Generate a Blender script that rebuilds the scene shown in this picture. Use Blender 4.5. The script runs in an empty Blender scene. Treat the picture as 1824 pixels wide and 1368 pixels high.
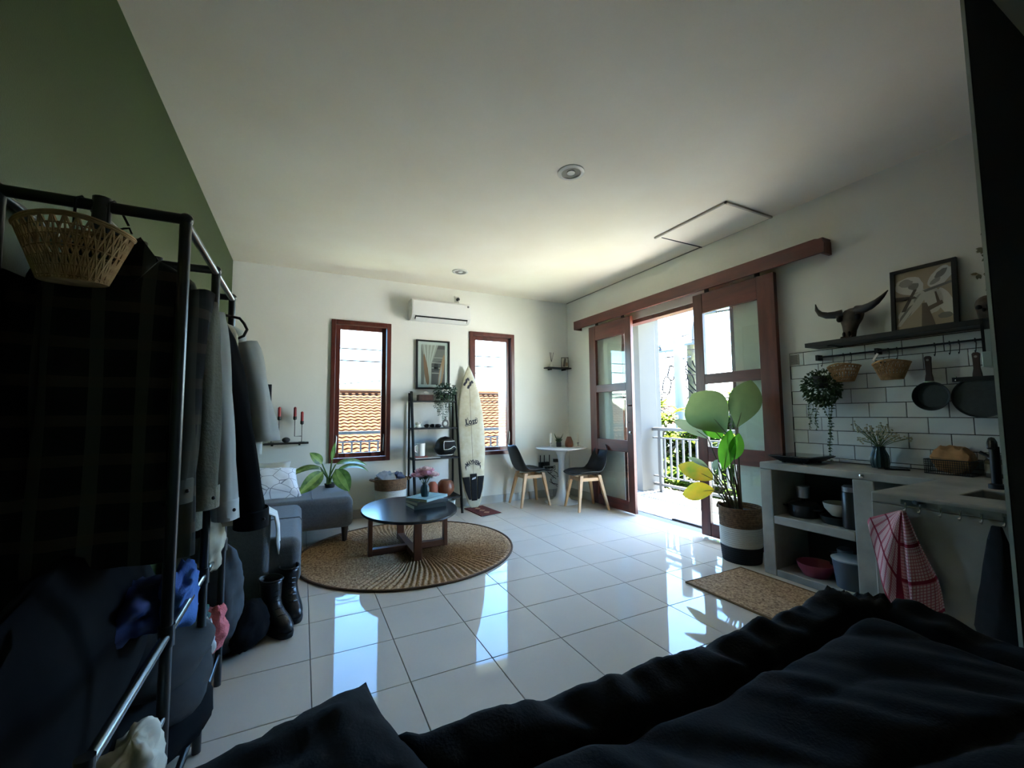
import bpy, bmesh, math, random
from mathutils import Vector, Matrix, noise, Euler

R = random.Random(7)
SC = bpy.context.scene
COL = SC.collection
PI = math.pi

# ---------------------------------------------------------------- camera, sky, sun, exposure
cam_d = bpy.data.cameras.new('camera')
cam_d.sensor_fit = 'HORIZONTAL'
cam_d.sensor_width = 36.0
cam_d.lens = 14.687
cam_d.clip_start = 0.02
cam_d.clip_end = 500
cam = bpy.data.objects.new('camera', cam_d)
COL.objects.link(cam)
cam.location = (0, 0, 1.194)
cam.rotation_euler = (math.radians(90 + 4.064), 0, math.radians(-26.635))
cam.rotation_euler = (Euler((math.radians(94.064), 0, math.radians(-26.635))).to_matrix()
                      @ Matrix.Rotation(math.radians(-0.52), 3, 'Z')).to_euler()
SC.camera = cam

world = bpy.data.worlds.new('daylight')
SC.world = world
world.use_nodes = True
wn = world.node_tree.nodes
wl = world.node_tree.links
wn.clear()
w_out = wn.new('ShaderNodeOutputWorld')
w_bg = wn.new('ShaderNodeBackground')
w_sky = wn.new('ShaderNodeTexSky')
w_sky.sky_type = 'NISHITA'
w_sky.sun_disc = False
w_sky.sun_elevation = math.radians(62)
w_sky.sun_rotation = math.radians(60)
w_sky.air_density = 1.0
w_sky.dust_density = 0.7
w_sky.ozone_density = 3.0
w_bg.inputs['Strength'].default_value = 0.18
w_sat = wn.new('ShaderNodeHueSaturation')
w_sat.inputs['Saturation'].default_value = 1.28
wl.new(w_sky.outputs[0], w_sat.inputs['Color'])
wl.new(w_sat.outputs[0], w_bg.inputs[0])
wl.new(w_bg.outputs[0], w_out.inputs[0])

sun_d = bpy.data.lights.new('sun', 'SUN')
sun_d.energy = 11.5
sun_d.angle = math.radians(0.6)
sun_d.color = (1.0, 0.98, 0.94)
sun = bpy.data.objects.new('sun', sun_d)
COL.objects.link(sun)
sun.location = (8, 4, 20)
sun.rotation_euler = Vector((-0.45, -0.04, -0.89)).to_track_quat('-Z', 'Y').to_euler()

SC.view_settings.view_transform = 'Standard'
SC.view_settings.look = 'None'
SC.view_settings.gamma = 1.0
SC.view_settings.use_curve_mapping = False
SC.view_settings.exposure = 4.8
cy = SC.cycles
cy.use_denoising = True
cy.max_bounces = 12
cy.diffuse_bounces = 8
cy.glossy_bounces = 6
cy.transparent_max_bounces = 16
cy.transmission_bounces = 6
cy.sample_clamp_indirect = 12.0
cy.caustics_reflective = False
cy.caustics_refractive = False

# ---------------------------------------------------------------- colours and materials
def lin(c):
    out = []
    for v in c:
        v = v / 255.0
        out.append(v / 12.92 if v <= 0.04045 else ((v + 0.055) / 1.055) ** 2.4)
    return (*out, 1.0)

def M(name, col, rough=0.55, metal=0.0, var=0.0, vs=6.0, bump=0.0, bs=60.0, spec=0.5, col2=None, stretch=None,
      trans=0.0, sheen=0.0, coat=0.0, detail=4.0):
    m = bpy.data.materials.new(name)
    m.use_nodes = True
    nt = m.node_tree
    n, l = nt.nodes, nt.links
    b = n['Principled BSDF']
    b.inputs['Base Color'].default_value = lin(col)
    b.inputs['Roughness'].default_value = rough
    b.inputs['Metallic'].default_value = metal
    b.inputs['Specular IOR Level'].default_value = spec
    b.inputs['Sheen Weight'].default_value = sheen
    b.inputs['Coat Weight'].default_value = coat
    tc = mp = None
    if var or bump or col2:
        tc = n.new('ShaderNodeTexCoord')
        mp = n.new('ShaderNodeMapping')
        l.new(tc.outputs['Object'], mp.inputs[0])
        if stretch:
            mp.inputs['Scale'].default_value = stretch
    if var or col2:
        t = n.new('ShaderNodeTexNoise')
        t.inputs['Scale'].default_value = vs
        t.inputs['Detail'].default_value = detail
        l.new(mp.outputs[0], t.inputs['Vector'])
        rp = n.new('ShaderNodeValToRGB')
        c1 = lin(col)
        c2 = lin(col2) if col2 else tuple(max(0, x * (1 - var)) for x in c1[:3]) + (1,)
        c0 = c1 if col2 else tuple(min(1, x * (1 + var)) for x in c1[:3]) + (1,)
        rp.color_ramp.elements[0].position = 0.32
        rp.color_ramp.elements[1].position = 0.68
        rp.color_ramp.elements[0].color = c2
        rp.color_ramp.elements[1].color = c0
        l.new(t.outputs['Fac'], rp.inputs[0])
        l.new(rp.outputs[0], b.inputs['Base Color'])
    if bump:
        t2 = n.new('ShaderNodeTexNoise')
        t2.inputs['Scale'].default_value = bs
        t2.inputs['Detail'].default_value = 3
        l.new(mp.outputs[0], t2.inputs['Vector'])
        bp = n.new('ShaderNodeBump')
        bp.inputs['Strength'].default_value = bump
        bp.inputs['Distance'].default_value = 0.01
        l.new(t2.outputs['Fac'], bp.inputs['Height'])
        l.new(bp.outputs[0], b.inputs['Normal'])
    if trans:
        tr = n.new('ShaderNodeBsdfTranslucent')
        src = b.inputs['Base Color'].links[0].from_socket if b.inputs['Base Color'].links else None
        if src:
            l.new(src, tr.inputs['Color'])
        else:
            tr.inputs['Color'].default_value = lin(col)
        mx = n.new('ShaderNodeMixShader')
        mx.inputs[0].default_value = trans
        l.new(b.outputs[0], mx.inputs[1])
        l.new(tr.outputs[0], mx.inputs[2])
        l.new(mx.outputs[0], n['Material Output'].inputs[0])
    return m

def glass_mat(name, tint=(245, 250, 248), ior=1.5, rough=0.0, haze=0.0):
    m = bpy.data.materials.new(name)
    m.use_nodes = True
    n, l = m.node_tree.nodes, m.node_tree.links
    n.remove(n['Principled BSDF'])
    tr = n.new('ShaderNodeBsdfTransparent')
    tr.inputs[0].default_value = lin(tint)
    gl = n.new('ShaderNodeBsdfGlossy')
    gl.inputs['Roughness'].default_value = rough
    lw = n.new('ShaderNodeLayerWeight')
    lw.inputs['Blend'].default_value = 0.5
    pw = n.new('ShaderNodeMath')
    pw.operation = 'POWER'
    pw.inputs[1].default_value = 5.0
    l.new(lw.outputs['Facing'], pw.inputs[0])
    fr = n.new('ShaderNodeMath')
    fr.operation = 'MULTIPLY_ADD'
    fr.inputs[1].default_value = 0.94
    fr.inputs[2].default_value = 0.045
    l.new(pw.outputs[0], fr.inputs[0])
    mx = n.new('ShaderNodeMixShader')
    l.new(fr.outputs[0], mx.inputs[0])
    l.new(tr.outputs[0], mx.inputs[1])
    l.new(gl.outputs[0], mx.inputs[2])
    l.new(mx.outputs[0], n['Material Output'].inputs[0])
    return m

def wood_mat(name, c1, c2, rough=0.4, scale=(1, 1, 1), bump=0.05):
    m = M(name, c1, rough=rough, col2=c2, vs=9.0, stretch=scale, bump=bump, bs=40, detail=8)
    return m

def check_mat(name, base, c1, c2, size, rough=0.9):
    """woven checks: two crossing sets of stripes mixed over a base colour"""
    m = bpy.data.materials.new(name)
    m.use_nodes = True
    n, l = m.node_tree.nodes, m.node_tree.links
    b = n['Principled BSDF']
    b.inputs['Roughness'].default_value = rough
    b.inputs['Specular IOR Level'].default_value = 0.18
    tc = n.new('ShaderNodeTexCoord')
    sep = n.new('ShaderNodeSeparateXYZ')
    l.new(tc.outputs['Object'], sep.inputs[0])
    last = None
    for ax, cc in (('X', c1), ('Z', c2)):
        mu = n.new('ShaderNodeMath')
        mu.operation = 'MULTIPLY'
        mu.inputs[1].default_value = 1.0 / size
        l.new(sep.outputs[ax], mu.inputs[0])
        fr = n.new('ShaderNodeMath')
        fr.operation = 'FRACT'
        l.new(mu.outputs[0], fr.inputs[0])
        rp = n.new('ShaderNodeValToRGB')
        rp.color_ramp.interpolation = 'CONSTANT'
        e = rp.color_ramp.elements
        e[0].color = (0, 0, 0, 1)
        e[1].position = 0.62
        e[1].color = (0.55, 0.55, 0.55, 1)
        k = e.new(0.9)
        k.color = (0.05, 0.05, 0.05, 1)
        l.new(fr.outputs[0], rp.inputs[0])
        mx = n.new('ShaderNodeMixRGB')
        mx.inputs[1].default_value = lin(base)
        if last:
            l.new(last, mx.inputs[1])
        mx.inputs[2].default_value = lin(cc)
        l.new(rp.outputs[0], mx.inputs[0])
        last = mx.outputs[0]
    l.new(last, b.inputs['Base Color'])
    return m

# ---------------------------------------------------------------- mesh builder
class MB:
    def __init__(s):
        s.v, s.f, s.mi, s.uv = [], [], [], {}
    def add(s, vs, fs, mi=0):
        o = len(s.v)
        s.v += [tuple(x) for x in vs]
        for f in fs:
            s.f.append(tuple(i + o for i in f))
            s.mi.append(mi)
        return o
    def box(s, x0, x1, y0, y1, z0, z1, mi=0):
        vs = [(x0, y0, z0), (x1, y0, z0), (x1, y1, z0), (x0, y1, z0), (x0, y0, z1), (x1, y0, z1), (x1, y1, z1), (x0, y1, z1)]
        s.add(vs, [(0, 3, 2, 1), (4, 5, 6, 7), (0, 1, 5, 4), (1, 2, 6, 5), (2, 3, 7, 6), (3, 0, 4, 7)], mi)
        return s
    def obox(s, c, size, rot=(0, 0, 0), mi=0):
        m = Euler(rot).to_matrix()
        c = Vector(c)
        sx, sy, sz = (k / 2 for k in size)
        vs = [c + m @ Vector(q) for q in [(-sx, -sy, -sz), (sx, -sy, -sz), (sx, sy, -sz), (-sx, sy, -sz), (-sx, -sy, sz), (sx, -sy, sz), (sx, sy, sz), (-sx, sy, sz)]]
        s.add(vs, [(0, 3, 2, 1), (4, 5, 6, 7), (0, 1, 5, 4), (1, 2, 6, 5), (2, 3, 7, 6), (3, 0, 4, 7)], mi)
        return s
    def prism(s, poly, ax, a, b, mi=0):
        """extrude a 2D polygon along axis ax from a to b; poly coordinates are the two other axes in order"""
        def P(u, v, t):
            return [(t, u, v), (u, t, v), (u, v, t)]['xyz'.index(ax)]
        n = len(poly)
        vs = [P(u, v, a) for u, v in poly] + [P(u, v, b) for u, v in poly]
        fs = [tuple(range(n)), tuple(range(2 * n - 1, n - 1, -1))] + [(i, i + n, (i + 1) % n + n, (i + 1) % n) for i in range(n)]
        s.add(vs, fs, mi)
        return s
    def loft(s, rings, cap0=True, cap1=True, mi=0, closed=True):
        n = len(rings[0])
        vs = [p for r in rings for p in r]
        fs = []
        for k in range(len(rings) - 1):
            for i in range(n if closed else n - 1):
                j = (i + 1) % n
                fs.append((k * n + i, k * n + j, (k + 1) * n + j, (k + 1) * n + i))
        if closed and cap0:
            fs.append(tuple(range(n - 1, -1, -1)))
        if closed and cap1:
            o = (len(rings) - 1) * n
            fs.append(tuple(o + i for i in range(n)))
        s.add(vs, fs, mi)
        return s
    def lathe(s, prof, c=(0, 0, 0), n=24, mi=0, cap0=True, cap1=True, sx=1.0, sy=1.0, rot=None):
        c = Vector(c)
        rings = []
        for r, z in prof:
            ring = []
            for i in range(n):
                a = 2 * PI * i / n
                q = Vector((r * sx * math.cos(a), r * sy * math.sin(a), z))
                if rot:
                    q = rot @ q
                ring.append(c + q)
            rings.append(ring)
        s.loft(rings, cap0, cap1, mi)
        return s
    def tube(s, pts, r, n=8, mi=0, caps=True):
        pts = [Vector(p) for p in pts]
        rs = r if isinstance(r, (list, tuple)) else [r] * len(pts)
        rings = []
        prev = None
        for i, p in enumerate(pts):
            d = (pts[min(i + 1, len(pts) - 1)] - pts[max(i - 1, 0)])
            if d.length < 1e-9:
                d = Vector((0, 0, 1))
            d.normalize()
            if prev is None:
                a = Vector((0, 0, 1)) if abs(d.z) < 0.9 else Vector((1, 0, 0))
                u = d.cross(a).normalized()
            else:
                u = prev - d * prev.dot(d)
                u = u.normalized() if u.length > 1e-6 else d.orthogonal().normalized()
            prev = u
            v = d.cross(u)
            rings.append([p + (u * math.cos(2 * PI * k / n) + v * math.sin(2 * PI * k / n)) * rs[i] for k in range(n)])
        s.loft(rings, caps, caps, mi)
        return s
    def ball(s, c, r, n=16, m=10, mi=0, rot=None):
        rx, ry, rz = r if isinstance(r, (list, tuple)) else (r, r, r)
        c = Vector(c)
        rings = []
        for j in range(m + 1):
            t = PI * j / m
            rr = max(math.sin(t), 0.004)
            ring = []
            for i in range(n):
                a = 2 * PI * i / n
                q = Vector((rx * rr * math.cos(a), ry * rr * math.sin(a), -rz * math.cos(t)))
                if rot:
                    q = rot @ q
                ring.append(c + q)
            rings.append(ring)
        s.loft(rings, True, True, mi)
        return s
    def leaf(s, base, d, up, L, W, bend=0.3, fold=0.15, n=7, mi=0, shape=0.45, thick=0.0, rows=1, mid=None):
        """a curved leaf blade from base along d; up is its face direction"""
        d = Vector(d).normalized()
        up = Vector(up)
        side = d.cross(up).normalized()
        up = side.cross(d).normalized()
        vs = []
        cols = 2 * rows + 1
        p = Vector(base)
        ang = 0.0
        for i in range(n + 1):
            t = i / n
            w = W / 2 * (max(0.0, math.sin(PI * t ** (math.log(0.5) / math.log(shape)))) ** 0.8) if 0 < t < 1 else W * 0.012
            dd = d * math.cos(ang) - up * math.sin(ang)
            uu = up * math.cos(ang) + d * math.sin(ang)
            for c in range(cols):
                q = (c - rows) / rows
                vs.append(p + side * w * q + uu * (fold * w * abs(q)))
            p = p + dd * (L / n)
            ang += bend / n
        fs = []
        for i in range(n):
            for c in range(cols - 1):
                a = i * cols + c
                fs.append((a, a + 1, a + cols + 1, a + cols))
        o = len(s.mi)
        s.add(vs, fs, mi)
        if mid is not None:
            for i in range(n):
                for c in (rows - 1, rows):
                    s.mi[o + i * (cols - 1) + c] = mid
        return s
    def build(s, name):
        me = bpy.data.meshes.new(name)
        me.from_pydata(s.v, [], s.f)
        if any(s.mi):
            me.polygons.foreach_set('material_index', s.mi)
        me.update()
        return me

MW = {}
LOCAL = set()

def mworld(o):
    return MW.get(o.name, Matrix())

def props(o, label=None, cat=None, group=None, kind=None):
    if label:
        o['label'] = label
    if cat:
        o['category'] = cat
    if group:
        o['group'] = group
    if kind:
        o['kind'] = kind
    return o

def thing(name, label, cat, loc=(0, 0, 0), rotz=0.0, group=None, kind=None, local=False, rot=None):
    o = bpy.data.objects.new(name, None)
    COL.objects.link(o)
    o.location = loc
    o.rotation_euler = rot if rot else (0, 0, rotz)
    o.empty_display_size = 0.05
    MW[o.name] = Matrix.LocRotScale(Vector(loc), o.rotation_euler, None)
    if local:
        LOCAL.add(o.name)
    return props(o, label, cat, group, kind)

def O(name, mb, mat, parent=None, smooth=True, bevel=0.0, bseg=2, label=None, cat=None, group=None, kind=None,
      ang=40, sub=0, solid=0.0, local=None):
    me = mb.build(name) if isinstance(mb, MB) else mb
    for m in (mat if isinstance(mat, (list, tuple)) else [mat]):
        if len(me.materials) < 32:
            me.materials.append(m)
    bm = bmesh.new()
    bm.from_mesh(me)
    bmesh.ops.recalc_face_normals(bm, faces=bm.faces)
    bm.to_mesh(me)
    bm.free()
    o = bpy.data.objects.new(name, me)
    COL.objects.link(o)
    if parent is not None:
        o.parent = parent
        Mp = mworld(parent)
        MW[o.name] = Mp
        loc = local if local is not None else (parent.name in LOCAL)
        if loc:
            LOCAL.add(o.name)
        else:
            me.transform(Mp.inverted())
    else:
        vs = [v.co for v in me.vertices]
        lo = Vector((min(v[i] for v in vs) for i in range(3)))
        hi = Vector((max(v[i] for v in vs) for i in range(3)))
        base = Vector(((lo.x + hi.x) / 2, (lo.y + hi.y) / 2, lo.z))
        me.transform(Matrix.Translation(-base))
        o.location = base
        MW[o.name] = Matrix.Translation(base)
    if smooth:
        me.polygons.foreach_set('use_smooth', [True] * len(me.polygons))
        me.set_sharp_from_angle(angle=math.radians(ang))
    if solid:
        md = o.modifiers.new('thickness', 'SOLIDIFY')
        md.thickness = solid
        md.offset = 0
    if bevel:
        md = o.modifiers.new('bevel', 'BEVEL')
        md.width = bevel
        md.segments = bseg
        md.limit_method = 'ANGLE'
        md.angle_limit = math.radians(35)
        me.polygons.foreach_set('use_smooth', [True] * len(me.polygons))
        md.harden_normals = True
    if sub:
        md = o.modifiers.new('subdivision', 'SUBSURF')
        md.levels = sub
        md.render_levels = sub
    me.update()
    return props(o, label, cat, group, kind)

def twin(src, parent, off=(0, 0, 0), rotz=0.0):
    """a linked-data copy of a part, moved in its parent's frame"""
    c = src.copy()
    COL.objects.link(c)
    c.parent = parent
    c.location = Vector(off)
    if rotz:
        c.rotation_euler = (0, 0, rotz)
    MW[c.name] = mworld(parent)
    return c

def copy_thing(o, loc, rotz=None, label=None):
    """copy a thing with its parts and sub-parts"""
    def rec(a, par):
        c = a.copy()
        COL.objects.link(c)
        if par is not None:
            c.parent = par
        for ch in a.children:
            rec(ch, c)
        return c
    c = rec(o, None)
    c.location = loc
    if rotz is not None:
        c.rotation_euler = (0, 0, rotz)
    if label:
        c['label'] = label
    return c

def box(name, x0, x1, y0, y1, z0, z1, mat, parent=None, bevel=0.0, **k):
    return O(name, MB().box(x0, x1, y0, y1, z0, z1), mat, parent, bevel=bevel, smooth=False, **k)

def text_mb(txt, size, arch=0.0, squash=1.0, bold=0.0):
    """letters as flat polygons in the XY plane, centred; arch bends them"""
    cu = bpy.data.curves.new('t', 'FONT')
    cu.body = txt
    cu.size = size
    cu.align_x = 'CENTER'
    cu.align_y = 'CENTER'
    cu.resolution_u = 2
    cu.offset = bold
    ob = bpy.data.objects.new('t', cu)
    COL.objects.link(ob)
    dg = bpy.context.evaluated_depsgraph_get()
    me = bpy.data.meshes.new_from_object(ob.evaluated_get(dg))
    bpy.data.objects.remove(ob)
    mb = MB()
    vs = []
    for v in me.vertices:
        x, y = v.co.x * squash, v.co.y
        if arch:
            a = x / arch
            rr = arch + y
            x, y = rr * math.sin(a), rr * math.cos(a) - arch
        vs.append((x, y, 0))
    mb.add(vs, [tuple(p.vertices) for p in me.polygons])
    bpy.data.meshes.remove(me)
    return mb

def xf(mb, m):
    mb.v = [tuple(m @ Vector(v)) for v in mb.v]
    return mb

def wall_mesh(u_cuts, v_cuts, holes, place):
    """a slab with rectangular holes as one closed mesh; place(u, v, side) -> point, side 0 inner, 1 outer"""
    us = sorted(set(u_cuts))
    vs = sorted(set(v_cuts))
    def solid(i, j):
        if i < 0 or j < 0 or i >= len(us) - 1 or j >= len(vs) - 1:
            return False
        cu, cv = (us[i] + us[i + 1]) / 2, (vs[j] + vs[j + 1]) / 2
        return not any(h[0] < cu < h[1] and h[2] < cv < h[3] for h in holes)
    mb = MB()
    idx = {}
    def vid(i, j, sd):
        k = (i, j, sd)
        if k not in idx:
            idx[k] = len(mb.v)
            mb.v.append(tuple(place(us[i], vs[j], sd)))
        return idx[k]
    for i in range(len(us) - 1):
        for j in range(len(vs) - 1):
            if not solid(i, j):
                continue
            for sd in (0, 1):
                mb.f.append((vid(i, j, sd), vid(i + 1, j, sd), vid(i + 1, j + 1, sd), vid(i, j + 1, sd)))
                mb.mi.append(0)
            for (di, dj, a, b) in ((-1, 0, (i, j), (i, j + 1)), (1, 0, (i + 1, j), (i + 1, j + 1)), (0, -1, (i, j), (i + 1, j)), (0, 1, (i, j + 1), (i + 1, j + 1))):
                if not solid(i + di, j + dj):
                    mb.f.append((vid(*a, 0), vid(*b, 0), vid(*b, 1), vid(*a, 1)))
                    mb.mi.append(0)
    return mb

def sgnpow(x, p):
    return math.copysign(abs(x) ** p, x)

def nz(x, y, z=0.0):
    return noise.noise(Vector((x, y, z)))
# ---------------------------------------------------------------- shared materials
m_wall = M('white_wall_paint', (230, 231, 224), rough=0.75, var=0.03, vs=1.6, bump=0.05, bs=30)
m_ceil = M('ceiling_paint', (243, 238, 224), rough=0.8, col2=(238, 230, 212), vs=1.5, detail=5)
m_green = M('green_wall_paint', (48, 67, 24), rough=0.6, var=0.04, vs=2, bump=0.08, bs=160)
m_grout = M('floor_grout', (120, 118, 112), rough=0.8)
m_tile = M('glossy_floor_tile', (204, 194, 177), spec=0.12, rough=0.035, var=0.02, vs=3, bump=0.012, bs=5, coat=0.0)
m_tile_out = M('balcony_floor_tile', (120, 120, 117), spec=0.3, rough=0.3, bump=0.02, bs=6)
m_base = M('baseboard_tile', (188, 188, 182), rough=0.15, var=0.03)
m_mahog = wood_mat('mahogany', (104, 50, 40), (72, 32, 25), rough=0.32, scale=(2, 2, 0.35))
m_mahog_h = wood_mat('mahogany_long_grain', (108, 50, 41), (76, 33, 27), rough=0.35, scale=(2, 0.3, 2))
m_pane = glass_mat('window_pane')
m_chrome = M('chrome', (205, 205, 205), rough=0.16, metal=1.0)
m_steel = M('brushed_steel', (150, 150, 150), rough=0.35, metal=1.0)
m_black = M('black_metal', (20, 20, 21), rough=0.4, spec=0.4)
m_blackwood = M('black_stained_wood', (26, 24, 23), rough=0.5, var=0.2, vs=14, stretch=(1, 6, 6))
m_whitep = M('white_plastic', (226, 227, 224), rough=0.35)
m_dark = M('dark_gap', (14, 14, 14), rough=0.9)
m_concrete = M('cast_concrete', (172, 169, 157), rough=0.5, col2=(134, 132, 122), vs=4, bump=0.12, bs=22, detail=8)
m_backtile = M('white_backsplash_tile', (218, 221, 217), rough=0.25, var=0.02, vs=12)
m_blackgrout = M('black_grout', (18, 18, 18), rough=0.9)
m_partition = M('near_black_panel', (22, 24, 22), rough=0.7)  # one even near-black colour over the whole panel
m_edge = M('pale_panel_edge', (176, 184, 172), rough=0.5)
m_outwall = M('white_outside_render', (196, 196, 190), rough=0.8, var=0.03, vs=1.2)
m_rail = M('grey_railing_paint', (50, 52, 54), rough=0.45)
m_straw = M('woven_straw', (176, 138, 92), rough=0.8, col2=(140, 104, 66), vs=40)
m_white_c = M('white_cloth', (214, 214, 208), rough=0.9, var=0.05, vs=5, sheen=0.1)
m_ceram = M('white_ceramic', (226, 222, 212), rough=0.25)
m_darkgreen = M('dark_green_leaf', (58, 82, 48), rough=0.55, var=0.3, vs=30, trans=0.25)
m_soil = M('dark_soil', (40, 31, 24), rough=0.95)

XL, XR, YF, YB, ZC = -0.70, 3.56, -1.60, 5.225, 2.855

# ---------------------------------------------------------------- floor of single tiles
floor = box('floor', XL - 0.1, XR + 0.15, YF - 0.1, YB + 0.1, -0.14, -0.008, m_grout, kind='structure')
tile_cache = {}
def tile_mesh(w, d, mat):
    k = (round(w, 3), round(d, 3), mat.name)
    if k not in tile_cache:
        e = 0.0012
        t = MB()
        t.loft([[(-w / 2, -d / 2, -0.008), (w / 2, -d / 2, -0.008), (w / 2, d / 2, -0.008), (-w / 2, d / 2, -0.008)],
                [(-w / 2, -d / 2, -e), (w / 2, -d / 2, -e), (w / 2, d / 2, -e), (-w / 2, d / 2, -e)],
                [(-w / 2 + e, -d / 2 + e, 0), (w / 2 - e, -d / 2 + e, 0), (w / 2 - e, d / 2 - e, 0), (-w / 2 + e, d / 2 - e, 0)]], cap0=False)
        me = t.build('tile')
        me.materials.append(mat)
        tile_cache[k] = me
    return tile_cache[k]

def lay_tiles(parent, x0, x1, y0, y1, ox, oy, s, mat, gap=0.004, z=0.0):
    i0, j0 = math.floor((x0 - ox) / s), math.floor((y0 - oy) / s)
    i1, j1 = math.ceil((x1 - ox) / s), math.ceil((y1 - oy) / s)
    Mi = mworld(parent).inverted()
    for i in range(i0, i1):
        for j in range(j0, j1):
            a, b = max(ox + i * s, x0), min(ox + (i + 1) * s, x1)
            c, d = max(oy + j * s, y0), min(oy + (j + 1) * s, y1)
            if b - a < 0.02 or d - c < 0.02:
                continue
            o = bpy.data.objects.new('tile', tile_mesh(b - a - gap, d - c - gap, mat))
            COL.objects.link(o)
            o.parent = parent
            o.location = Mi @ Vector(((a + b) / 2, (c + d) / 2, z))
            o.rotation_euler = (R.uniform(-1, 1) * 0.0011, R.uniform(-1, 1) * 0.0011, 0)
            MW[o.name] = Matrix.Translation(((a + b) / 2, (c + d) / 2, z))
lay_tiles(floor, XL, XR, 0.0, YB, 0.063, 3.162, 0.4, m_tile)
box('screed', XL, XR, YF, -0.03, -0.008, 0.0, m_tile, floor)

# ---------------------------------------------------------------- walls and ceiling
W1 = (0.28, 0.957, 0.65, 2.31)
W2 = (1.984, 2.653, 0.645, 2.305)
D = (2.50, 4.03, -0.02, 2.315)
mb = wall_mesh([XL - 0.15, XR + 0.15, *W1[:2], *W2[:2]], [0.0, ZC, *W1[2:], *W2[2:]], [W1, W2], lambda u, v, s: (u, YB + 0.15 * s, v))
wall_back = O('wall_back', mb, m_wall, kind='structure', smooth=False)
mb = wall_mesh([YF - 0.1, YB, *D[:2]], [0.0, ZC, 2.315], [(D[0], D[1], -1, D[3])], lambda u, v, s: (XR + 0.15 * s, u, v))
wall_right = O('wall_right', mb, m_wall, kind='structure', smooth=False)
box('wall_left', XL - 0.15, XL, YF - 0.1, YB, 0, ZC, m_green, kind='structure')
box('wall_front', XL, XR, YF - 0.15, YF, 0, ZC, m_wall, kind='structure')
ceiling = box('ceiling', XL - 0.15, XR + 0.15, YF - 0.15, YB + 0.15, ZC, ZC + 0.12, m_ceil, kind='structure')

# access hatch in the ceiling
hx0, hx1, hy0, hy1 = 2.95, 3.545, 2.085, 2.80
mb = MB()
mb.prism([(hx0 + 0.02, ZC - 0.004), (hx1, ZC - 0.001), (hx1, ZC - 0.011), (hx0 + 0.02, ZC - 0.014)], 'y', hy0 + 0.02, hy1 - 0.012)
O('hatch_panel', mb, m_ceil, ceiling, smooth=False)
m_hframe = M('hatch_trim_paint', (176, 170, 158), rough=0.7)
box('hatch_trim', hx0, hx0 + 0.016, hy0, hy1 + 0.04, ZC - 0.016, ZC, m_hframe, ceiling)
box('hatch_trim', hx0, hx1, hy0, hy0 + 0.016, ZC - 0.016, ZC, m_hframe, ceiling)
box('hatch_gap_shade', hx0 + 0.05, hx1, hy1 - 0.012, hy1 - 0.002, ZC - 0.0165, ZC, m_dark, ceiling)  # solid dark bar standing in for the shade inside the open gap
box('cornice_joint', XR - 0.012, XR, 2.1, YB, ZC - 0.006, ZC, M('shadow_joint', (120, 118, 112), rough=0.8), ceiling)

# baseboards: tiles standing on the floor along the walls
bb = box('baseboard_back', XL, XR, YB - 0.006, YB, 0, 0.10, m_grout, kind='structure')
k = 0.063 - 0.8
while k < XR:
    a, b = max(k, XL), min(k + 0.4, XR)
    box('tile', a + 0.002, b - 0.002, YB - 0.016, YB - 0.006, 0, 0.103, m_base, bb)
    k += 0.4
br = box('baseboard_right', XR - 0.006, XR, 4.06, YB - 0.02, 0, 0.10, m_grout, kind='structure')
for k in (4.06, 4.46, 4.86):
    box('tile', XR - 0.016, XR - 0.006, k + 0.002, min(k + 0.4, YB - 0.02) - 0.002, 0, 0.103, m_base, br)
# corner conduit line
O('trim_1', MB().tube([(XR - 0.012, YB - 0.012, 0.1), (XR - 0.012, YB - 0.012, ZC)], 0.008), m_wall, kind='structure')

# ---------------------------------------------------------------- casement windows
def window(name, w):
    x0, x1, z0, z1 = w
    r = thing(name, None, None, ((x0 + x1) / 2, YB, z0), kind='structure')
    f = 0.048
    ya, yb = YB - 0.022, YB + 0.13
    box('frame_stile', x0, x0 + f, ya, yb, z0, z1, m_mahog, r, bevel=0.004)
    box('frame_stile', x1 - f, x1, ya, yb, z0, z1, m_mahog, r, bevel=0.004)
    box('frame_head', x0 + f, x1 - f, ya, yb, z1 - f, z1, m_mahog, r, bevel=0.004)
    box('frame_sill', x0 + f, x1 - f, ya, yb, z0, z0 + f, m_mahog, r, bevel=0.004)
    s = 0.052
    a, b, c, d = x0 + f + 0.003, x1 - f - 0.003, z0 + f + 0.003, z1 - f - 0.003
    yc, yd = YB + 0.03, YB + 0.07
    box('sash_stile', a, a + s, yc, yd, c, d, m_mahog, r, bevel=0.004)
    box('sash_stile', b - s, b, yc, yd, c, d, m_mahog, r, bevel=0.004)
    box('sash_rail', a + s, b - s, yc, yd, d - s, d, m_mahog, r, bevel=0.004)
    box('sash_rail', a + s, b - s, yc, yd, c, c + s, m_mahog, r, bevel=0.004)
    box('pane', a + s - 0.004, b - s + 0.004, YB + 0.048, YB + 0.053, c + s - 0.004, d - s + 0.004, m_pane, r)
    m_brown = M('hinge_brown', (120, 52, 40), rough=0.4)
    for hx in (a + s + 0.09, b - s - 0.09):
        box('hinge', hx - 0.02, hx + 0.02, YB + 0.018, YB + 0.03, c + 0.005, c + 0.05, m_brown, r, bevel=0.002)
    for sx in (a + 0.022, b - 0.022):
        t = MB().tube([(sx, YB + 0.026, c + 0.06), (sx - 0.004, YB + 0.006, c + 0.10), (sx + 0.003, YB + 0.006, c + 0.24), (sx, YB + 0.026, c + 0.26)], 0.006)
        O('stay', t, m_steel, r)
    return r
window('window_1', W1)
window('window_2', W2)

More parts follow.
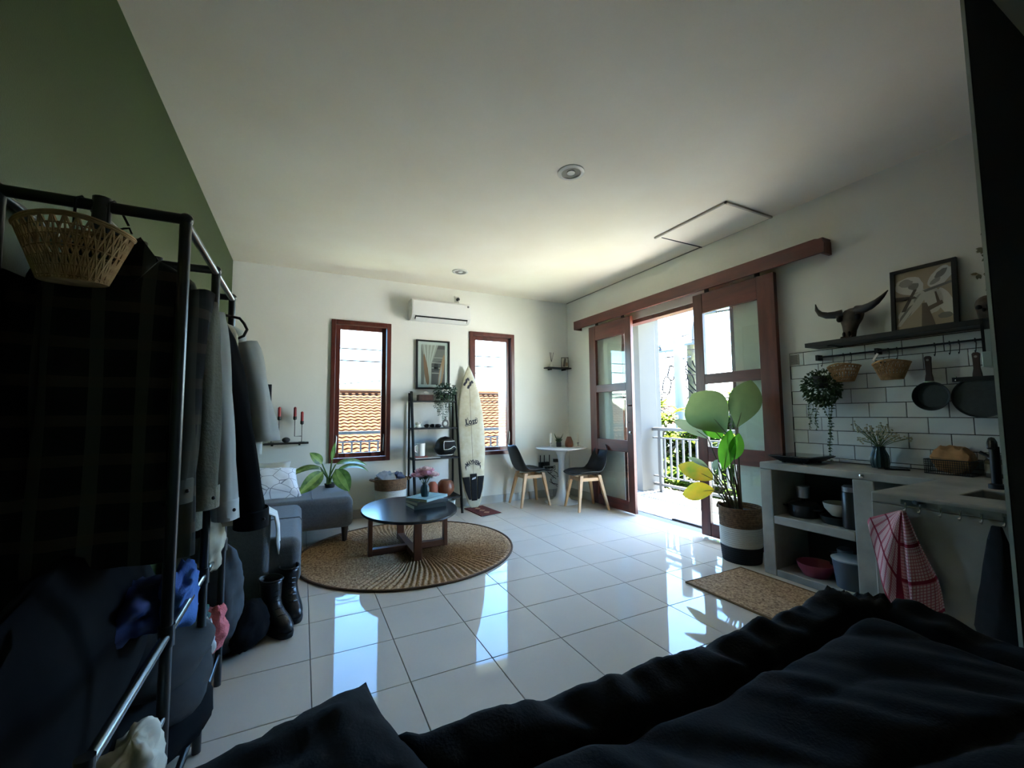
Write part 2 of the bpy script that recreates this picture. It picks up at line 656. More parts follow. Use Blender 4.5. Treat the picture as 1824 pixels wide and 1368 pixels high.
# ---------------------------------------------------------------- door frame, pelmet and sliding doors
r = thing('trim_2', None, None, (XR, (D[0] + D[1]) / 2, 0), kind='structure')
box('jamb', XR + 0.01, XR + 0.13, D[0], D[0] + 0.045, 0, D[3], m_mahog, r, bevel=0.003)
box('jamb', XR + 0.01, XR + 0.13, D[1] - 0.045, D[1], 0, D[3], m_mahog, r, bevel=0.003)
box('head', XR + 0.01, XR + 0.13, D[0] + 0.045, D[1] - 0.045, D[3] - 0.045, D[3], m_mahog, r, bevel=0.003)
# long pelmet board with a notched right end
mb = MB().prism([(1.66, 2.372), (4.865, 2.372), (4.865, 2.492), (1.72, 2.492), (1.675, 2.478), (1.655, 2.445)], 'x', 3.43, 3.452)
r = thing('trim_3', None, None, (3.5, 3.26, 2.372), kind='structure')
O('pelmet_board', mb, m_mahog_h, r, smooth=False, bevel=0.004)
box('pelmet_top', 3.452, XR, 1.675, 4.865, 2.472, 2.492, m_mahog_h, r)
box('end_board', 3.452, XR, 4.845, 4.865, 2.372, 2.472, m_mahog_h, r)
box('end_board', 3.452, XR, 1.672, 1.692, 2.372, 2.472, m_mahog_h, r)
box('track', 3.48, 3.50, 1.70, 4.84, 2.445, 2.47, m_black, r)

def door(name, y0, y1, stiles, zz):
    r = thing(name, None, None, (3.49, (y0 + y1) / 2, 0.02), kind='structure')
    xa, xb = 3.47, 3.512
    z0, z1 = 0.02, 2.352
    box('stile', xa, xb, y0, y0 + stiles[0], z0, z1, m_mahog, r, bevel=0.004)
    box('stile', xa, xb, y1 - stiles[1], y1, z0, z1, m_mahog, r, bevel=0.004)
    a, b = y0 + stiles[0], y1 - stiles[1]
    edges = [z0] + [q for p in zz for q in p] + [z1]
    for i in range(0, len(edges), 2):
        box('rail', xa + 0.002, xb - 0.002, a, b, edges[i], edges[i + 1], m_mahog_h, r, bevel=0.004)
    for p in zz:
        box('pane', 3.489, 3.493, a - 0.004, b + 0.004, p[0] - 0.004, p[1] + 0.004, m_pane, r)
    for yy in (y0 + 0.15, y1 - 0.15):
        box('hanger', 3.483, 3.497, yy - 0.02, yy + 0.02, z1, 2.445, m_black, r)
    return r, a, b
zz = [(0.145, 0.722), (0.862, 1.462), (1.558, 2.158)]
dl, a, b = door('door_1', 3.765, 4.572, (0.105, 0.135), zz)
h = MB().tube([(3.41, 3.815, 1.02), (3.41, 3.815, 1.34)], 0.011, n=12)
hp = O('handle', h, m_chrome, dl, label='long chrome pull bar')
for q in (1.08, 1.28):
    O('handle_post', MB().tube([(3.41, 3.815, q), (3.472, 3.815, q)], 0.008), m_chrome, hp)
O('lock', MB().lathe([(0.022, 0), (0.022, 0.006), (0.012, 0.012)], (3.47, 3.812, 0.955), rot=Matrix.Rotation(-PI / 2, 3, 'Y')), m_chrome, dl, label='round chrome lock')
door('door_2', 2.062, 2.868, (0.15, 0.105), zz)

# ---------------------------------------------------------------- backsplash of single tiles
bs = box('backsplash', 3.543, XR, 0.57, 2.012, 0.815, 1.66, m_blackgrout, wall_right)
t_cache = {}
rows = [0.843, 0.944, 1.045, 1.146, 1.247, 1.350, 1.452, 1.555, 1.657]
for i in range(-1, len(rows) - 1):
    za = rows[i] if i >= 0 else 0.818
    zb = rows[i + 1]
    off = 0.983 if i % 2 == 0 else 1.084
    if i == -1:
        off = 1.084
    k = off - 0.6
    while k < 2.01:
        ya, yb = max(k, 0.572), min(k + 0.2025, 2.008)
        k += 0.2025
        if yb - ya < 0.02:
            continue
        key = (round(yb - ya, 3), round(zb - za, 3))
        if key not in t_cache:
            d_, h_ = key[0] / 2 - 0.002, key[1] / 2 - 0.002
            t = MB().loft([[(0, -d_, -h_), (0, d_, -h_), (0, d_, h_), (0, -d_, h_)], [(-0.004, -d_, -h_), (-0.004, d_, -h_), (-0.004, d_, h_), (-0.004, -d_, h_)],
                           [(-0.0055, -d_ + 0.0015, -h_ + 0.0015), (-0.0055, d_ - 0.0015, -h_ + 0.0015), (-0.0055, d_ - 0.0015, h_ - 0.0015), (-0.0055, -d_ + 0.0015, h_ - 0.0015)]], cap0=False)
            me = t.build('tile')
            me.materials.append(m_backtile)
            t_cache[key] = me
        o = bpy.data.objects.new('tile', t_cache[key])
        COL.objects.link(o)
        o.parent = bs
        o.location = mworld(bs).inverted() @ Vector((3.543, (ya + yb) / 2, (za + zb) / 2))

# dark full-height panel at the kitchen's near end
box('wall_partition', 2.172, XR, 0.535, 0.549, 0, ZC, m_partition, kind='structure')
box('trim_4', 2.169, 2.172, 0.538, 0.548, 0, ZC, m_edge, kind='structure')

# light portals in the openings: they only guide the sampling of the sky
def portal(loc, rot, sx, sy):
    l = bpy.data.lights.new('window_portal', 'AREA')
    l.shape = 'RECTANGLE'
    l.size, l.size_y = sx, sy
    l.cycles.is_portal = True
    o = bpy.data.objects.new('window_portal', l)
    COL.objects.link(o)
    o.location = loc
    o.rotation_euler = rot
portal(((W1[0] + W1[1]) / 2, YB + 0.16, (W1[2] + W1[3]) / 2), (-PI / 2, 0, 0), 0.7, 1.7)
portal(((W2[0] + W2[1]) / 2, YB + 0.16, (W2[2] + W2[3]) / 2), (-PI / 2, 0, 0), 0.7, 1.7)
portal((XR + 0.16, (D[0] + D[1]) / 2, D[3] / 2), (0, PI / 2, 0), D[3], 1.55)
# ---------------------------------------------------------------- balcony
balc = box('balcony_floor', XR + 0.15, 5.14, YF, 6.62, -0.16, -0.012, m_grout, kind='structure')
lay_tiles(balc, XR + 0.15, 5.14, 0.9, 5.4, 3.663, 3.162, 0.4, m_tile_out, z=-0.004)
box('balcony_floor', XL - 1.5, XR + 0.15, YB + 0.15, 6.62, -0.16, -0.012, m_tile_out, kind='structure')
box('balcony_roof', XR + 0.15, 5.12, YF, 6.3, 2.70, 2.86, m_outwall, kind='structure')
box('balcony_roof', XL - 1.5, XR + 0.15, YB + 0.15, 6.3, 2.70, 2.86, m_outwall, kind='structure')
col_ = thing('balcony_column', None, None, (4.85, 5.04, -0.012), kind='structure')
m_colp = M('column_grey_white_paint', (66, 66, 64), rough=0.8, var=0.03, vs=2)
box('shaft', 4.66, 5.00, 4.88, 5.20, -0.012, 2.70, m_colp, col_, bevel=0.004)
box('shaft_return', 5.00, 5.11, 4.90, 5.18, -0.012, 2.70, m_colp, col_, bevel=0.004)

def railing(name, label, along, c, a0, a1, posts, step):
    """steel railing: along is the axis it runs on, c the other coordinate"""
    loc = (c, (a0 + a1) / 2, 0) if along == 'y' else ((a0 + a1) / 2, c, 0)
    r = thing(name, label, 'railing', loc)
    def bx(nm, p0, p1, t, z0, z1, mat=m_rail):
        return box(nm, c - t, c + t, p0, p1, z0, z1, mat, r) if along == 'y' else box(nm, p0, p1, c - t, c + t, z0, z1, mat, r)
    bx('top_rail', a0, a1, 0.024, 0.915, 0.960)
    bx('mid_rail', a0, a1, 0.011, 0.795, 0.815)
    bx('lower_rail', a0, a1, 0.011, 0.215, 0.233)
    bx('bottom_rail', a0, a1, 0.018, 0.085, 0.120)
    for q in posts:
        bx('post', q - 0.025, q + 0.025, 0.024, -0.012, 0.915)
        bx('post_foot', q - 0.05, q + 0.05, 0.05, -0.012, 0.0)
    src = bx('baluster', a0 + step - 0.012, a0 + step + 0.012, 0.012, 0.233, 0.795)
    k = a0 + 2 * step
    while k < a1 - 0.02:
        d = k - a0 - step
        twin(src, r, (0, d, 0) if along == 'y' else (d, 0, 0))
        k += step
    return r
railing('balcony_railing', 'grey steel balcony railing outside the open sliding door', 'y', 4.90, 1.2, 4.875, [4.735, 3.0], 0.115)
railing('balcony_railing', 'grey steel railing outside the two back windows', 'x', 6.50, -1.3, 4.6, [1.55, 3.3], 0.122)
# rail stub on the column
# door mat on the threshold
O('door_mat', MB().box(3.72, 4.02, 3.02, 3.47, -0.004, 0.010), M('grey_mat', (34, 35, 36), rough=0.95, bump=0.4, bs=200), smooth=False, bevel=0.004,
  label='small dark grey door mat on the balcony threshold behind the right sliding door', cat='mat')

# ---------------------------------------------------------------- street side
O('ground', MB().box(-60, 140, 7.2, 160, -3.4, -3.2), M('ground_green', (120, 128, 90), rough=0.95, var=0.3, vs=0.3), kind='structure', smooth=False)
O('ground', MB().box(12, 140, -80, 7.2, -3.4, -3.2), M('street_paving', (150, 148, 142), rough=0.95, var=0.05, vs=0.4), kind='structure', smooth=False)
O('ground', MB().box(5.2, 12, -80, 7.2, -3.4, -3.2), M('pale_yard_paving', (120, 122, 100), rough=0.95, var=0.1, vs=0.8), kind='structure', smooth=False)

m_terra = M('terracotta_tile', (62, 35, 21), rough=0.9, spec=0.03, col2=(47, 25, 14), vs=3.0, detail=8)
m_terra2 = M('red_roof_tile', (92, 40, 30), rough=0.9, var=0.2, vs=2)

def tiled_roof(mb, x0, x1, y0, z0, y1, z1, nx, nrow, amp=0.035):
    """rows of S-profile tiles climbing from (y0,z0) to (y1,z1), each row lapping the one below"""
    L = math.hypot(y1 - y0, z1 - z0)
    dy, dz = (y1 - y0) / nrow, (z1 - z0) / nrow
    ny, nz_ = -(z1 - z0) / L, (y1 - y0) / L
    per = 6
    n = nx * per
    for k in range(nrow):
        vs = []
        j = R.uniform(-0.25, 0.25) * (x1 - x0) / nx * 0.3
        for e, lift in ((0.0, 0.045), (1.12, 0.004)):
            for i in range(n + 1):
                ph = 2 * PI * i / per
                h = lift + amp * (0.5 + 0.5 * math.cos(ph)) ** 0.8
                x = x0 + (x1 - x0) * i / n + j
                vs.append((x, y0 + dy * (k + e) + ny * h, z0 + dz * (k + e) + nz_ * h))
        o = len(vs)
        for i in range(n + 1):
            x, y, z = vs[i]
            vs.append((x, y - ny * 0.04, z - nz_ * 0.045))
        fs = [(i, i + 1, n + 2 + i, n + 1 + i) for i in range(n)] + [(o + i, o + i + 1, i + 1, i) for i in range(n)]
        mb.add(vs, fs)
    return mb

def house(name, label, x0, x1, y0, y1, zb, ze, zr, mat, nx, nrow, both=False):
    r = thing(name, label, 'house', ((x0 + x1) / 2, (y0 + y1) / 2, zb))
    ym = (y0 + y1) / 2
    wall = MB().prism([(y0 + 0.5, zb), (y1 - 0.5, zb), (y1 - 0.5, ze + 0.1), (ym, zr - 0.15), (y0 + 0.5, ze + 0.1)], 'x', x0 + 0.4, x1 - 0.4)
    O('wall', wall, m_outwall, r, smooth=False)
    O('roof_tiles', tiled_roof(MB(), x0, x1, y0, ze, ym, zr, nx, nrow), mat, r, kind='stuff', ang=60)
    O('rear_slope', MB().prism([(ym, zr), (ym, zr - 0.08), (y1, ze - 0.08), (y1, ze)], 'x', x0, x1), mat, r, smooth=False)
    O('ridge', MB().tube([(x0, ym, zr + 0.05), (x1, ym, zr + 0.05)], 0.13, n=10), mat, r)
    box('fascia', x0, x1, y0 - 0.03, y0 + 0.03, ze - 0.16, ze + 0.02, m_outwall, r)
    box('gutter_wall', x0 + 0.4, x1 - 0.4, y0 + 0.35, y0 + 0.5, zb, ze - 0.1, m_outwall, r)
    return r
house('neighbour_house', 'long low house with an orange tiled roof facing the back windows', -6.0, 8.8, 9.6, 22.6, -3.2, -1.35, 1.98, m_terra, 66, 34)
house('red_roofed_house', 'distant house with a red roof behind the balcony trees', 21, 33, 25.5, 35.0, -3.2, 0.2, 1.75, m_terra2, 30, 12)
house('far_house', 'far pale house with a red roof right of the utility poles', 34, 50, 17, 27, -3.2, 0.6, 2.4, m_terra2, 30, 12)

# ---------------------------------------------------------------- utility poles and wires
m_conc = M('pale_concrete_pole', (108, 106, 102), rough=0.9, var=0.08, vs=3)
m_wire = M('wire_black', (12, 12, 13), rough=0.9, spec=0.1)
r = thing('utility_pole', 'thick pale concrete utility pole with a crossarm and wire coils beyond the balcony', 'pole', (8.98, 7.92, -3.2))
O('shaft', MB().lathe([(0.165, -3.2), (0.15, 0.5), (0.135, 3.5)], (8.98, 7.92, 0), n=20), m_conc, r)
O('crossarm', MB().obox((9.0, 8.28, 2.88), (0.07, 0.75, 0.06), (0.05, 0, 0)), m_rail, r, smooth=False)
O('arm_brace', MB().tube([(9.0, 8.4, 2.85), (9.0, 8.06, 2.55)], 0.015), m_rail, r)
O('insulator', MB().lathe([(0.03, 0), (0.06, 0.03), (0.03, 0.07), (0.06, 0.1), (0.03, 0.17)], (9.0, 8.58, 2.92), n=12), m_rail, r)
for cz, rr, ty in ((2.25, 0.2, 0.12), (1.92, 0.24, 0.30)):
    pts = [(8.9 + 0.02 * math.sin(3 * a), 8.0 + ty + rr * 0.6 * math.cos(a), cz + rr * math.sin(a)) for a in [2 * PI * i / 20 for i in range(21)]]
    O('wire_coil', MB().tube(pts, 0.018, n=6), m_wire, r)
for zz_ in (3.2, 2.6, 1.3):
    O('step_bolt', MB().tube([(8.98, 7.8, zz_), (8.98, 7.55, zz_ + 0.03)], 0.016), m_rail, r)
r = thing('utility_pole', 'slimmer mossy utility pole wrapped in cables right behind the thick pale pole', 'pole', (9.6, 8.05, -3.2))
O('shaft', MB().lathe([(0.13, -3.2), (0.11, 3.05)], (9.6, 8.05, 0), n=16), M('mossy_pole', (78, 74, 44), rough=0.95, col2=(46, 45, 36), vs=9), r)
O('cap', MB().obox((9.6, 8.05, 3.08), (0.1, 0.6, 0.07)), m_rail, r, smooth=False)
O('bracket', MB().tube([(9.6, 7.97, 3.1), (9.6, 7.95, 3.5), (9.6, 7.85, 3.75), (9.6, 7.6, 3.82), (9.6, 7.2, 3.8)], 0.045), m_rail, r)
for k in range(5):
    pts = [(9.6 + 0.16 * math.cos(a * 1.7 + k), 8.05 + 0.16 * math.sin(a * 1.7 + k) + 0.05 * math.sin(5 * a), 2.6 - 0.42 * a) for a in [i * 0.3 for i in range(14)]]
    O('cable_wrap', MB().tube(pts, 0.017, n=5), m_wire, r)

def wire(p0, p1, sag, label, rr=0.012):
    pts = []
    for i in range(15):
        t = i / 14
        pts.append(Vector(p0).lerp(Vector(p1), t) - Vector((0, 0, sag * 4 * t * (1 - t))))
    O('overhead_wire', MB().tube(pts, rr, n=5), m_wire, label=label, cat='wire', group='overhead wires')
WG = ['thick black cable running right from the bracket of the mossy pole', 'thin wire leaving the thick pale pole towards the right, the upper of two', 'thin wire leaving the thick pale pole towards the right, the lower of two',
      'thin wire left of the thick pale pole at crossarm height, the upper one', 'thin wire left of the thick pale pole at crossarm height, the lower one', 'sagging wire left of the pale pole, just above the conifer',
      'wire behind the pale pole crossing in front of the conifer', 'slanting wire dropping right from the pale pole behind the door pane', 'lowest wire left of the pale pole, over the red roof',
      'topmost level wire across the sky in the back windows', 'second level wire from the top in the back windows', 'wire slanting up to the right across the back windows',
      'wire dipping right just above the orange roof ridge, the middle one', 'nearly level wire just above the orange roof ridge', 'steepest wire dropping right over the orange roof ridge']
for wi, (p0, p1, s, rr) in enumerate([((9.6, 7.2, 3.8), (11, -12, 4.2), 0.5, 0.03), ((9.0, 7.9, 3.1), (10.5, -12, 3.4), 0.5, 0.01), ((9.0, 7.9, 2.85), (10.5, -12, 3.1), 0.5, 0.01),
                        ((9.0, 8.0, 2.70), (6.0, 40, 4.6), 0.6, 0.014), ((9.0, 8.0, 2.55), (6.0, 40, 4.3), 0.6, 0.014), ((9.0, 8.0, 1.75), (7.5, 40, 1.9), 0.3, 0.014),
                        ((9.6, 8.0, 1.5), (9.0, 40, 2.2), 0.3, 0.014), ((9.0, 8.0, 2.2), (12, -12, 1.6), 0.3, 0.012), ((9.0, 8.0, 1.35), (12, 40, 2.5), 0.3, 0.014),
                        ((-12, 8.6, 2.62), (16, 8.4, 2.55), 0.12, 0.013), ((-12, 8.6, 2.36), (16, 8.4, 2.35), 0.12, 0.013), ((-10, 9, 0.7), (20, 9, 4.1), 0.1, 0.011),
                        ((-12, 8.8, 1.92), (14, 8.6, 1.62), 0.1, 0.011), ((-12, 8.8, 1.78), (14, 8.6, 1.66), 0.12, 0.011), ((-12, 8.8, 2.05), (10, 8.6, 1.35), 0.1, 0.010)]):
    wire(p0, p1, s, WG[wi], rr)

# ---------------------------------------------------------------- trees beyond the balcony
m_leafy = M('sunlit_leaf', (56, 74, 18), rough=0.6, col2=(35, 53, 12), vs=1.2, trans=0.5, spec=0.05)
m_leafy2 = M('yellow_green_leaf', (70, 82, 21), rough=0.6, col2=(46, 60, 15), vs=1.2, trans=0.5, spec=0.05)
m_bark = M('grey_bark', (62, 54, 44), rough=0.95, var=0.2, vs=4)

def whorl_tree(name, label, base, crown, rad, n, leaves, L, W, mat, seed):
    rr = random.Random(seed)
    r = thing(name, label, 'tree', base, group='trees below the balcony')
    br = MB()
    top = Vector(crown)
    br.tube([base, (Vector(base) + top) / 2 + Vector((0.2, 0.1, 0)), top - Vector((0, 0, rad[2] * 0.6))], [0.13, 0.1, 0.07])
    fo = MB()
    for k in range(n):
        while True:
            q = Vector((rr.uniform(-1, 1), rr.uniform(-1, 1), rr.uniform(-1, 1)))
            if 0.25 < q.length < 1:
                break
        c = top + Vector((q.x * rad[0], q.y * rad[1], q.z * rad[2]))
        if k % 3 == 0:
            br.tube([top - Vector((0, 0, rad[2] * 0.6)), (top + c) / 2 - Vector((0, 0, 0.1)), c], [0.04, 0.03, 0.018], n=5)
        for j in range(leaves):
            a = 2 * PI * j / leaves + rr.uniform(-0.2, 0.2)
            el = rr.uniform(-0.1, 0.8)
            d = Vector((math.cos(a) * math.cos(el), math.sin(a) * math.cos(el), math.sin(el)))
            fo.leaf(c, d, (0, 0, 1), L * rr.uniform(0.7, 1.15), W, bend=rr.uniform(0.4, 1.1), fold=0.25, n=3)
    O('trunk_and_branches', br, m_bark, r)
    O('foliage', fo, mat, r, kind='stuff', ang=180)
whorl_tree('frangipani_tree', 'leafy yellow green tree behind the balcony railing, left of the pale utility pole', (7.4, 7.4, -3.2), (7.5, 7.5, 0.15), (1.1, 1.2, 1.35), 190, 12, 0.34, 0.085, m_leafy2, 1)
whorl_tree('frangipani_tree', 'tall leafy green tree behind the balcony railing, right of the pale utility pole', (8.3, 6.2, -3.2), (8.3, 6.1, 0.25), (1.1, 1.1, 1.4), 200, 12, 0.34, 0.085, m_leafy, 2)
whorl_tree('frangipani_tree', 'low leafy tree seen through the panes of the right sliding door', (8.0, 4.2, -3.2), (8.0, 4.3, 0.25), (1.3, 1.5, 1.2), 210, 12, 0.34, 0.085, m_leafy2, 3)
whorl_tree('frangipani_tree', 'green tree crown beyond the right sliding door, next to the door jamb', (9.0, 2.6, -3.2), (9.0, 2.7, 0.35), (1.3, 1.4, 1.3), 190, 12, 0.34, 0.085, m_leafy, 4)
whorl_tree('garden_tree', 'tree crown low behind the railing at the foot of the utility poles', (6.9, 5.6, -3.2), (6.9, 5.6, -0.75), (0.9, 1.9, 1.0), 170, 12, 0.32, 0.085, m_leafy, 5)
# conifer far behind
rr = random.Random(11)
r = thing('conifer', 'small distant conifer standing above the red roof', 'tree', (25, 24.1, -3.2))
O('trunk', MB().tube([(25, 24.1, -3.2), (25, 24.1, 3.6)], [0.25, 0.05]), m_bark, r)
fo = MB()
for k in range(420):
    t = rr.random()
    z = 1.0 + 2.9 * t
    ra = (1 - t) * 1.15 * rr.uniform(0.4, 1.0) + 0.05
    a = rr.uniform(0, 2 * PI)
    c = Vector((25, 24.1, z))
    d = Vector((math.cos(a), math.sin(a), -0.15))
    fo.leaf(c + d * ra * 0.3, d, (0, 0, 1), ra, 0.16, bend=0.4, n=3)
O('foliage', fo, M('conifer_green', (40, 44, 32), rough=0.8), r, kind='stuff', ang=180)
# ---------------------------------------------------------------- ceiling lamps, air conditioner
m_ring = M('lamp_ring_white', (214, 212, 204), rough=0.4)
m_reflector = M('lamp_reflector', (150, 148, 138), rough=0.3, metal=0.6)
for (x, y, lab) in ((1.621, 2.293, 'round recessed ceiling downlight in the middle of the ceiling, the nearer one'), (1.612, 4.533, 'small round recessed downlight far back, above the air conditioner')):
    r = thing('downlight', lab, 'ceiling lamp', (x, y, ZC - 0.02), group='ceiling downlights')
    O('ring', MB().lathe([(0.062, ZC), (0.092, ZC), (0.092, ZC - 0.006), (0.075, ZC - 0.013), (0.066, ZC - 0.011), (0.062, ZC)], (x, y, 0), n=32, cap0=False, cap1=False), m_ring, r)
    O('reflector', MB().lathe([(0.066, ZC - 0.006), (0.03, ZC - 0.0015), (0.0, ZC - 0.001)], (x, y, 0), n=32, cap0=False), m_reflector, r)
    O('bulb', MB().lathe([(0.028, ZC - 0.002), (0.028, ZC - 0.008), (0.012, ZC - 0.010)], (x, y, 0), n=20), m_whitep, r)

r = thing('air_conditioner', 'white wall-mounted air conditioner high between the two windows', 'air conditioner', (1.55, 5.13, 2.36))
prof = [(YB, 2.375), (YB, 2.625), (5.06, 2.625), (5.035, 2.60), (5.03, 2.42), (5.06, 2.385), (5.12, 2.365)]
O('case', MB().prism(prof, 'x', 1.165, 1.935), m_whitep, r, bevel=0.006, smooth=False)
O('front_panel', MB().prism([(5.0285, 2.43), (5.0285, 2.598), (5.034, 2.598), (5.034, 2.43)], 'x', 1.175, 1.925), m_whitep, r, smooth=False, bevel=0.003)
O('louvre', MB().obox((1.55, 5.06, 2.375), (0.66, 0.05, 0.006), (-0.7, 0, 0)), m_whitep, r, smooth=False)
O('air_slot', MB().obox((1.55, 5.055, 2.392), (0.68, 0.05, 0.008), (-0.8, 0, 0)), m_dark, r, smooth=False)
O('badge', MB().lathe([(0.014, 0), (0.014, 0.002), (0.009, 0.002), (0.009, 0)], (1.895, 5.028, 2.58), n=16, rot=Matrix.Rotation(PI / 2, 3, 'X')), m_steel, r)
r = thing('wall_socket', 'white socket with a plug above the air conditioner', 'socket', (1.815, 5.21, 2.69))
O('plate', MB().box(1.775, 1.855, 5.213, YB, 2.665, 2.765), m_whitep, r, smooth=False, bevel=0.004)
O('plug', MB().lathe([(0.022, 0), (0.022, 0.03), (0.012, 0.04)], (1.815, 5.214, 2.715), n=12, rot=Matrix.Rotation(PI / 2, 3, 'X')), m_rail, r, label='grey plug')
O('cord', MB().tube([(1.815, 5.18, 2.71), (1.825, 5.19, 2.68), (1.835, 5.205, 2.63)], 0.005), m_whitep, r)

# ---------------------------------------------------------------- framed surf print on the back wall
def flat(mb, pts, mi, fn):
    mb.add([fn(*p) for p in pts], [tuple(range(len(pts)))], mi)
def print_mats(cols, nm):
    return [M(nm + '_%d' % i, c, rough=0.7) for i, c in enumerate(cols)]
x0, x1, z0, z1 = 1.266, 1.702, 1.515, 2.141
r = thing('framed_print', 'black framed portrait print of surfboards behind a curtain above the ladder shelf', 'picture', ((x0 + x1) / 2, 5.2, z0))
f = 0.02
for nm, q in (('frame_side', (x0, x0 + f, z0, z1)), ('frame_side', (x1 - f, x1, z0, z1)), ('frame_rail', (x0 + f, x1 - f, z0, z0 + f)), ('frame_rail', (x0 + f, x1 - f, z1 - f, z1))):
    box(nm, q[0], q[1], 5.195, YB, q[2], q[3], m_black, r)
box('mat_board', x0 + f, x1 - f, 5.208, YB, z0 + f, z1 - f, M('mat_board_white', (216, 218, 216), rough=0.9), r)
pm = print_mats([(128, 124, 122), (176, 172, 166), (92, 88, 88), (150, 112, 88), (176, 140, 112), (66, 62, 62), (205, 203, 198)], 'surf_print')
mb = MB()
def P(u, v, k=0):
    return (x0 + 0.062 + u * (x1 - x0 - 0.124), 5.207 - 0.0004 * k, z0 + 0.058 + v * (z1 - z0 - 0.116))
flat(mb, [P(0, 0), P(1, 0), P(1, 1), P(0, 1)], 0, lambda *a: a)
flat(mb, [P(0.5, 0.9, 1), P(1, 0.9, 1), P(1, 1, 1), P(0.62, 1, 1)], 2, lambda *a: a)
flat(mb, [P(0.42, 0, 1), P(1, 0, 1), P(1, 0.62, 1), P(0.42, 0.55, 1)], 2, lambda *a: a)
for k in range(4):
    flat(mb, [P(0.44, 0.28 + 0.13 * k, 2), P(0.95, 0.28 + 0.13 * k, 2), P(0.95, 0.30 + 0.13 * k, 2), P(0.44, 0.30 + 0.13 * k, 2)], 1, lambda *a: a)
flat(mb, [P(0.52, 0.36, 2), P(0.72, 0.36, 2), P(0.70, 0.52, 2), P(0.56, 0.54, 2)], 5, lambda *a: a)
for k in range(9):
    a = k / 9
    flat(mb, [P(a * 0.72, 1, 3), P(a * 0.72 + 0.075, 1, 3), P(0.20 + a * 0.26, 0.52, 3), P(0.17 + a * 0.26, 0.52, 3)], 6 if k % 2 else 1, lambda *a: a)
    flat(mb, [P(0.17 + a * 0.26, 0.52, 3), P(0.20 + a * 0.26, 0.52, 3), P(0.14 + a * 0.32, 0, 3), P(0.10 + a * 0.32, 0, 3)], 6 if k % 2 else 1, lambda *a: a)
def board2d(cx, cz, L, W, tilt, mi, k):
    pts = []
    for i in range(20):
        t = 2 * PI * i / 20
        a, b = W / 2 * math.sin(t) * (1 - 0.35 * math.cos(t)), L / 2 * math.cos(t)
        pts.append(P(cx + a * math.cos(tilt) - b * math.sin(tilt), cz + (a * math.sin(tilt) * 0.7 + b * math.cos(tilt)), k))
    flat(mb, pts, mi, lambda *a: a)
board2d(0.20, 0.38, 0.80, 0.16, 0.22, 3, 5)
board2d(0.86, 0.36, 0.85, 0.18, -0.25, 4, 5)
board2d(0.80, 0.24, 0.5, 0.08, -0.25, 1, 6)
O('print', mb, pm, r, smooth=False)
box('glazing', x0 + f, x1 - f, 5.1985, 5.2005, z0 + f, z1 - f, glass_mat('picture_glass'), r)

# ---------------------------------------------------------------- left wall shelf with candle holders
r = thing('wall_shelf', 'thin black wall shelf left of the first window, carrying red candles', 'shelf', (-0.12, 5.15, 0.885))
box('board', -0.36, 0.07, 5.09, YB, 0.888, 0.905, m_blackwood, r, bevel=0.004)
for q in (-0.28, -0.02):
    box('bracket', q - 0.01, q + 0.01, 5.12, YB, 0.872, 0.888, m_black, r)
m_redwax = M('red_wax', (150, 34, 36), rough=0.45)
def candle_pair(x, lab, flip):
    r = thing('candle_holder', lab, 'candle holder', (x, 5.15, 0.905), group='wire candle holders with red candles')
    w = MB()
    a, b = (x - 0.035, x + 0.035) if not flip else (x + 0.035, x - 0.035)
    w.tube([(a, 5.15, 0.908), (a, 5.15, 1.105)], 0.005, n=6)
    w.tube([(a, 5.15, 0.97), (b, 5.15, 0.97), (b, 5.15, 1.155)], 0.005, n=6)
    O('wire_stand', w, m_black, r)
    O('foot', MB().lathe([(0.03, 0.905), (0.03, 0.910), (0.006, 0.912)], (a, 5.15, 0)), m_black, r)
    for q, zz in ((a, 1.105), (b, 1.155)):
        O('cup', MB().lathe([(0.008, zz - 0.01), (0.018, zz), (0.018, zz + 0.03)], (q, 5.15, 0), n=12), m_black, r)
        O('candle', MB().lathe([(0.0155, zz + 0.005), (0.0145, zz + 0.125), (0.004, zz + 0.135)], (q, 5.15, 0), n=12), m_redwax, r)
candle_pair(-0.255, 'black wire holder with two red candles, at the shelf end by the clothes', False)
candle_pair(-0.035, 'black wire holder with two red candles, at the shelf end nearer the first window', True)
O('stone', MB().ball((-0.15, 5.15, 0.933), (0.04, 0.04, 0.028)), M('dark_stone', (52, 52, 54), rough=0.8, var=0.3, bump=0.3, bs=60), label='round dark stone lying between the two red candle holders', cat='stone')
O('wall_screen', MB().box(-0.44, -0.302, 5.205, YB, 1.325, 1.535), M('dark_screen', (28, 30, 40), rough=0.3), smooth=False, bevel=0.004, label='small dark flat panel on the back wall behind the hanging white shirt', cat='screen')

# ---------------------------------------------------------------- grey sofa in two pieces
m_sofa = M('grey_sofa_fabric', (92, 93, 94), rough=0.95, var=0.12, vs=60, bump=0.25, bs=260, sheen=0.15)
m_leg = wood_mat('dark_leg_wood', (64, 46, 36), (42, 30, 24))
def cushion(x0, x1, y0, y1, z0, z1, r=0.05, seg=3):
    return MB().box(x0, x1, y0, y1, z0, z1)
def leg_mb(x, y, z0, z1, r0, r1):
    return MB().lathe([(r0, z0), (r1, z1)], (x, y, 0), n=12)
s = thing('sofa', 'grey fabric sofa along the green wall with its arm towards the clothes rack', 'sofa', (-0.38, 3.6, 0))
O('seat', cushion(-0.68, 0.015, 3.03, 4.20, 0.12, 0.425), m_sofa, s, bevel=0.06, bseg=4)
O('arm', cushion(-0.68, -0.16, 2.985, 3.12, 0.08, 0.60), m_sofa, s, bevel=0.04, bseg=4)
O('backrest', cushion(-0.69, -0.44, 3.12, 4.20, 0.12, 0.74), m_sofa, s, bevel=0.06, bseg=4)
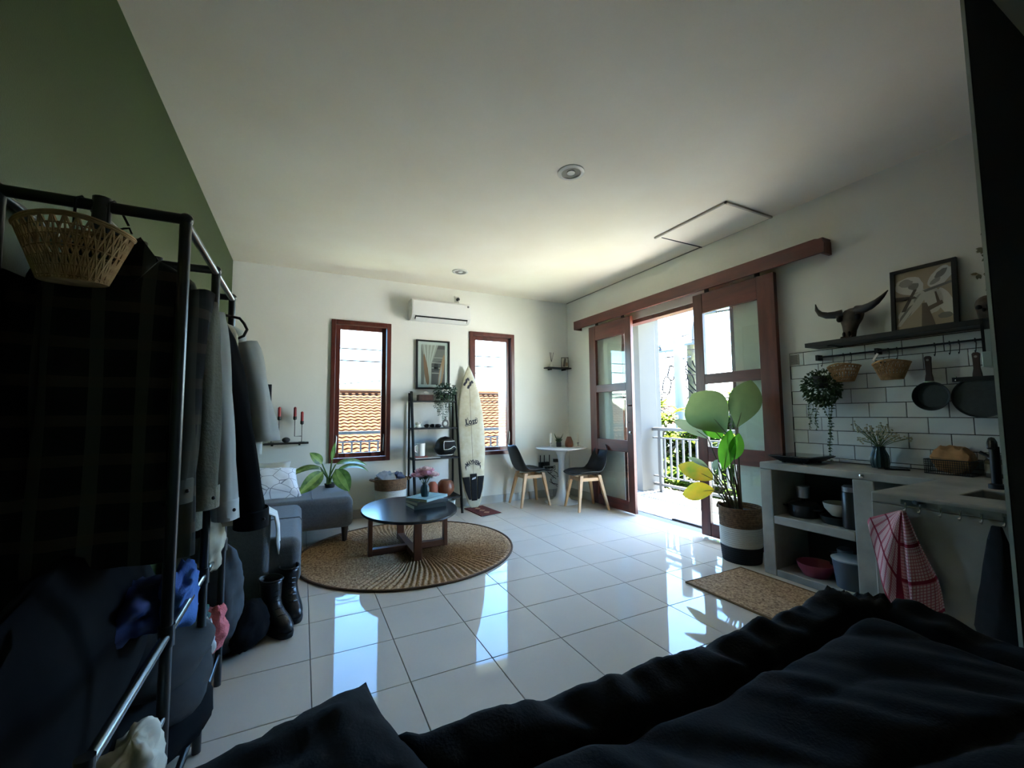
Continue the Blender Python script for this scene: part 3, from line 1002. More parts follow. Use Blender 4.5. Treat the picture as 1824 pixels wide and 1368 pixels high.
O('seat_seam', MB().tube([(-0.44, 3.62, 0.427), (0.0, 3.62, 0.427), (0.018, 3.62, 0.40), (0.018, 3.62, 0.16)], 0.004, n=6), m_sofa, s)
for q in ((-0.05, 3.10), (-0.62, 3.06), (-0.62, 4.12), (-0.05, 4.12)):
    O('leg', leg_mb(*q, 0.0, 0.13, 0.018, 0.028), m_leg, s)
s = thing('footstool_bench', 'grey upholstered bench against the back wall carrying the leafy plant', 'bench', (0.0, 4.66, 0))
O('seat', cushion(-0.52, 0.452, 4.255, 5.12, 0.145, 0.43), m_sofa, s, bevel=0.06, bseg=4)
O('piping', MB().tube([(0.10, 4.31, 0.4305), (0.10, 5.06, 0.4305)], 0.004, n=6), m_sofa, s)
for q in ((0.385, 4.33), (-0.45, 4.33), (0.385, 5.05), (-0.45, 5.05)):
    O('leg', leg_mb(*q, 0.0, 0.155, 0.020, 0.034), m_leg, s)

# printed white cushion, white cloth over the arm
m_print = bpy.data.materials.new('line_print_cotton')
m_print.use_nodes = True
n_, l_ = m_print.node_tree.nodes, m_print.node_tree.links
b_ = n_['Principled BSDF']
b_.inputs['Roughness'].default_value = 0.9
tc_ = n_.new('ShaderNodeTexCoord')
vo_ = n_.new('ShaderNodeTexVoronoi')
vo_.feature = 'DISTANCE_TO_EDGE'
vo_.inputs['Scale'].default_value = 9
l_.new(tc_.outputs['Object'], vo_.inputs['Vector'])
rp_ = n_.new('ShaderNodeValToRGB')
rp_.color_ramp.elements[0].color = lin((70, 76, 92))
rp_.color_ramp.elements[1].color = lin((216, 216, 218))
rp_.color_ramp.elements[1].position = 0.035
l_.new(vo_.outputs['Distance'], rp_.inputs[0])
l_.new(rp_.outputs[0], b_.inputs['Base Color'])
def pillow_mb(c, size, rot, puff=0.5, n=14, wr=0.012, seed=0, pinch=0.08):
    m = Euler(rot).to_matrix()
    c = Vector(c)
    mb = MB()
    vs = []
    for sgn in (1, -1):
        for i in range(n + 1):
            for j in range(n + 1):
                u, v = 2 * i / n - 1, 2 * j / n - 1
                h = (max(0, (1 - u ** 4)) * max(0, (1 - v ** 4))) ** 0.55
                px = u * (1 - pinch * (1 - abs(v) ** 2) * abs(u)) * size[0] / 2
                py = v * (1 - pinch * (1 - abs(u) ** 2) * abs(v)) * size[1] / 2
                w = wr * nz(u * 2.6 + seed, v * 2.6, sgn) + wr * 0.6 * nz(u * 6 + seed, v * 6, sgn)
                vs.append(c + m @ Vector((px, py, sgn * (size[2] / 2 * h + w * h) )))
    k = (n + 1) ** 2
    fs = []
    for i in range(n):
        for j in range(n):
            a = i * (n + 1) + j
            fs.append((a, a + 1, a + n + 2, a + n + 1))
            fs.append((k + a, k + a + n + 1, k + a + n + 2, k + a + 1))
    for i in range(n):
        for a, b in ((i, i + 1), (n * (n + 1) + i, n * (n + 1) + i + 1), (i * (n + 1), (i + 1) * (n + 1)), (i * (n + 1) + n, (i + 1) * (n + 1) + n)):
            fs.append((a, b, k + b, k + a))
    mb.add(vs, fs)
    return mb
O('cushion', pillow_mb((-0.215, 4.62, 0.55), (0.42, 0.42, 0.16), (0.62, 0.06, 0.22), seed=3), m_print, ang=180,
  label='white cushion with dark line print leaning on the grey bench', cat='cushion')
O('cushion', pillow_mb((-0.30, 4.85, 0.56), (0.40, 0.40, 0.14), (1.0, 0.0, -0.1), seed=8), m_white_c, ang=180,
  label='plain pale cushion behind the line-printed cushion on the bench', cat='cushion')
def cloth_strip(path, w, n=10, amp=0.012, seed=0, axis=(0, 1, 0), taper=1.0):
    """a cloth hanging along path (list of points), width w along axis, with wrinkles"""
    rings = []
    ax = Vector(axis)
    for i, p in enumerate(path):
        t = i / (len(path) - 1)
        ww = w * (1 + (taper - 1) * t)
        row = []
        for j in range(n + 1):
            q = Vector(p) + ax * ww * (j / n - 0.5)
            d = amp * (nz(t * 5 + seed, j * 0.7, 1.3) + 0.6 * math.sin(j * 1.7 + seed))
            row.append(q + Vector((d, d * 0.3, d * 0.4)))
        rings.append(row)
    return MB().loft(rings, closed=False)
O('throw', cloth_strip([(-0.42, 3.06, 0.61), (-0.30, 3.06, 0.625), (-0.20, 3.06, 0.62), (-0.135, 3.06, 0.58), (-0.12, 3.06, 0.50), (-0.115, 3.07, 0.42), (-0.105, 3.08, 0.34)], 0.22, n=14, amp=0.010, seed=5, taper=0.45),
  m_white_c, ang=180, solid=0.006, label='crumpled white cloth thrown over the sofa arm', cat='cloth')

# ---------------------------------------------------------------- dieffenbachia on the bench
def veined_leaf(name, dark, light, trans=0.3):
    m = M(name, dark, rough=0.4, col2=light, vs=14, trans=trans, detail=2)
    return m
m_dief = veined_leaf('variegated_leaf', (58, 88, 40), (128, 156, 72))
m_dief2 = veined_leaf('variegated_leaf_centre', (122, 150, 66), (160, 182, 98))
m_stalk = M('green_stalk', (86, 112, 52), rough=0.5)
r = thing('dieffenbachia', 'leafy variegated plant with arching leaves standing on the grey bench', 'plant', (0.26, 4.80, 0.43))
O('pot', MB().lathe([(0.045, 0.43), (0.055, 0.475), (0.05, 0.475), (0.045, 0.465), (0.0, 0.465)], (0.28, 4.90, 0), cap1=False), m_blackwood, r)
stems = [((0.0, 4.72, 0.845), (0.24, 4.80, 0.60), (-1, -0.2, 0.12), 0.33, 0.13, 1.0, (0.25, -0.4, 1)),
         ((0.44, 4.72, 0.80), (0.27, 4.8, 0.62), (1, -0.15, 0.35), 0.34, 0.12, 1.1, (-0.2, -0.5, 1)),
         ((0.5, 4.7, 0.7), (0.29, 4.8, 0.56), (1, -0.2, 0.5), 0.36, 0.10, 1.5, (0.1, -0.5, 1)),
         ((0.10, 4.7, 0.72), (0.24, 4.8, 0.58), (-0.95, -0.3, 0.35), 0.22, 0.08, 1.1, (0, -0.4, 1)),
         ((0.17, 4.72, 0.5), (0.24, 4.76, 0.60), (-0.62, -0.55, -0.5), 0.32, 0.17, 0.3, (0.35, -1, 0.5)),
         ((0.40, 4.70, 0.5), (0.30, 4.74, 0.62), (0.45, -0.45, -0.8), 0.27, 0.20, 0.35, (-0.1, -1, 0.3)),
         ((0.15, 4.75, 0.7), (0.23, 4.78, 0.64), (-0.5, -0.3, 0.6), 0.17, 0.12, 0.5, (0.4, -1, 0.2)),
         ((0.30, 4.8, 0.78), (0.28, 4.82, 0.66), (0.15, 0.0, 1), 0.20, 0.05, 0.2, (-0.4, -1, 0))]
for tip, nd, d, L, W, bend, up in stems:
    d = Vector(d).normalized()
    base = Vector(nd) + Vector((d.x * 0.06, d.y * 0.06, 0.06 if d.z > 0 else 0.02))
    O('stem', MB().tube([(0.27 + R.uniform(-0.02, 0.02), 4.88, 0.46), (nd[0] * 0.6 + 0.27 * 0.4, nd[1], (nd[2] + 0.5) / 2), base], [0.011, 0.009, 0.006]), m_stalk, r)
    lf = MB()
    lf.leaf(base, d, up, L, W * 0.85, bend=bend, fold=0.16, n=11, shape=0.42, rows=3, mid=1)
    O('leaf', lf, [m_dief, m_dief2], r, ang=180)

# ---------------------------------------------------------------- round jute rug and oval coffee table
m_jute = bpy.data.materials.new('braided_jute')
m_jute.use_nodes = True
n_, l_ = m_jute.node_tree.nodes, m_jute.node_tree.links
b_ = n_['Principled BSDF']
b_.inputs['Roughness'].default_value = 0.95
b_.inputs['Specular IOR Level'].default_value = 0.1
tc_ = n_.new('ShaderNodeTexCoord')
no_ = n_.new('ShaderNodeTexNoise')
no_.inputs['Scale'].default_value = 70
l_.new(tc_.outputs['Object'], no_.inputs['Vector'])
rp_ = n_.new('ShaderNodeValToRGB')
rp_.color_ramp.elements[0].color = lin((116, 88, 64))
rp_.color_ramp.elements[1].color = lin((206, 172, 132))
rp_.color_ramp.elements[0].position = 0.3
rp_.color_ramp.elements[1].position = 0.72
l_.new(no_.outputs['Fac'], rp_.inputs[0])
l_.new(rp_.outputs[0], b_.inputs['Base Color'])
RC, RR_ = Vector((0.885, 3.835, 0)), 0.915
mb = MB()
nr, na = 44, 920
vs = []
for i in range(nr + 1):
    for j in range(na):
        rad = RR_ * i / nr
        a = 2 * PI * j / na
        # radial braids: ropes running outwards with a slight swirl, finer rings between
        braid = (0.5 + 0.5 * math.cos(115 * (a + 0.30 * rad) + 2.4 * nz(rad * 7, a * 5))) ** 0.7
        z = 0.004 + 0.014 * braid * min(1, rad / 0.25) + 0.003 * nz(rad * 40, a * 30)
        if i >= nr - 1:
            z = 0.012 if i == nr - 1 else 0.004
        vs.append((RC.x + rad * math.cos(a), RC.y + rad * math.sin(a), z))
fs = []
for i in range(nr):
    for j in range(na):
        a, b = i * na + j, i * na + (j + 1) % na
        fs.append((a, b, b + na, a + na))
mb.add(vs, fs)
r = thing('jute_rug', 'big round brown jute rug under the coffee table', 'rug', (RC.x, RC.y, 0))
O('weave', mb, m_jute, r, ang=180)
pts = [(RC.x + RR_ * math.cos(2 * PI * j / 90), RC.y + RR_ * math.sin(2 * PI * j / 90), 0.009) for j in range(91)]
O('border_braid', MB().tube(pts, 0.009, n=8), M('dark_jute_border', (88, 64, 44), rough=0.95, bump=0.6, bs=120), r)

m_walnut = wood_mat('walnut_wood', (122, 72, 46), (90, 50, 32), rough=0.4, scale=(1, 1, 0.3))
m_walnut_h = wood_mat('walnut_wood_rail', (126, 78, 52), (96, 56, 38), rough=0.4, scale=(0.4, 0.4, 2))
m_ttop = M('black_table_top', (26, 27, 30), rough=0.22, var=0.1, vs=4, spec=0.6)
r = thing('coffee_table', 'oval black-topped coffee table with a crossed wooden frame on the jute rug', 'table', (0.86, 3.72, 0.015))
TC = Vector((0.872, 3.80, 0))
tz = 0.37
prof = [(0.985, tz - 0.024), (1.0, tz - 0.018), (1.0, tz - 0.005), (0.99, tz)]
rings = []
for rr_, z in prof:
    ring = []
    for i in range(64):
        a = 2 * PI * i / 64
        ca, sa = math.cos(a), math.sin(a)
        ring.append((TC.x + 0.405 * rr_ * sgnpow(ca, 1.0), TC.y + 0.54 * rr_ * sgnpow(sa, 1.0), z))
    rings.append(ring)
O('table_top', MB().loft(rings), m_ttop, r)
t = 0.026
for (lx, ly, w1, w2) in ((0.535, 3.755, 0.016, 0.032), (1.185, 3.755, 0.016, 0.032), (0.865, 3.465, 0.032, 0.016), (0.865, 4.135, 0.032, 0.016)):
    box('leg', lx - w1, lx + w1, ly - w2, ly + w2, 0.015, tz - 0.024, m_walnut, r, bevel=0.003)
box('bottom_rail', 0.551, 1.169, 3.725, 3.785, 0.02, 0.07, m_walnut_h, r, bevel=0.003)
box('bottom_rail', 0.835, 0.895, 3.481, 4.119, 0.021, 0.071, m_walnut_h, r, bevel=0.003)
box('top_rail', 0.551, 1.169, 3.735, 3.775, tz - 0.06, tz - 0.024, m_walnut_h, r)
box('top_rail', 0.845, 0.885, 3.481, 4.119, tz - 0.061, tz - 0.025, m_walnut_h, r)

def book(name, label, c, size, rz, cover, group='books on the coffee table', page=(214, 212, 200), title=None, tcol=(230, 230, 226)):
    c = Vector(c)
    r = thing(name, label, 'book', c, rz, group=group, local=True)
    w, d, h = size
    mc = M('cover', cover, rough=0.45)
    O('pages', MB().box(-w / 2 + 0.004, w / 2 - 0.004, -d / 2 + 0.004, d / 2 - 0.004, 0.0025, h - 0.0025), M('paper', page, rough=0.9), r, smooth=False)
    O('back_cover', MB().box(-w / 2, w / 2, -d / 2, d / 2, 0, 0.0025), mc, r, smooth=False)
    O('front_cover', MB().box(-w / 2, w / 2, -d / 2, d / 2, h - 0.0025, h), mc, r, smooth=False)
    O('spine', MB().box(-w / 2, w / 2, -d / 2 - 0.002, -d / 2 + 0.003, 0.0, h), mc, r, smooth=False)
    if title:
        for k, (a, b, y0_, hh) in enumerate(title):
            O('cover_print', MB().box(a * w, b * w, y0_ * d, y0_ * d + hh, h, h + 0.0006), M('print_ink', tcol, rough=0.6), r, smooth=False)
    return r
book('book', 'thick grey-green book at the bottom of the stack on the coffee table', (1.02, 3.80, tz), (0.30, 0.22, 0.032), 0.12, (64, 74, 70))
book('book', 'dark book with pale print, middle of the stack on the coffee table', (1.03, 3.80, tz + 0.032), (0.31, 0.22, 0.030), 0.26, (44, 52, 52), title=[(-0.4, -0.1, -0.36, 0.012), (0.05, 0.42, -0.38, 0.012)])
book('book', 'pale teal book on top of the stack under the rose vase', (1.035, 3.82, tz + 0.0626), (0.30, 0.24, 0.022), 0.62, (120, 158, 158), title=[(-0.42, 0.42, -0.3, 0.004), (-0.42, 0.42, 0.2, 0.004)], tcol=(190, 206, 204))
# vase with pink roses
m_teal = M('teal_glaze', (34, 62, 66), rough=0.3)
vz = tz + 0.0846
VX, VY = 1.012, 3.80
r = thing('rose_vase', 'dark teal faceted vase of pale pink roses on the stacked books', 'vase', (VX, VY, vz))
O('vase', MB().lathe([(0.032, vz), (0.042, vz + 0.05), (0.038, vz + 0.085), (0.022, vz + 0.11), (0.022, vz + 0.125), (0.018, vz + 0.125), (0.018, vz + 0.1)], (VX, VY, 0), n=10, cap1=False), m_teal, r, ang=15)
m_rose = [M('pale_pink_petal', (236, 196, 202), rough=0.7, trans=0.2), M('dusty_pink_petal', (224, 172, 182), rough=0.7, trans=0.2), M('cream_pink_petal', (240, 216, 210), rough=0.7, trans=0.2)]
def rose(c, rad, mat, parent, seed):
    rr = random.Random(seed)
    mb = MB()
    for layer in range(5):
        nP = 3 + layer
        for k in range(nP):
            a = 2 * PI * k / nP + layer * 0.7 + rr.uniform(-0.2, 0.2)
            el = 1.45 - layer * 0.28
            d = Vector((math.cos(a) * math.cos(el), math.sin(a) * math.cos(el), math.sin(el)))
            up = Vector((math.cos(a), math.sin(a), 0.2))
            b = Vector(c) + Vector((math.cos(a), math.sin(a), 0)) * rad * 0.10 * layer - Vector((0, 0, rad * 0.45))
            mb.leaf(b, d, up, rad * (0.85 + 0.1 * layer), rad * 0.95, bend=1.1 - 0.2 * layer, fold=0.35, n=5, shape=0.6)
    O('rose', mb, mat, parent, ang=180)
spots = [(-0.05, -0.02, 0.20), (0.0, -0.045, 0.215), (0.055, -0.02, 0.205), (-0.025, 0.03, 0.23), (0.035, 0.03, 0.235), (0.0, 0.0, 0.25), (0.075, 0.01, 0.19), (-0.075, 0.015, 0.195)]
for i, (dx, dy, dz) in enumerate(spots):
    c = (VX + dx * 1.05, VY + dy * 1.05, vz + dz)
    O('stem', MB().tube([(VX + dx * 0.1, VY + dy * 0.1, vz + 0.09), (VX + dx * 0.5, VY + dy * 0.5, vz + 0.15), c], 0.0025, n=5), m_stalk, r)
    rose(c, 0.042, m_rose[i % 3], r, i)
fo = MB()
for i in range(70):
    a, e = R.uniform(0, 2 * PI), R.uniform(-0.2, 0.9)
    q = Vector((VX, VY, vz + 0.165)) + Vector((math.cos(a), math.sin(a), 0)) * R.uniform(0.01, 0.06)
    fo.leaf(q, (math.cos(a), math.sin(a), e), (0, 0, 1), 0.04, 0.02, bend=0.5, n=3)
O('greens', fo, m_darkgreen, r, kind='stuff', ang=180)

# ---------------------------------------------------------------- ladder shelf and what stands on it
lad = thing('ladder_shelf', 'black four-tier ladder shelf leaning between the window and the surfboard', 'shelf', (1.455, 5.03, 0))
def leg_bar(x, p0, p1, w, name='leg'):
    O(name, MB().tube([(x, p0[0], p0[1]), (x, p1[0], p1[1])], w, n=4), m_black, lad, smooth=False)
XA, XB = 1.18, 1.742
for x in (XA, XB):
    leg_bar(x, (4.83, 0.012), (5.085, 1.475), 0.017, 'front_leg')
    leg_bar(x, (5.19, 0.012), (5.19, 1.46), 0.014, 'rear_leg')
LT = []
for z in (0.20, 0.66, 1.02, 1.35):
    yf = 4.83 + (5.085 - 4.83) * z / 1.475
    LT.append((z + 0.012, yf))
    box('shelf_board', XA + 0.014, XB - 0.014, yf - 0.02, 5.20, z - 0.004, z + 0.012, m_blackwood, lad)
    for x in (XA, XB):
        O('side_rail', MB().tube([(x, yf, z), (x, 5.19, z)], 0.012, n=4), m_black, lad, smooth=False)

def foliage_ball(mb, c, rad, n, L, W, rr, droop=0.6):
    for k in range(n):
        while True:
            q = Vector((rr.uniform(-1, 1), rr.uniform(-1, 1), rr.uniform(-1, 1)))
            if 0.35 < q.length < 1:
                break
        p = Vector(c) + Vector((q.x * rad[0], q.y * rad[1], q.z * rad[2]))
        d = q.normalized() + Vector((rr.uniform(-0.6, 0.6), rr.uniform(-0.6, 0.6), rr.uniform(-0.8, 0.4) - droop * 0.4))
        mb.leaf(p, d, (rr.uniform(-1, 1), rr.uniform(-1, 1), 0.8), L * rr.uniform(0.7, 1.3), W, bend=0.5, n=2, fold=0.2)
def trail(mb, st, p, ln, rr, L, W, out=(0, -1, 0), step=0.022):
    p = Vector(p)
    pts = [p.copy()]
    o = Vector(out)
    k = 0
    while k * step < ln:
        p = p + Vector((rr.uniform(-0.008, 0.008), rr.uniform(-0.008, 0.008), -step)) + o * (0.012 * math.exp(-k * 0.4))
        pts.append(p.copy())
        for s in (-1, 1):
            mb.leaf(p, (s * 0.9 + rr.uniform(-0.3, 0.3), rr.uniform(-0.9, 0.3), rr.uniform(-0.7, 0.1)), (0, -0.6, 0.8), L * rr.uniform(0.7, 1.2), W, bend=0.4, n=2, fold=0.2)
        k += 1
    st.tube(pts, 0.0018, n=4)
def trailing_plant(name, label, c, rad, pot, trails, seed, L=0.032, W=0.022, n=420, mat=None, hook=None):
    rr = random.Random(seed)
    r = thing(name, label, 'plant', (c[0], c[1], pot[2]))
    O('pot', MB().lathe([(pot[3] * 0.75, pot[2]), (pot[3], pot[2] + pot[4]), (pot[3] * 0.9, pot[2] + pot[4]), (pot[3] * 0.85, pot[2] + pot[4] - 0.015), (0, pot[2] + pot[4] - 0.015)], (pot[0], pot[1], 0), cap1=False), m_blackwood, r)
    fo, st = MB(), MB()
    foliage_ball(fo, c, rad, n, L, W, rr)
    for (dx, dy, ln) in trails:
        trail(fo, st, (c[0] + dx, c[1] + dy, c[2] - rad[2] * 0.5), ln, rr, L * 0.9, W * 0.9, out=(dx * 3, dy * 3, 0))
    O('foliage', fo, mat or m_darkgreen, r, kind='stuff', ang=180)
    O('stems', st, m_stalk, r)
    return r
z4, y4 = LT[3]
m_ivy = M('bluish_green_leaf', (54, 82, 66), rough=0.55, var=0.3, vs=30, trans=0.2)
trailing_plant('trailing_plant', 'bushy trailing plant on the top tier of the ladder shelf', (1.60, 5.07, z4 + 0.12), (0.14, 0.11, 0.10), (1.60, 5.10, z4, 0.065, 0.10),
               [(-0.10, -0.05, 0.22), (-0.06, -0.08, 0.30), (-0.02, -0.09, 0.25), (0.03, -0.09, 0.16), (-0.12, -0.02, 0.14), (0.07, -0.08, 0.12), (-0.08, -0.07, 0.19), (0.0, -0.1, 0.13)], 21, mat=m_ivy)
r = thing('tissue_box', 'dark wooden tissue box on the top tier of the ladder shelf', 'tissue box', (1.355, 5.10, z4))
O('case', MB().box(1.265, 1.445, 5.05, 5.17, z4, z4 + 0.075), wood_mat('tissue_box_wood', (84, 58, 48), (62, 42, 34)), r, bevel=0.004, smooth=False)
O('tissue', MB().leaf((1.365, 5.10, z4 + 0.07), (0.1, 0, 1), (0, -1, 0), 0.05, 0.07, bend=0.5, fold=0.5, n=5, shape=0.4), m_white_c, r, ang=180, solid=0.002)
z3, y3 = LT[2]
mb = MB()
for k in range(9):
    a = 2 * PI * k / 9
    mb.leaf((1.255, 5.05, z3 + 0.01), (math.cos(a) * 0.8, math.sin(a) * 0.8, 0.9 + 0.3 * math.sin(3 * a)), (0, 0, 1), 0.075, 0.045, bend=-0.5, fold=0.4, n=4)
mb.lathe([(0.035, z3), (0.045, z3 + 0.02), (0.02, z3 + 0.045)], (1.255, 5.05, 0))
O('shell_ornament', mb, m_ceram, ang=180, label='cream spiky shell ornament at the left of the second tier', cat='ornament')
r = thing('sunglasses', 'folded black sunglasses lying on the second tier of the ladder shelf', 'sunglasses', (1.40, 5.03, z3))
for q in (1.355, 1.425):
    O('lens', MB().ball((q, 5.015, z3 + 0.024), (0.034, 0.006, 0.023)), M('dark_lens', (14, 14, 15), rough=0.1), r)
O('frame', MB().tube([(1.315, 5.02, z3 + 0.03), (1.39, 5.012, z3 + 0.034), (1.465, 5.02, z3 + 0.03), (1.47, 5.06, z3 + 0.01), (1.37, 5.07, z3 + 0.008)], 0.004), m_black, r)
O('eyewear_case', MB().ball((1.50, 5.05, z3 + 0.022), (0.05, 0.03, 0.022)), m_black, label='small black case right of the sunglasses on the second tier', cat='case')
pts = [(1.605 + 0.035 * math.cos(a), 5.06, z3 + 0.047 + 0.038 * math.sin(a)) for a in [2 * PI * i / 24 for i in range(25)]]
r = thing('ring_vase', 'grey ring-shaped glazed vase at the right of the second tier', 'vase', (1.605, 5.06, z3))
O('ring', MB().tube(pts, 0.013, n=10), M('grey_glaze', (132, 130, 124), rough=0.35), r)
O('neck', MB().lathe([(0.012, z3 + 0.09), (0.010, z3 + 0.115), (0.013, z3 + 0.125)], (1.605, 5.06, 0), n=12), M('grey_glaze_neck', (132, 130, 124), rough=0.35), r)
z2, y2 = LT[1]
book('book', 'wide pale magazine lying on the third tier under the mug', (1.35, 5.04, z2), (0.30, 0.20, 0.010), 0.05, (196, 194, 188), group='books on the ladder shelf')
book('book', 'small reddish book under the white mug on the third tier', (1.28, 5.02, z2 + 0.0105), (0.15, 0.12, 0.016), -0.05, (150, 84, 74), group='books on the ladder shelf')
mz = z2 + 0.0266
r = thing('mug', 'tall white ceramic mug standing on the small red book', 'mug', (1.28, 5.02, mz))
O('body', MB().lathe([(0.052, mz), (0.056, mz + 0.15), (0.050, mz + 0.15), (0.048, mz + 0.02), (0, mz + 0.02)], (1.28, 5.02, 0), n=28, cap1=False), m_ceram, r)
O('lid_hole', MB().lathe([(0.049, mz + 0.128), (0.0, mz + 0.128)], (1.28, 5.02, 0), cap0=False), m_dark, r)
O('handle', MB().tube([(1.23, 5.0, mz + 0.13), (1.20, 4.985, mz + 0.11), (1.205, 4.985, mz + 0.06), (1.235, 5.0, mz + 0.04)], 0.008), m_ceram, r)
# retro full-face helmet
HC = Vector((1.575, 5.045, z2 + 0.125))
r = thing('helmet', 'black full-face helmet with white trim on the third tier', 'helmet', (HC.x, HC.y, z2))
m_helm = M('black_helmet_shell', (16, 17, 19), rough=0.35)
rings = []
for j in range(15):
    t = -0.80 + 1.8 * j / 14
    ph = math.asin(max(-1, min(1, t)))
    zz_ = HC.z + 0.125 * math.sin(ph)
    rad = max(math.cos(ph), 0.02)
    rings.append([(HC.x + 0.02 + (0.125 + (0.015 if t < -0.1 else 0)) * rad * math.cos(a), HC.y + 0.13 * rad * math.sin(a), zz_) for a in [2 * PI * i / 28 for i in range(28)]])
O('shell', MB().loft(rings), m_helm, r)
fdir = Vector((0.55, -0.83, 0)).normalized()
fs_ = Vector((fdir.y * -1, fdir.x, 0))
def hp(a, zz, rad=0.133):
    d = fdir * math.cos(a) + fs_ * math.sin(a)
    k = math.sqrt(max(0.05, 1 - ((zz) / 0.128) ** 2))
    return Vector((HC.x + 0.02, HC.y, HC.z + zz)) + Vector((d.x * rad * k, d.y * rad * k * 1.02, 0))
O('eye_port', MB().loft([[hp(a, z_, 0.134) for a in [-0.95 + 1.9 * i / 12 for i in range(13)]] for z_ in (-0.015, 0.015, 0.045, 0.065)], closed=False), m_dark, r)
tr = [hp(-1.0 + 2.0 * i / 16, 0.068, 0.136) for i in range(17)] + [hp(1.02, 0.03, 0.136)] + [hp(1.0 - 2.0 * i / 16, -0.03 + 0.035 * math.exp(-((i - 8) / 3.0) ** 2), 0.137) for i in range(17)] + [hp(-1.02, 0.03, 0.136), hp(-1.0, 0.068, 0.136)]
O('port_trim', MB().tube(tr, 0.004, n=6), m_whitep, r, label='thin white trim around the eye port')
O('bottom_trim', MB().tube([hp(a, -0.098, 0.15) for a in [-1.3 + 2.6 * i / 14 for i in range(15)]], 0.004, n=6), m_whitep, r)
for k in range(5):
    O('chin_vent', MB().tube([hp(-0.32 + 0.16 * k, -0.085, 0.143), hp(-0.28 + 0.14 * k, -0.03, 0.141)], 0.003, n=5), m_rail, r)
z1_, y1_ = LT[0]
m_wsphere = wood_mat('turned_teak', (142, 84, 56), (108, 60, 40), rough=0.4)
O('wooden_bowl', MB().lathe([(0.055, z1_), (0.098, z1_ + 0.05), (0.105, z1_ + 0.10), (0.09, z1_ + 0.155), (0.06, z1_ + 0.185), (0.05, z1_ + 0.18), (0.0, z1_ + 0.17)], (1.585, 4.99, 0), n=32, cap1=False), m_wsphere,
  label='round turned wooden bowl on the lowest tier of the ladder shelf', cat='bowl')
O('clay_vase', MB().lathe([(0.05, z1_), (0.062, z1_ + 0.08), (0.058, z1_ + 0.14), (0.035, z1_ + 0.175), (0.02, z1_ + 0.18)], (1.415, 4.96, 0), n=24), M('terracotta_vase', (158, 88, 66), rough=0.6),
  label='reddish clay vase left of the wooden bowl on the lowest tier', cat='vase')
O('plant_pot', MB().lathe([(0.05, 0.0), (0.065, 0.15), (0.058, 0.15), (0.05, 0.02), (0, 0.02)], (1.645, 5.0, 0), n=24, cap1=False), m_ceram, label='cream pot on the floor under the ladder shelf', cat='pot')

# ---------------------------------------------------------------- woven laundry basket
m_seagrass = M('brown_seagrass', (128, 98, 70), rough=0.9, col2=(92, 68, 48), vs=50, bump=0.5, bs=90)
m_whiteweave = M('white_weave', (204, 202, 194), rough=0.9, bump=0.5, bs=120)
m_blackweave = M('black_weave', (28, 29, 32), rough=0.9, bump=0.5, bs=120)
def woven_band(mb, c, r0, r1, z0, z1, ncoil, n=36):
    rings = []
    for k in range(ncoil * 4 + 1):
        t = k / (ncoil * 4)
        rad = r0 + (r1 - r0) * t + 0.0035 * abs(math.sin(PI * t * ncoil))
        rings.append([(c[0] + rad * math.cos(2 * PI * i / n), c[1] + rad * math.sin(2 * PI * i / n), z0 + (z1 - z0) * t) for i in range(n)])
    return mb.loft(rings, cap0=False, cap1=False)
r = thing('laundry_basket', 'white and brown woven laundry basket between the window and the ladder shelf', 'basket', (0.945, 5.0, 0))
BC = (0.93, 4.985)
O('lower_band', woven_band(MB(), BC, 0.155, 0.175, 0.0, 0.345, 22), m_whiteweave, r, label='white lower weave')
O('upper_band', woven_band(MB(), BC, 0.175, 0.18, 0.345, 0.475, 8), m_seagrass, r, label='brown upper weave')
O('bottom', MB().lathe([(0.15, 0.0), (0.15, 0.012)], (*BC, 0)), m_seagrass, r)
for s_ in (-1, 1):
    pts = [(BC[0] + s_ * (0.175 + 0.055 * math.sin(PI * i / 8)), BC[1] - 0.06 + 0.12 * i / 8, 0.45 + 0.012 * math.sin(PI * i / 8)) for i in range(9)]
    O('handle', MB().tube(pts, 0.012), m_seagrass, r)
O('folded_laundry', pillow_mb((BC[0] - 0.03, BC[1], 0.475), (0.22, 0.22, 0.10), (0.2, 0.1, 0.3), seed=4, wr=0.03), M('grey_laundry', (140, 140, 140), rough=0.95), ang=180, label='crumpled grey laundry stuffed in the woven basket', cat='laundry')
O('folded_laundry', pillow_mb((BC[0] + 0.085, BC[1] - 0.02, 0.485), (0.11, 0.13, 0.08), (0.1, 0.3, 0.3), seed=14, wr=0.03), M('blue_grey_laundry', (84, 90, 108), rough=0.95), ang=180, label='small blue-grey cloth at the right side of the woven basket', cat='laundry')

# ---------------------------------------------------------------- surfboard on a small red mat
mat_c = [(1.86, 5.08), (2.125, 5.13), (2.175, 4.66), (1.895, 4.60)]
r = thing('red_mat', 'small dark red patterned mat with a fringe under the surfboard', 'mat', (2.0, 4.87, 0))
O('weave', MB().prism(mat_c, 'z', 0.0, 0.008), M('dark_red_wool', (112, 46, 38), rough=0.95, col2=(84, 34, 30), vs=25, bump=0.4, bs=150), r, smooth=False)
def mp(u, v, z=0.0085):
    a = Vector((*mat_c[3], 0)).lerp(Vector((*mat_c[2], 0)), u)
    b = Vector((*mat_c[0], 0)).lerp(Vector((*mat_c[1], 0)), u)
    q = a.lerp(b, v)
    return (q.x, q.y, z)
mb = MB()
for (cu, cv) in ((0.5, 0.25), (0.5, 0.5), (0.5, 0.75)):
    mb.add([mp(cu - 0.16, cv), mp(cu, cv - 0.1), mp(cu + 0.16, cv), mp(cu, cv + 0.1)], [(0, 1, 2, 3)])
O('diamond_pattern', mb, M('rug_pattern', (176, 132, 104), rough=0.95), r, smooth=False)
fr = MB()
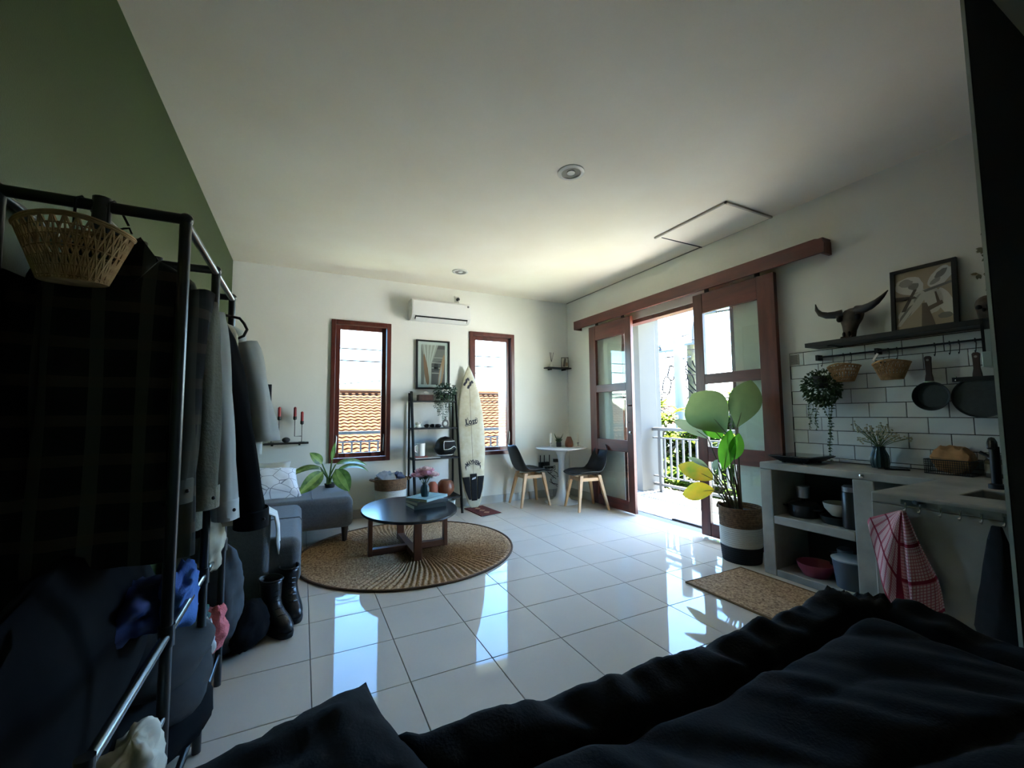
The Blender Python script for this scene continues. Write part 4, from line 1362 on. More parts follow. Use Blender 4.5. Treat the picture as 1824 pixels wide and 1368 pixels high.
for k in range(26):
    a = Vector(mp(k / 25, 0, 0.004))
    fr.tube([a, a + Vector((R.uniform(-0.006, 0.006), -0.035, -0.002))], 0.002, n=4)
    a = Vector(mp(k / 25, 1, 0.004))
    fr.tube([a, a + Vector((R.uniform(-0.006, 0.006), 0.03, -0.002))], 0.002, n=4)
O('fringe', fr, m_white_c, r, kind='stuff')

m_board = M('yellowed_board_deck', (214, 209, 188), rough=0.4, col2=(198, 188, 154), vs=14, bump=0.12, bs=30, detail=6)
m_logo = M('logo_ink', (44, 42, 52), rough=0.6)
m_pad = M('black_traction_pad', (20, 20, 21), rough=0.9, bump=0.5, bs=250)
SL = 1.81
bottom = Vector((1.988, 5.06, 0.012))
topv = Vector((1.945, 5.175, 1.812))
zax = (topv - bottom).normalized()
nrm = Vector((-0.14, -1, 0)).normalized()
xax = zax.cross(nrm).normalized() * -1
xax = Vector((xax.x, xax.y, xax.z))
if xax.x < 0:
    xax = -xax
nrm = xax.cross(zax).normalized()
if nrm.y > 0:
    nrm = -nrm
Mb = Matrix.Translation(bottom) @ Matrix((xax, zax, nrm)).transposed().to_4x4()     # local: x across, y up along the board, z out to the room
sb = thing('surfboard', 'cream shortboard surfboard standing upright beside the second window', 'surfboard', bottom, rot=(Matrix((xax, zax, nrm)).transposed()).to_euler(), local=True)
def half_w(t):
    keys = [(0.0, 0.045), (0.012, 0.068), (0.05, 0.095), (0.12, 0.126), (0.25, 0.158), (0.40, 0.178), (0.52, 0.182), (0.65, 0.172), (0.78, 0.140), (0.88, 0.094), (0.95, 0.050), (0.985, 0.022), (1.0, 0.005)]
    for (a, wa), (b, wb) in zip(keys, keys[1:]):
        if a <= t <= b:
            u = (t - a) / (b - a)
            u = u * u * (3 - 2 * u) * 0.35 + u * 0.65
            return wa + (wb - wa) * u
    return 0.005
def rocker(t):
    return 0.055 * max(0, (t - 0.5) / 0.5) ** 2.2 + 0.012 * max(0, (0.3 - t) / 0.3) ** 2
def deck(x, t):
    w = half_w(t)
    th = 0.030 * min(1, (math.sin(PI * min(max(t * 0.94 + 0.03, 0), 1))) ** 0.6 + 0.05)
    return rocker(t) * 0.6 + th * max(0.0, 1 - (abs(x) / max(w, 1e-4)) ** 3) ** 0.5
rings = []
for i in range(49):
    t = i / 48
    w = half_w(t)
    ring = []
    for k in range(25):
        x = -w + 2 * w * k / 24
        ring.append((x, t * SL, deck(x, t)))
    for k in range(23, 0, -1):
        x = -w + 2 * w * k / 24
        ring.append((x, t * SL, rocker(t) * 0.6 - 0.018 * max(0, 1 - (abs(x) / w) ** 4) ** 0.5))
    rings.append(ring)
O('board', MB().loft(rings), m_board, sb, ang=60)
O('stringer', MB().loft([[(-0.002, t * SL, deck(0, t) + 0.0008), (0.002, t * SL, deck(0, t) + 0.0008)] for t in [0.2 + 0.72 * i / 30 for i in range(31)]], closed=False), M('stringer_line', (92, 76, 60), rough=0.6), sb)
def on_deck(mb, off=0.0025):
    mb.v = [(x, y, deck(x, y / SL) + off) for x, y, z in mb.v]
    return mb
def grid_poly(fl, fr_, y0, y1, n=12, m=6):
    rows = []
    for i in range(n + 1):
        y = y0 + (y1 - y0) * i / n
        a, b = fl(i / n), fr_(i / n)
        rows.append([(a + (b - a) * k / m, y, 0) for k in range(m + 1)])
    return MB().loft(rows, closed=False)
hw = lambda t: half_w((0.05 + t * 0.36) / SL)
O('traction_pad', on_deck(grid_poly(lambda t: -0.034 - 0.03 * t * 0.35 + 0.0, lambda t: 0.034 + 0.03 * t * 0.35, 0.085, 0.42), 0.005), m_pad, sb, solid=0.006)
for s_ in (-1, 1):
    O('traction_pad', on_deck(grid_poly(lambda t: s_ * (0.042 + 0.012 * t), lambda t: s_ * (hw(t) - 0.012), 0.10, 0.385 + 0.0), 0.005), m_pad, sb, solid=0.006)
mb = MB()
mb.loft([[(-0.024 + 0.008 * k, 0.345 + 0.002 * k, 0), (-0.016 + 0.008 * k, 0.369 + 0.002 * k, 0)] for k in range(7)], closed=False)
O('pad_logo', on_deck(mb, 0.0092), m_whitep, sb)
def seg_strip(pts, w):
    mb = MB()
    row = []
    for i, p in enumerate(pts):
        a, b = Vector(pts[max(i - 1, 0)]), Vector(pts[min(i + 1, len(pts) - 1)])
        d = (b - a).normalized()
        n2 = Vector((-d.y, d.x))
        ww = w if not isinstance(w, (list, tuple)) else w[i]
        row.append([(p[0] + n2.x * ww, p[1] + n2.y * ww, 0), (p[0] - n2.x * ww, p[1] - n2.y * ww, 0)])
    return mb.loft(row, closed=False)
# two curling waves near the nose
NY = 1.60
O('nose_logo', on_deck(seg_strip([(-0.070, NY - 0.045), (-0.060, NY - 0.02), (-0.040, NY), (-0.034, NY + 0.03), (-0.014, NY + 0.05), (-0.006, NY + 0.03), (-0.012, NY + 0.015)], [0.013, 0.015, 0.014, 0.015, 0.013, 0.010, 0.005])), m_logo, sb)
O('nose_logo', on_deck(seg_strip([(-0.022, NY - 0.085), (-0.012, NY - 0.055), (0.010, NY - 0.04), (0.018, NY - 0.01), (0.040, NY + 0.012), (0.048, NY - 0.005), (0.042, NY - 0.02)], [0.013, 0.015, 0.014, 0.015, 0.013, 0.010, 0.005])), m_logo, sb)
# brush-lettered word in the middle with its underline
tm = text_mb('Lost', 0.105, squash=0.82, bold=0.003)
xf(tm, Matrix.Translation((0.0, 1.085, 0)) @ Matrix.Rotation(0.10, 4, 'Z'))
O('script_logo', on_deck(tm), m_logo, sb, smooth=False)
O('script_logo', on_deck(seg_strip([(-0.075, 1.030), (-0.03, 1.038), (0.02, 1.046), (0.075, 1.060), (0.085, 1.085), (0.080, 1.125), (0.06, 1.13)], 0.004)), m_logo, sb)
O('script_logo', on_deck(seg_strip([(-0.075, 1.030), (-0.08, 1.045), (-0.05, 1.055), (-0.06, 1.09), (-0.045, 1.14), (-0.035, 1.10)], 0.004)), m_logo, sb)
tm = text_mb('MAYHEM', 0.078, arch=0.115, squash=0.60, bold=0.0025)
xf(tm, Matrix.Translation((0.0, 0.565, 0)))
O('arched_logo', on_deck(tm), m_logo, sb, smooth=False)
for s_ in (-1, 1):
    O('arched_logo', on_deck(seg_strip([(s_ * 0.088, 0.53), (s_ * 0.096, 0.505), (s_ * 0.090, 0.47)], [0.008, 0.007, 0.002])), m_logo, sb)

# ---------------------------------------------------------------- chairs and round pedestal table
m_shell = M('black_chair_shell', (24, 25, 27), rough=0.45)
m_beech = wood_mat('beech_leg', (206, 162, 116), (186, 142, 98), rough=0.45, scale=(1, 1, 0.3))
m_cushion = M('black_chair_pad', (20, 20, 21), rough=0.6)
def make_chair(label, loc, rz):
    r = thing('dining_chair', label, 'chair', loc, rz, group='black shell chairs at the round table', local=True)
    # shell: profile runs from the front lip back and up; x forward, y sideways, z up
    prof = [(0.235, 0.425, 0.17), (0.20, 0.442, 0.205), (0.10, 0.438, 0.222), (-0.02, 0.430, 0.225), (-0.11, 0.430, 0.222), (-0.165, 0.455, 0.218), (-0.20, 0.51, 0.212), (-0.235, 0.60, 0.200), (-0.27, 0.70, 0.165), (-0.285, 0.755, 0.125), (-0.29, 0.78, 0.07)]
    rings = []
    for i, (x, z, w) in enumerate(prof):
        row = []
        for k in range(13):
            u = -1 + 2 * k / 12
            edge = abs(u) ** 2.6
            up = 0.05 * edge * (1.0 if 1 < i < 6 else 0.4)
            fwd = 0.055 * edge * (1.0 if i > 4 else 0.1)
            row.append((x + fwd, u * w, z + up))
        rings.append(row)
    O('shell', MB().loft(rings, closed=False), m_shell, r, ang=180, solid=0.012, sub=1)
    O('seat_pad', MB().ball((0.03, 0, 0.452), (0.185, 0.18, 0.024), n=24), m_cushion, r)
    for sx in (1, -1):
        for sy in (1, -1):
            tx, ty = (0.135 if sx > 0 else -0.11), 0.125
            bx, by = (0.205 if sx > 0 else -0.205), 0.19
            a, b = Vector((sx * abs(tx), sy * ty, 0.425)), Vector((sx * abs(bx), sy * by, 0.0))
            w1, w2 = 0.023, 0.013
            O('leg', MB().loft([[(b.x - w2, b.y - w2, 0), (b.x + w2, b.y - w2, 0), (b.x + w2, b.y + w2, 0), (b.x - w2, b.y + w2, 0)],
                                [(a.x - w1, a.y - w1, a.z), (a.x + w1, a.y - w1, a.z), (a.x + w1, a.y + w1, a.z), (a.x - w1, a.y + w1, a.z)]]), m_beech, r, smooth=False, bevel=0.004)
    for sy in (1, -1):
        O('stretcher', MB().box(-0.12, 0.14, sy * 0.13 - 0.012, sy * 0.13 + 0.012, 0.355, 0.395), m_beech, r, smooth=False)
    for x in (-0.125, 0.145):
        O('stretcher', MB().box(x - 0.012, x + 0.012, -0.12, 0.12, 0.356, 0.396), m_beech, r, smooth=False)
    return r
make_chair('black shell chair with beech legs under the second window, back to the window', (2.715, 4.93, 0), math.radians(-3))
make_chair('black shell chair with beech legs in front of the left sliding door', (3.23, 4.375, 0), math.radians(172))

m_tulip = M('white_lacquer', (222, 222, 220), rough=0.12)
TX, TY = 3.165, 4.835
r = thing('pedestal_table', 'round white pedestal table in the far corner between the two chairs', 'table', (TX, TY, 0))
O('top', MB().lathe([(0.30, 0.706), (0.345, 0.722), (0.347, 0.728), (0.342, 0.732)], (TX, TY, 0), n=64), m_tulip, r)
O('pedestal', MB().lathe([(0.235, 0.0), (0.235, 0.006), (0.20, 0.014), (0.125, 0.035), (0.085, 0.08), (0.062, 0.16), (0.048, 0.28), (0.040, 0.42), (0.040, 0.52), (0.052, 0.62), (0.085, 0.68), (0.13, 0.706)], (TX, TY, 0), n=48), m_tulip, r)
tz2 = 0.732
def candle(x, y, label):
    r = thing('candlestick', label, 'candle', (x, y, tz2), group='white candles on the round table')
    O('holder', MB().lathe([(0.03, tz2), (0.028, tz2 + 0.004), (0.006, tz2 + 0.008), (0.006, tz2 + 0.045), (0.016, tz2 + 0.05), (0.016, tz2 + 0.06)], (x, y, 0), n=16), m_steel, r)
    O('candle', MB().lathe([(0.0145, tz2 + 0.06), (0.0135, tz2 + 0.185), (0.003, tz2 + 0.19)], (x, y, 0), n=14), M('white_wax', (226, 222, 208), rough=0.5), r)
candle(3.06, 4.93, 'white taper candle in a holder at the left of the round table')
candle(3.405, 4.78, 'white taper candle in a holder at the right end of the round table')
r = thing('aloe_pot', 'spiky aloe in a small dark patterned pot on the round table', 'plant', (3.17, 4.90, tz2))
O('pot', MB().lathe([(0.038, tz2), (0.040, tz2 + 0.065), (0.034, tz2 + 0.065), (0.032, tz2 + 0.055), (0, tz2 + 0.055)], (3.17, 4.90, 0), n=4, cap1=False, rot=Matrix.Rotation(0.5, 3, 'Z')), M('dark_pot', (44, 42, 40), rough=0.7, var=0.4, vs=40), r, smooth=False)
for k in range(11):
    a = 2 * PI * k / 11 * 1.9
    e = 0.6 + 0.8 * (k % 3) / 2
    O('leaf', MB().tube([(3.17, 4.90, tz2 + 0.05), (3.17 + 0.035 * math.cos(a), 4.90 + 0.035 * math.sin(a), tz2 + 0.05 + 0.05 * e), (3.17 + 0.065 * math.cos(a), 4.90 + 0.065 * math.sin(a), tz2 + 0.05 + 0.095 * e)], [0.009, 0.007, 0.001], n=6), m_darkgreen, r)
O('wooden_vase', MB().lathe([(0.05, tz2), (0.058, tz2 + 0.03), (0.054, tz2 + 0.07), (0.036, tz2 + 0.12), (0.024, tz2 + 0.14), (0.02, tz2 + 0.14)], (3.30, 4.84, 0), n=28), m_wsphere, label='small bottle-shaped wooden vase beside the aloe on the round table', cat='vase')

# router, power strip and cables low on the back wall
r = thing('router', 'dark router with upright antennas on the back wall under the table', 'router', (3.12, 5.19, 0.42))
O('case', MB().box(3.03, 3.19, 5.185, YB, 0.40, 0.50), m_black, r, smooth=False, bevel=0.004)
for q in (3.035, 3.10, 3.185):
    O('antenna', MB().tube([(q, 5.18, 0.42), (q + 0.003, 5.18, 0.60)], 0.007), m_black, r)
r = thing('power_strip', 'white power strip with plugs and tangled cables under the round table', 'power strip', (3.16, 5.2, 0.36))
O('strip', MB().box(3.08, 3.24, 5.165, 5.184, 0.405, 0.445), m_whitep, r, smooth=False, bevel=0.003)
for q in (3.11, 3.16, 3.21):
    O('plug', MB().box(q - 0.016, q + 0.016, 5.135, 5.165, 0.41, 0.44), m_black, r, smooth=False, bevel=0.003)
for k in range(5):
    a = R.uniform(0, 1)
    pts = [(3.11 + 0.05 * (k % 3), 5.15, 0.42)]
    for i in range(8):
        pts.append((3.2 + 0.02 * k + 0.07 * math.sin(i * 1.3 + k), 5.17 + 0.01 * math.cos(i * 2 + k), 0.42 - 0.028 * i + 0.03 * math.sin(2.1 * i + k)))
    pts.append((3.36, 5.19, 0.10 + 0.02 * k))
    O('cable', MB().tube(pts, 0.005, n=5), m_black if k % 2 else m_whitep, r)
r = thing('wall_plug', 'black adapter plugged into a white wall socket behind the round table', 'socket', (3.30, 5.2, 0.49))
O('plate', MB().box(3.255, 3.345, 5.217, YB, 0.465, 0.555), m_whitep, r, smooth=False)
O('adapter', MB().box(3.27, 3.33, 5.16, 5.217, 0.49, 0.535), m_black, r, smooth=False, bevel=0.004)

# corner shelf with diffuser and postcard
r = thing('wall_shelf', 'small dark corner shelf high on the back wall above the round table', 'shelf', (3.35, 5.16, 1.845))
box('board', 3.14, 3.545, 5.10, YB, 1.845, 1.863, m_blackwood, r, bevel=0.003)
for q in (3.22, 3.46):
    box('bracket', q - 0.012, q + 0.012, 5.14, YB, 1.825, 1.845, m_black, r)
r = thing('reed_diffuser', 'white reed diffuser with dark sticks on the corner shelf', 'diffuser', (3.235, 5.16, 1.863))
O('bottle', MB().lathe([(0.028, 1.863), (0.03, 1.90), (0.014, 1.925), (0.012, 1.945)], (3.235, 5.16, 0), n=20), m_ceram, r)
for dx in (-0.035, -0.01, 0.03):
    O('reed', MB().tube([(3.235, 5.16, 1.93), (3.235 + dx, 5.15, 2.08)], 0.003, n=5), m_dark, r)
r = thing('framed_postcard', 'small dark framed picture card leaning at the right end of the corner shelf', 'picture', (3.47, 5.16, 1.863), -0.55, local=True)
tl = Matrix.Rotation(0.16, 4, 'X')
O('frame', xf(MB().box(-0.055, 0.055, 0, 0.012, 0, 0.165), Matrix.Rotation(-0.16, 4, 'X')), m_black, r, smooth=False)
mb = MB()
mb.add([(-0.045, -0.001, 0.012), (0.045, -0.001, 0.012), (0.045, -0.001, 0.153), (-0.045, -0.001, 0.153)], [(0, 1, 2, 3)], 0)
mb.add([(-0.03, -0.0015, 0.02), (0.005, -0.0015, 0.02), (0.02, -0.0015, 0.145), (-0.005, -0.0015, 0.15), (-0.02, -0.0015, 0.09)], [(0, 1, 2, 3, 4)], 1)
mb.add([(0.012, -0.0015, 0.03), (0.042, -0.0015, 0.03), (0.042, -0.0015, 0.08), (0.015, -0.0015, 0.09)], [(0, 1, 2, 3)], 2)
O('print', xf(mb, Matrix.Rotation(-0.16, 4, 'X')), print_mats([(176, 172, 160), (66, 58, 54), (132, 104, 84)], 'postcard'), r, smooth=False)
# ---------------------------------------------------------------- kitchen counter of cast concrete
CX0, CT, CB = 3.105, 0.815, 0.765
r = thing('kitchen_counter', 'grey cast concrete kitchen counter with open cubbies and a sink leg', 'counter', (3.2, 1.3, 0))
mb = MB().prism([(CX0, 2.025), (CX0, 1.035), (2.405, 1.035), (2.405, 0.565), (2.86, 0.565), (2.86, 0.62), (2.62, 0.62), (2.62, 0.80), (2.86, 0.80), (2.86, 0.565), (3.543, 0.565), (3.543, 2.025)], 'z', CB, CT)
# worktop made of plain blocks around the sink cut-out, joined edge to edge
wt = MB()
us, vs_ = [2.405, 2.63, 2.90, CX0, 3.543], [0.565, 0.62, 0.80, 1.035, 2.025]
wt = wall_mesh(us, vs_, [(2.63, 2.90, 0.62, 0.80), (2.405, CX0, 1.035, 2.025)], lambda u, v, s: (u, v, CT if s == 0 else CB))
O('worktop', wt, m_concrete, r, smooth=False, bevel=0.008)
box('end_post', CX0, 3.543, 1.935, 2.025, 0, CB, m_concrete, r, bevel=0.008)
box('middle_post', CX0, 3.543, 1.316, 1.43, 0, CB, m_concrete, r, bevel=0.008)
box('shelf', CX0, 3.543, 1.43, 1.935, 0.375, 0.435, m_concrete, r, bevel=0.008)
box('plinth', CX0 + 0.002, 3.543, 1.43, 1.935, 0, 0.05, m_concrete, r, bevel=0.006)
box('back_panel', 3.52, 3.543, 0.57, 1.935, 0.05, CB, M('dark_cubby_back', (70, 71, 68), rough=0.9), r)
box('sink_leg_front', 2.405, 2.465, 0.565, 1.035, 0, CB, m_concrete, r, bevel=0.006)
box('sink_leg_side', 2.465, 3.2, 0.985, 1.035, 0, CB, m_concrete, r, bevel=0.006)
mb = wall_mesh([2.60, 2.63, 2.90, 2.93], [0.59, 0.62, 0.80, 0.83], [(2.63, 2.90, 0.62, 0.80)], lambda u, v, s: (u, v, CB if s == 0 else 0.60))
O('sink_wall', mb, m_steel, r, smooth=False)
box('sink_floor', 2.60, 2.93, 0.59, 0.83, 0.585, 0.60, m_steel, r)

# black tap
r = thing('kitchen_tap', 'tall black tap beside the sink at the panel', 'tap', (2.98, 0.775, CT))
O('body', MB().lathe([(0.03, CT), (0.03, CT + 0.02), (0.018, CT + 0.025), (0.018, CT + 0.20)], (2.98, 0.775, 0), n=16), m_black, r)
O('spout', MB().tube([(2.98, 0.775, CT + 0.19), (2.96, 0.772, CT + 0.225), (2.90, 0.76, CT + 0.235), (2.83, 0.745, CT + 0.225), (2.82, 0.742, CT + 0.20)], 0.014), m_black, r)
O('lever', MB().tube([(2.98, 0.775, CT + 0.14), (2.985, 0.825, CT + 0.17)], 0.008), m_black, r)

# things inside the cubbies
def bowl(name, label, c, r1, h, mat, cat, r0=0.6, group=None):
    x, y, z = c
    return O(name, MB().lathe([(r1 * r0, z), (r1 * 0.9, z + h * 0.55), (r1, z + h), (r1 * 0.95, z + h), (r1 * 0.84, z + h * 0.55), (r1 * r0 * 0.9, z + 0.012), (0, z + 0.012)], (x, y, 0), n=32, cap1=False), mat, label=label, cat=cat, group=group)
m_dishblack = M('black_enamel', (24, 24, 25), rough=0.3)
def pan_pot(label, c, rad, h, mat):
    x, y, z = c
    r = thing('cooking_pot', label, 'pot', c, group='pots in the cubbies')
    O('body', MB().lathe([(rad * 0.92, z), (rad, z + 0.015), (rad, z + h), (rad * 0.95, z + h), (rad * 0.95, z + 0.02), (0, z + 0.02)], (x, y, 0), n=32, cap1=False), mat, r)
    O('lid', MB().lathe([(rad * 1.02, z + h), (rad * 0.9, z + h + 0.012), (rad * 0.3, z + h + 0.024), (0.0, z + h + 0.026)], (x, y, 0), n=32), mat, r)
    O('knob', MB().lathe([(0.008, z + h + 0.024), (0.016, z + h + 0.045), (0.0, z + h + 0.048)], (x, y, 0), n=14), m_black, r)
    for s in (-1, 1):
        O('handle', MB().tube([(x, y + s * rad, z + h * 0.75), (x, y + s * (rad + 0.03), z + h * 0.78), (x - 0.04, y + s * (rad + 0.03), z + h * 0.78), (x - 0.045, y + s * rad * 0.9, z + h * 0.75)], 0.006), m_black, r)
    return r
pan_pot('dark cooking pot with a lid at the left of the upper cubby', (3.27, 1.815, 0.435), 0.095, 0.085, m_dishblack)
O('steel_cup', MB().lathe([(0.04, 0.569), (0.045, 0.65), (0.042, 0.65), (0.038, 0.58), (0, 0.58)], (3.27, 1.815, 0), n=20, cap1=False), m_steel, label='steel cup standing on the dark pot in the upper cubby', cat='cup')
bowl('mixing_bowl', 'pale cream bowl on a dark pan in the upper cubby', (3.27, 1.585, 0.485), 0.095, 0.085, M('cream_ceramic', (196, 190, 176), rough=0.4), 'bowl', 0.5)
O('baking_tin', MB().lathe([(0.10, 0.435), (0.115, 0.483), (0.108, 0.483), (0.095, 0.445), (0, 0.445)], (3.27, 1.585, 0), n=32, cap1=False), m_dishblack, label='low dark tin under the cream bowl in the upper cubby', cat='pan')
r = thing('thermos', 'dark cylindrical flask at the right of the upper cubby', 'flask', (3.19, 1.485, 0.435))
O('body', MB().lathe([(0.045, 0.435), (0.048, 0.45), (0.045, 0.66), (0.038, 0.67)], (3.19, 1.483, 0), n=24), m_dishblack, r)
O('lid', MB().lathe([(0.042, 0.67), (0.042, 0.70), (0.03, 0.71)], (3.19, 1.483, 0), n=24), m_steel, r)
bowl('basin', 'pink plastic bowl in the lower cubby', (3.24, 1.74, 0.05), 0.115, 0.085, M('pink_plastic', (150, 62, 82), rough=0.45), 'bowl', 0.68)
r = thing('steel_jug', 'dim steel kettle behind the pink bowl in the lower cubby', 'jug', (3.33, 1.60, 0.05))
O('body', MB().lathe([(0.055, 0.05), (0.058, 0.14), (0.042, 0.22), (0.045, 0.25), (0.03, 0.262), (0.0, 0.264)], (3.33, 1.60, 0), n=24), m_steel, r)
O('handle', MB().tube([(3.33, 1.645, 0.22), (3.33, 1.69, 0.21), (3.33, 1.69, 0.13), (3.33, 1.655, 0.11)], 0.007), m_black, r)
r = thing('storage_tub', 'blue-grey plastic tub with a white rim at the right of the lower cubby', 'tub', (3.20, 1.50, 0.05))
O('body', MB().lathe([(0.085, 0.05), (0.105, 0.225)], (3.215, 1.51, 0), n=32), M('slate_plastic', (70, 84, 94), rough=0.5), r)
O('lid', MB().lathe([(0.108, 0.225), (0.110, 0.233), (0.10, 0.238)], (3.215, 1.51, 0), n=32), M('pale_lid', (176, 184, 184), rough=0.4), r)

# induction hob, vase, phone, basket, jars on the worktop
r = thing('induction_hob', 'black portable hob with flared edges at the left of the worktop', 'hob', (3.30, 1.83, CT))
O('body', MB().loft([[(3.20, 1.745, CT + 0.008), (3.42, 1.745, CT + 0.008), (3.42, 1.925, CT + 0.008), (3.20, 1.925, CT + 0.008)],
                     [(3.15, 1.685, CT + 0.048), (3.47, 1.685, CT + 0.048), (3.47, 1.985, CT + 0.048), (3.15, 1.985, CT + 0.048)],
                     [(3.15, 1.685, CT + 0.053), (3.47, 1.685, CT + 0.053), (3.47, 1.985, CT + 0.053), (3.15, 1.985, CT + 0.053)]]), m_dishblack, r, smooth=False, bevel=0.004)
box('glass_top', 3.16, 3.46, 1.695, 1.975, CT + 0.053, CT + 0.056, M('hob_glass', (18, 18, 19), rough=0.08), r)
for q in ((3.22, 1.76), (3.40, 1.76), (3.22, 1.91), (3.40, 1.91)):
    O('foot', MB().lathe([(0.014, CT), (0.014, CT + 0.01)], (*q, 0), n=12), m_black, r)
r = thing('dried_flower_vase', 'dark teal ribbed vase of small dried white flowers on the concrete worktop', 'vase', (3.44, 1.475, CT))
fx, fy = 3.44, 1.415
mb = MB()
rings = []
for (rad, z) in [(0.042, 0), (0.050, 0.03), (0.047, 0.08), (0.034, 0.112), (0.030, 0.125), (0.034, 0.140), (0.028, 0.140), (0.024, 0.11)]:
    rings.append([(fx + rad * (1 + 0.04 * math.cos(14 * a)) * math.cos(a), fy + rad * (1 + 0.04 * math.cos(14 * a)) * math.sin(a), CT + z) for a in [2 * PI * i / 56 for i in range(56)]])
O('vase', mb.loft(rings, cap1=False), m_teal, r)
st, fl = MB(), MB()
for k in range(46):
    a, e, ln = R.uniform(0, 2 * PI), R.uniform(0.45, 1.5), R.uniform(0.08, 0.17)
    d = Vector((math.cos(a) * math.cos(e), math.sin(a) * math.cos(e) * 1.2, math.sin(e)))
    if k == 0:
        d, ln = Vector((0.0, 0.62, 0.78)), 0.21
    p0 = Vector((fx, fy, CT + 0.13))
    p1 = p0 + d * ln
    if p1.x > 3.52:
        p1.x = 3.52
    st.tube([p0, (p0 + p1) / 2 + Vector((0, 0, 0.008)), p1], 0.0015, n=4)
    for q in range(4):
        fl.ball(p1 + Vector((R.uniform(-0.014, 0.006), R.uniform(-0.014, 0.014), R.uniform(-0.02, 0.012))), 0.0055, n=6, m=4)
O('stems', st, m_stalk, r)
O('flower_heads', fl, M('dried_cream_flower', (190, 184, 156), rough=0.9, var=0.2, vs=80), r, kind='stuff')
O('phone', MB().obox((3.385, 1.31, CT + 0.006), (0.07, 0.12, 0.010), (0, 0, 0.5)), M('phone_black', (18, 18, 20), rough=0.15), smooth=False, bevel=0.003, label='small black glossy gadget lying flat on the worktop by the teal vase', cat='gadget')
O('bottle_opener', MB().tube([(3.33, 1.385, CT + 0.006), (3.345, 1.365, CT + 0.006), (3.36, 1.362, CT + 0.006)], 0.005), m_chrome, label='tiny chrome tool beside the black gadget on the worktop', cat='tool')
r = thing('wire_basket', 'black wire basket on the worktop in front of the wall tiles', 'basket', (3.44, 1.06, CT))
bx0, bx1, by0, by1, bz0, bz1 = 3.355, 3.525, 0.965, 1.165, CT + 0.004, CT + 0.085
w = MB()
for z in (bz0, bz1):
    w.tube([(bx0, by0, z), (bx1, by0, z), (bx1, by1, z), (bx0, by1, z), (bx0, by0, z)], 0.0032, n=5)
O('rim_wires', w, m_black, r)
w = MB()
for k in range(22):
    y = by0 + (by1 - by0) * k / 21
    w.tube([(bx0, y, bz0), (bx0, y, bz1)], 0.0012, n=4)
for k in range(7):
    z = bz0 + (bz1 - bz0) * k / 6
    w.tube([(bx0, by0, z), (bx0, by1, z)], 0.0012, n=4)
for k in range(12):
    x = bx0 + (bx1 - bx0) * k / 11
    w.tube([(x, by1, bz0), (x, by1, bz1)], 0.0012, n=4)
    w.tube([(x, by0, bz0), (x, by0, bz1)], 0.0012, n=4)
O('wire_mesh', w, m_black, r, kind='stuff')
O('paper_bag', pillow_mb((3.44, 1.06, CT + 0.085), (0.15, 0.175, 0.15), (0.1, 0.12, 0.05), seed=9, wr=0.02, n=16, pinch=0.02), M('brown_paper', (178, 132, 84), rough=0.8, var=0.15, vs=20), ang=30,
  label='crumpled brown paper bag standing in the black wire basket', cat='bag')
def jar(label, x, y, z, rad, h, mat, lid):
    r = thing('jar', label, 'jar', (x, y, z), group='jars on the worktop')
    O('body', MB().lathe([(rad * 0.9, z), (rad, z + 0.01), (rad, z + h * 0.75), (rad * 0.8, z + h * 0.82)], (x, y, 0), n=24), mat, r)
    O('lid', MB().lathe([(rad * 0.86, z + h * 0.82), (rad * 0.86, z + h), (rad * 0.7, z + h * 1.02)], (x, y, 0), n=24), lid, r)
    O('label_band', MB().lathe([(rad * 1.01, z + h * 0.2), (rad * 1.01, z + h * 0.6)], (x, y, 0), n=24, cap0=False, cap1=False), M('paper_label', (188, 184, 172), rough=0.9), r)
jar('glass jar with a paper label just right of the wire basket', 3.45, 0.90, CT, 0.038, 0.125, M('jar_glass', (120, 116, 104), rough=0.15), m_steel)
jar('darker jar with a black lid at the panel edge', 3.40, 0.80, CT, 0.038, 0.15, M('jar_dark', (150, 148, 140), rough=0.2), m_black)

# jute kitchen mat
mb = MB()
nx_, ny_ = 46, 60
rows_ = []
for i in range(ny_ + 1):
    rows_.append([(2.43 + (3.02 - 2.43) * j / nx_, 1.20 + (2.155 - 1.20) * i / ny_, 0.008 + 0.003 * math.sin(i * PI * 0.9) * math.cos(j * PI * 0.5 + (i % 2) * 1.5)) for j in range(nx_ + 1)])
mb.loft(rows_, closed=False)
r = thing('kitchen_mat', 'rectangular brown jute mat on the floor in front of the concrete cubbies', 'mat', (2.7, 1.7, 0))
O('weave', mb, m_jute, r, ang=180)
O('hem', MB().tube([(2.43, 1.20, 0.007), (2.43, 2.155, 0.007), (3.02, 2.155, 0.007), (3.02, 1.20, 0.007), (2.43, 1.20, 0.007)], 0.007, n=6), M('jute_hem', (122, 94, 60), rough=0.95), r)

# hook rail, tea towel, bag on the sink leg
r = thing('hook_rail', 'clear hook rail with small chrome hooks along the front of the sink leg', 'hook rail', (2.40, 0.76, 0.78))
O('strip', MB().box(2.399, 2.405, 0.58, 0.925, 0.772, 0.798), glass_mat('clear_acrylic'), r, smooth=False, bevel=0.002)
hooks = [0.905, 0.856, 0.79, 0.732, 0.672, 0.612]
for y in hooks:
    O('hook', MB().tube([(2.398, y, 0.785), (2.394, y, 0.76), (2.384, y, 0.748), (2.378, y, 0.756)], 0.004, n=6), m_chrome, r)
O('hook_base', MB().lathe([(0.009, 0), (0.009, 0.004)], (2.399, 0.872, 0.792), n=12, rot=Matrix.Rotation(-PI / 2, 3, 'Y')), m_chrome, r)
O('wall_hook', MB().lathe([(0.014, 0), (0.012, 0.008), (0.004, 0.012)], (CX0, 1.375, 0.79), n=12, rot=Matrix.Rotation(-PI / 2, 3, 'Y')), m_chrome, label='small chrome knob on the counter edge above the middle post', cat='hook')

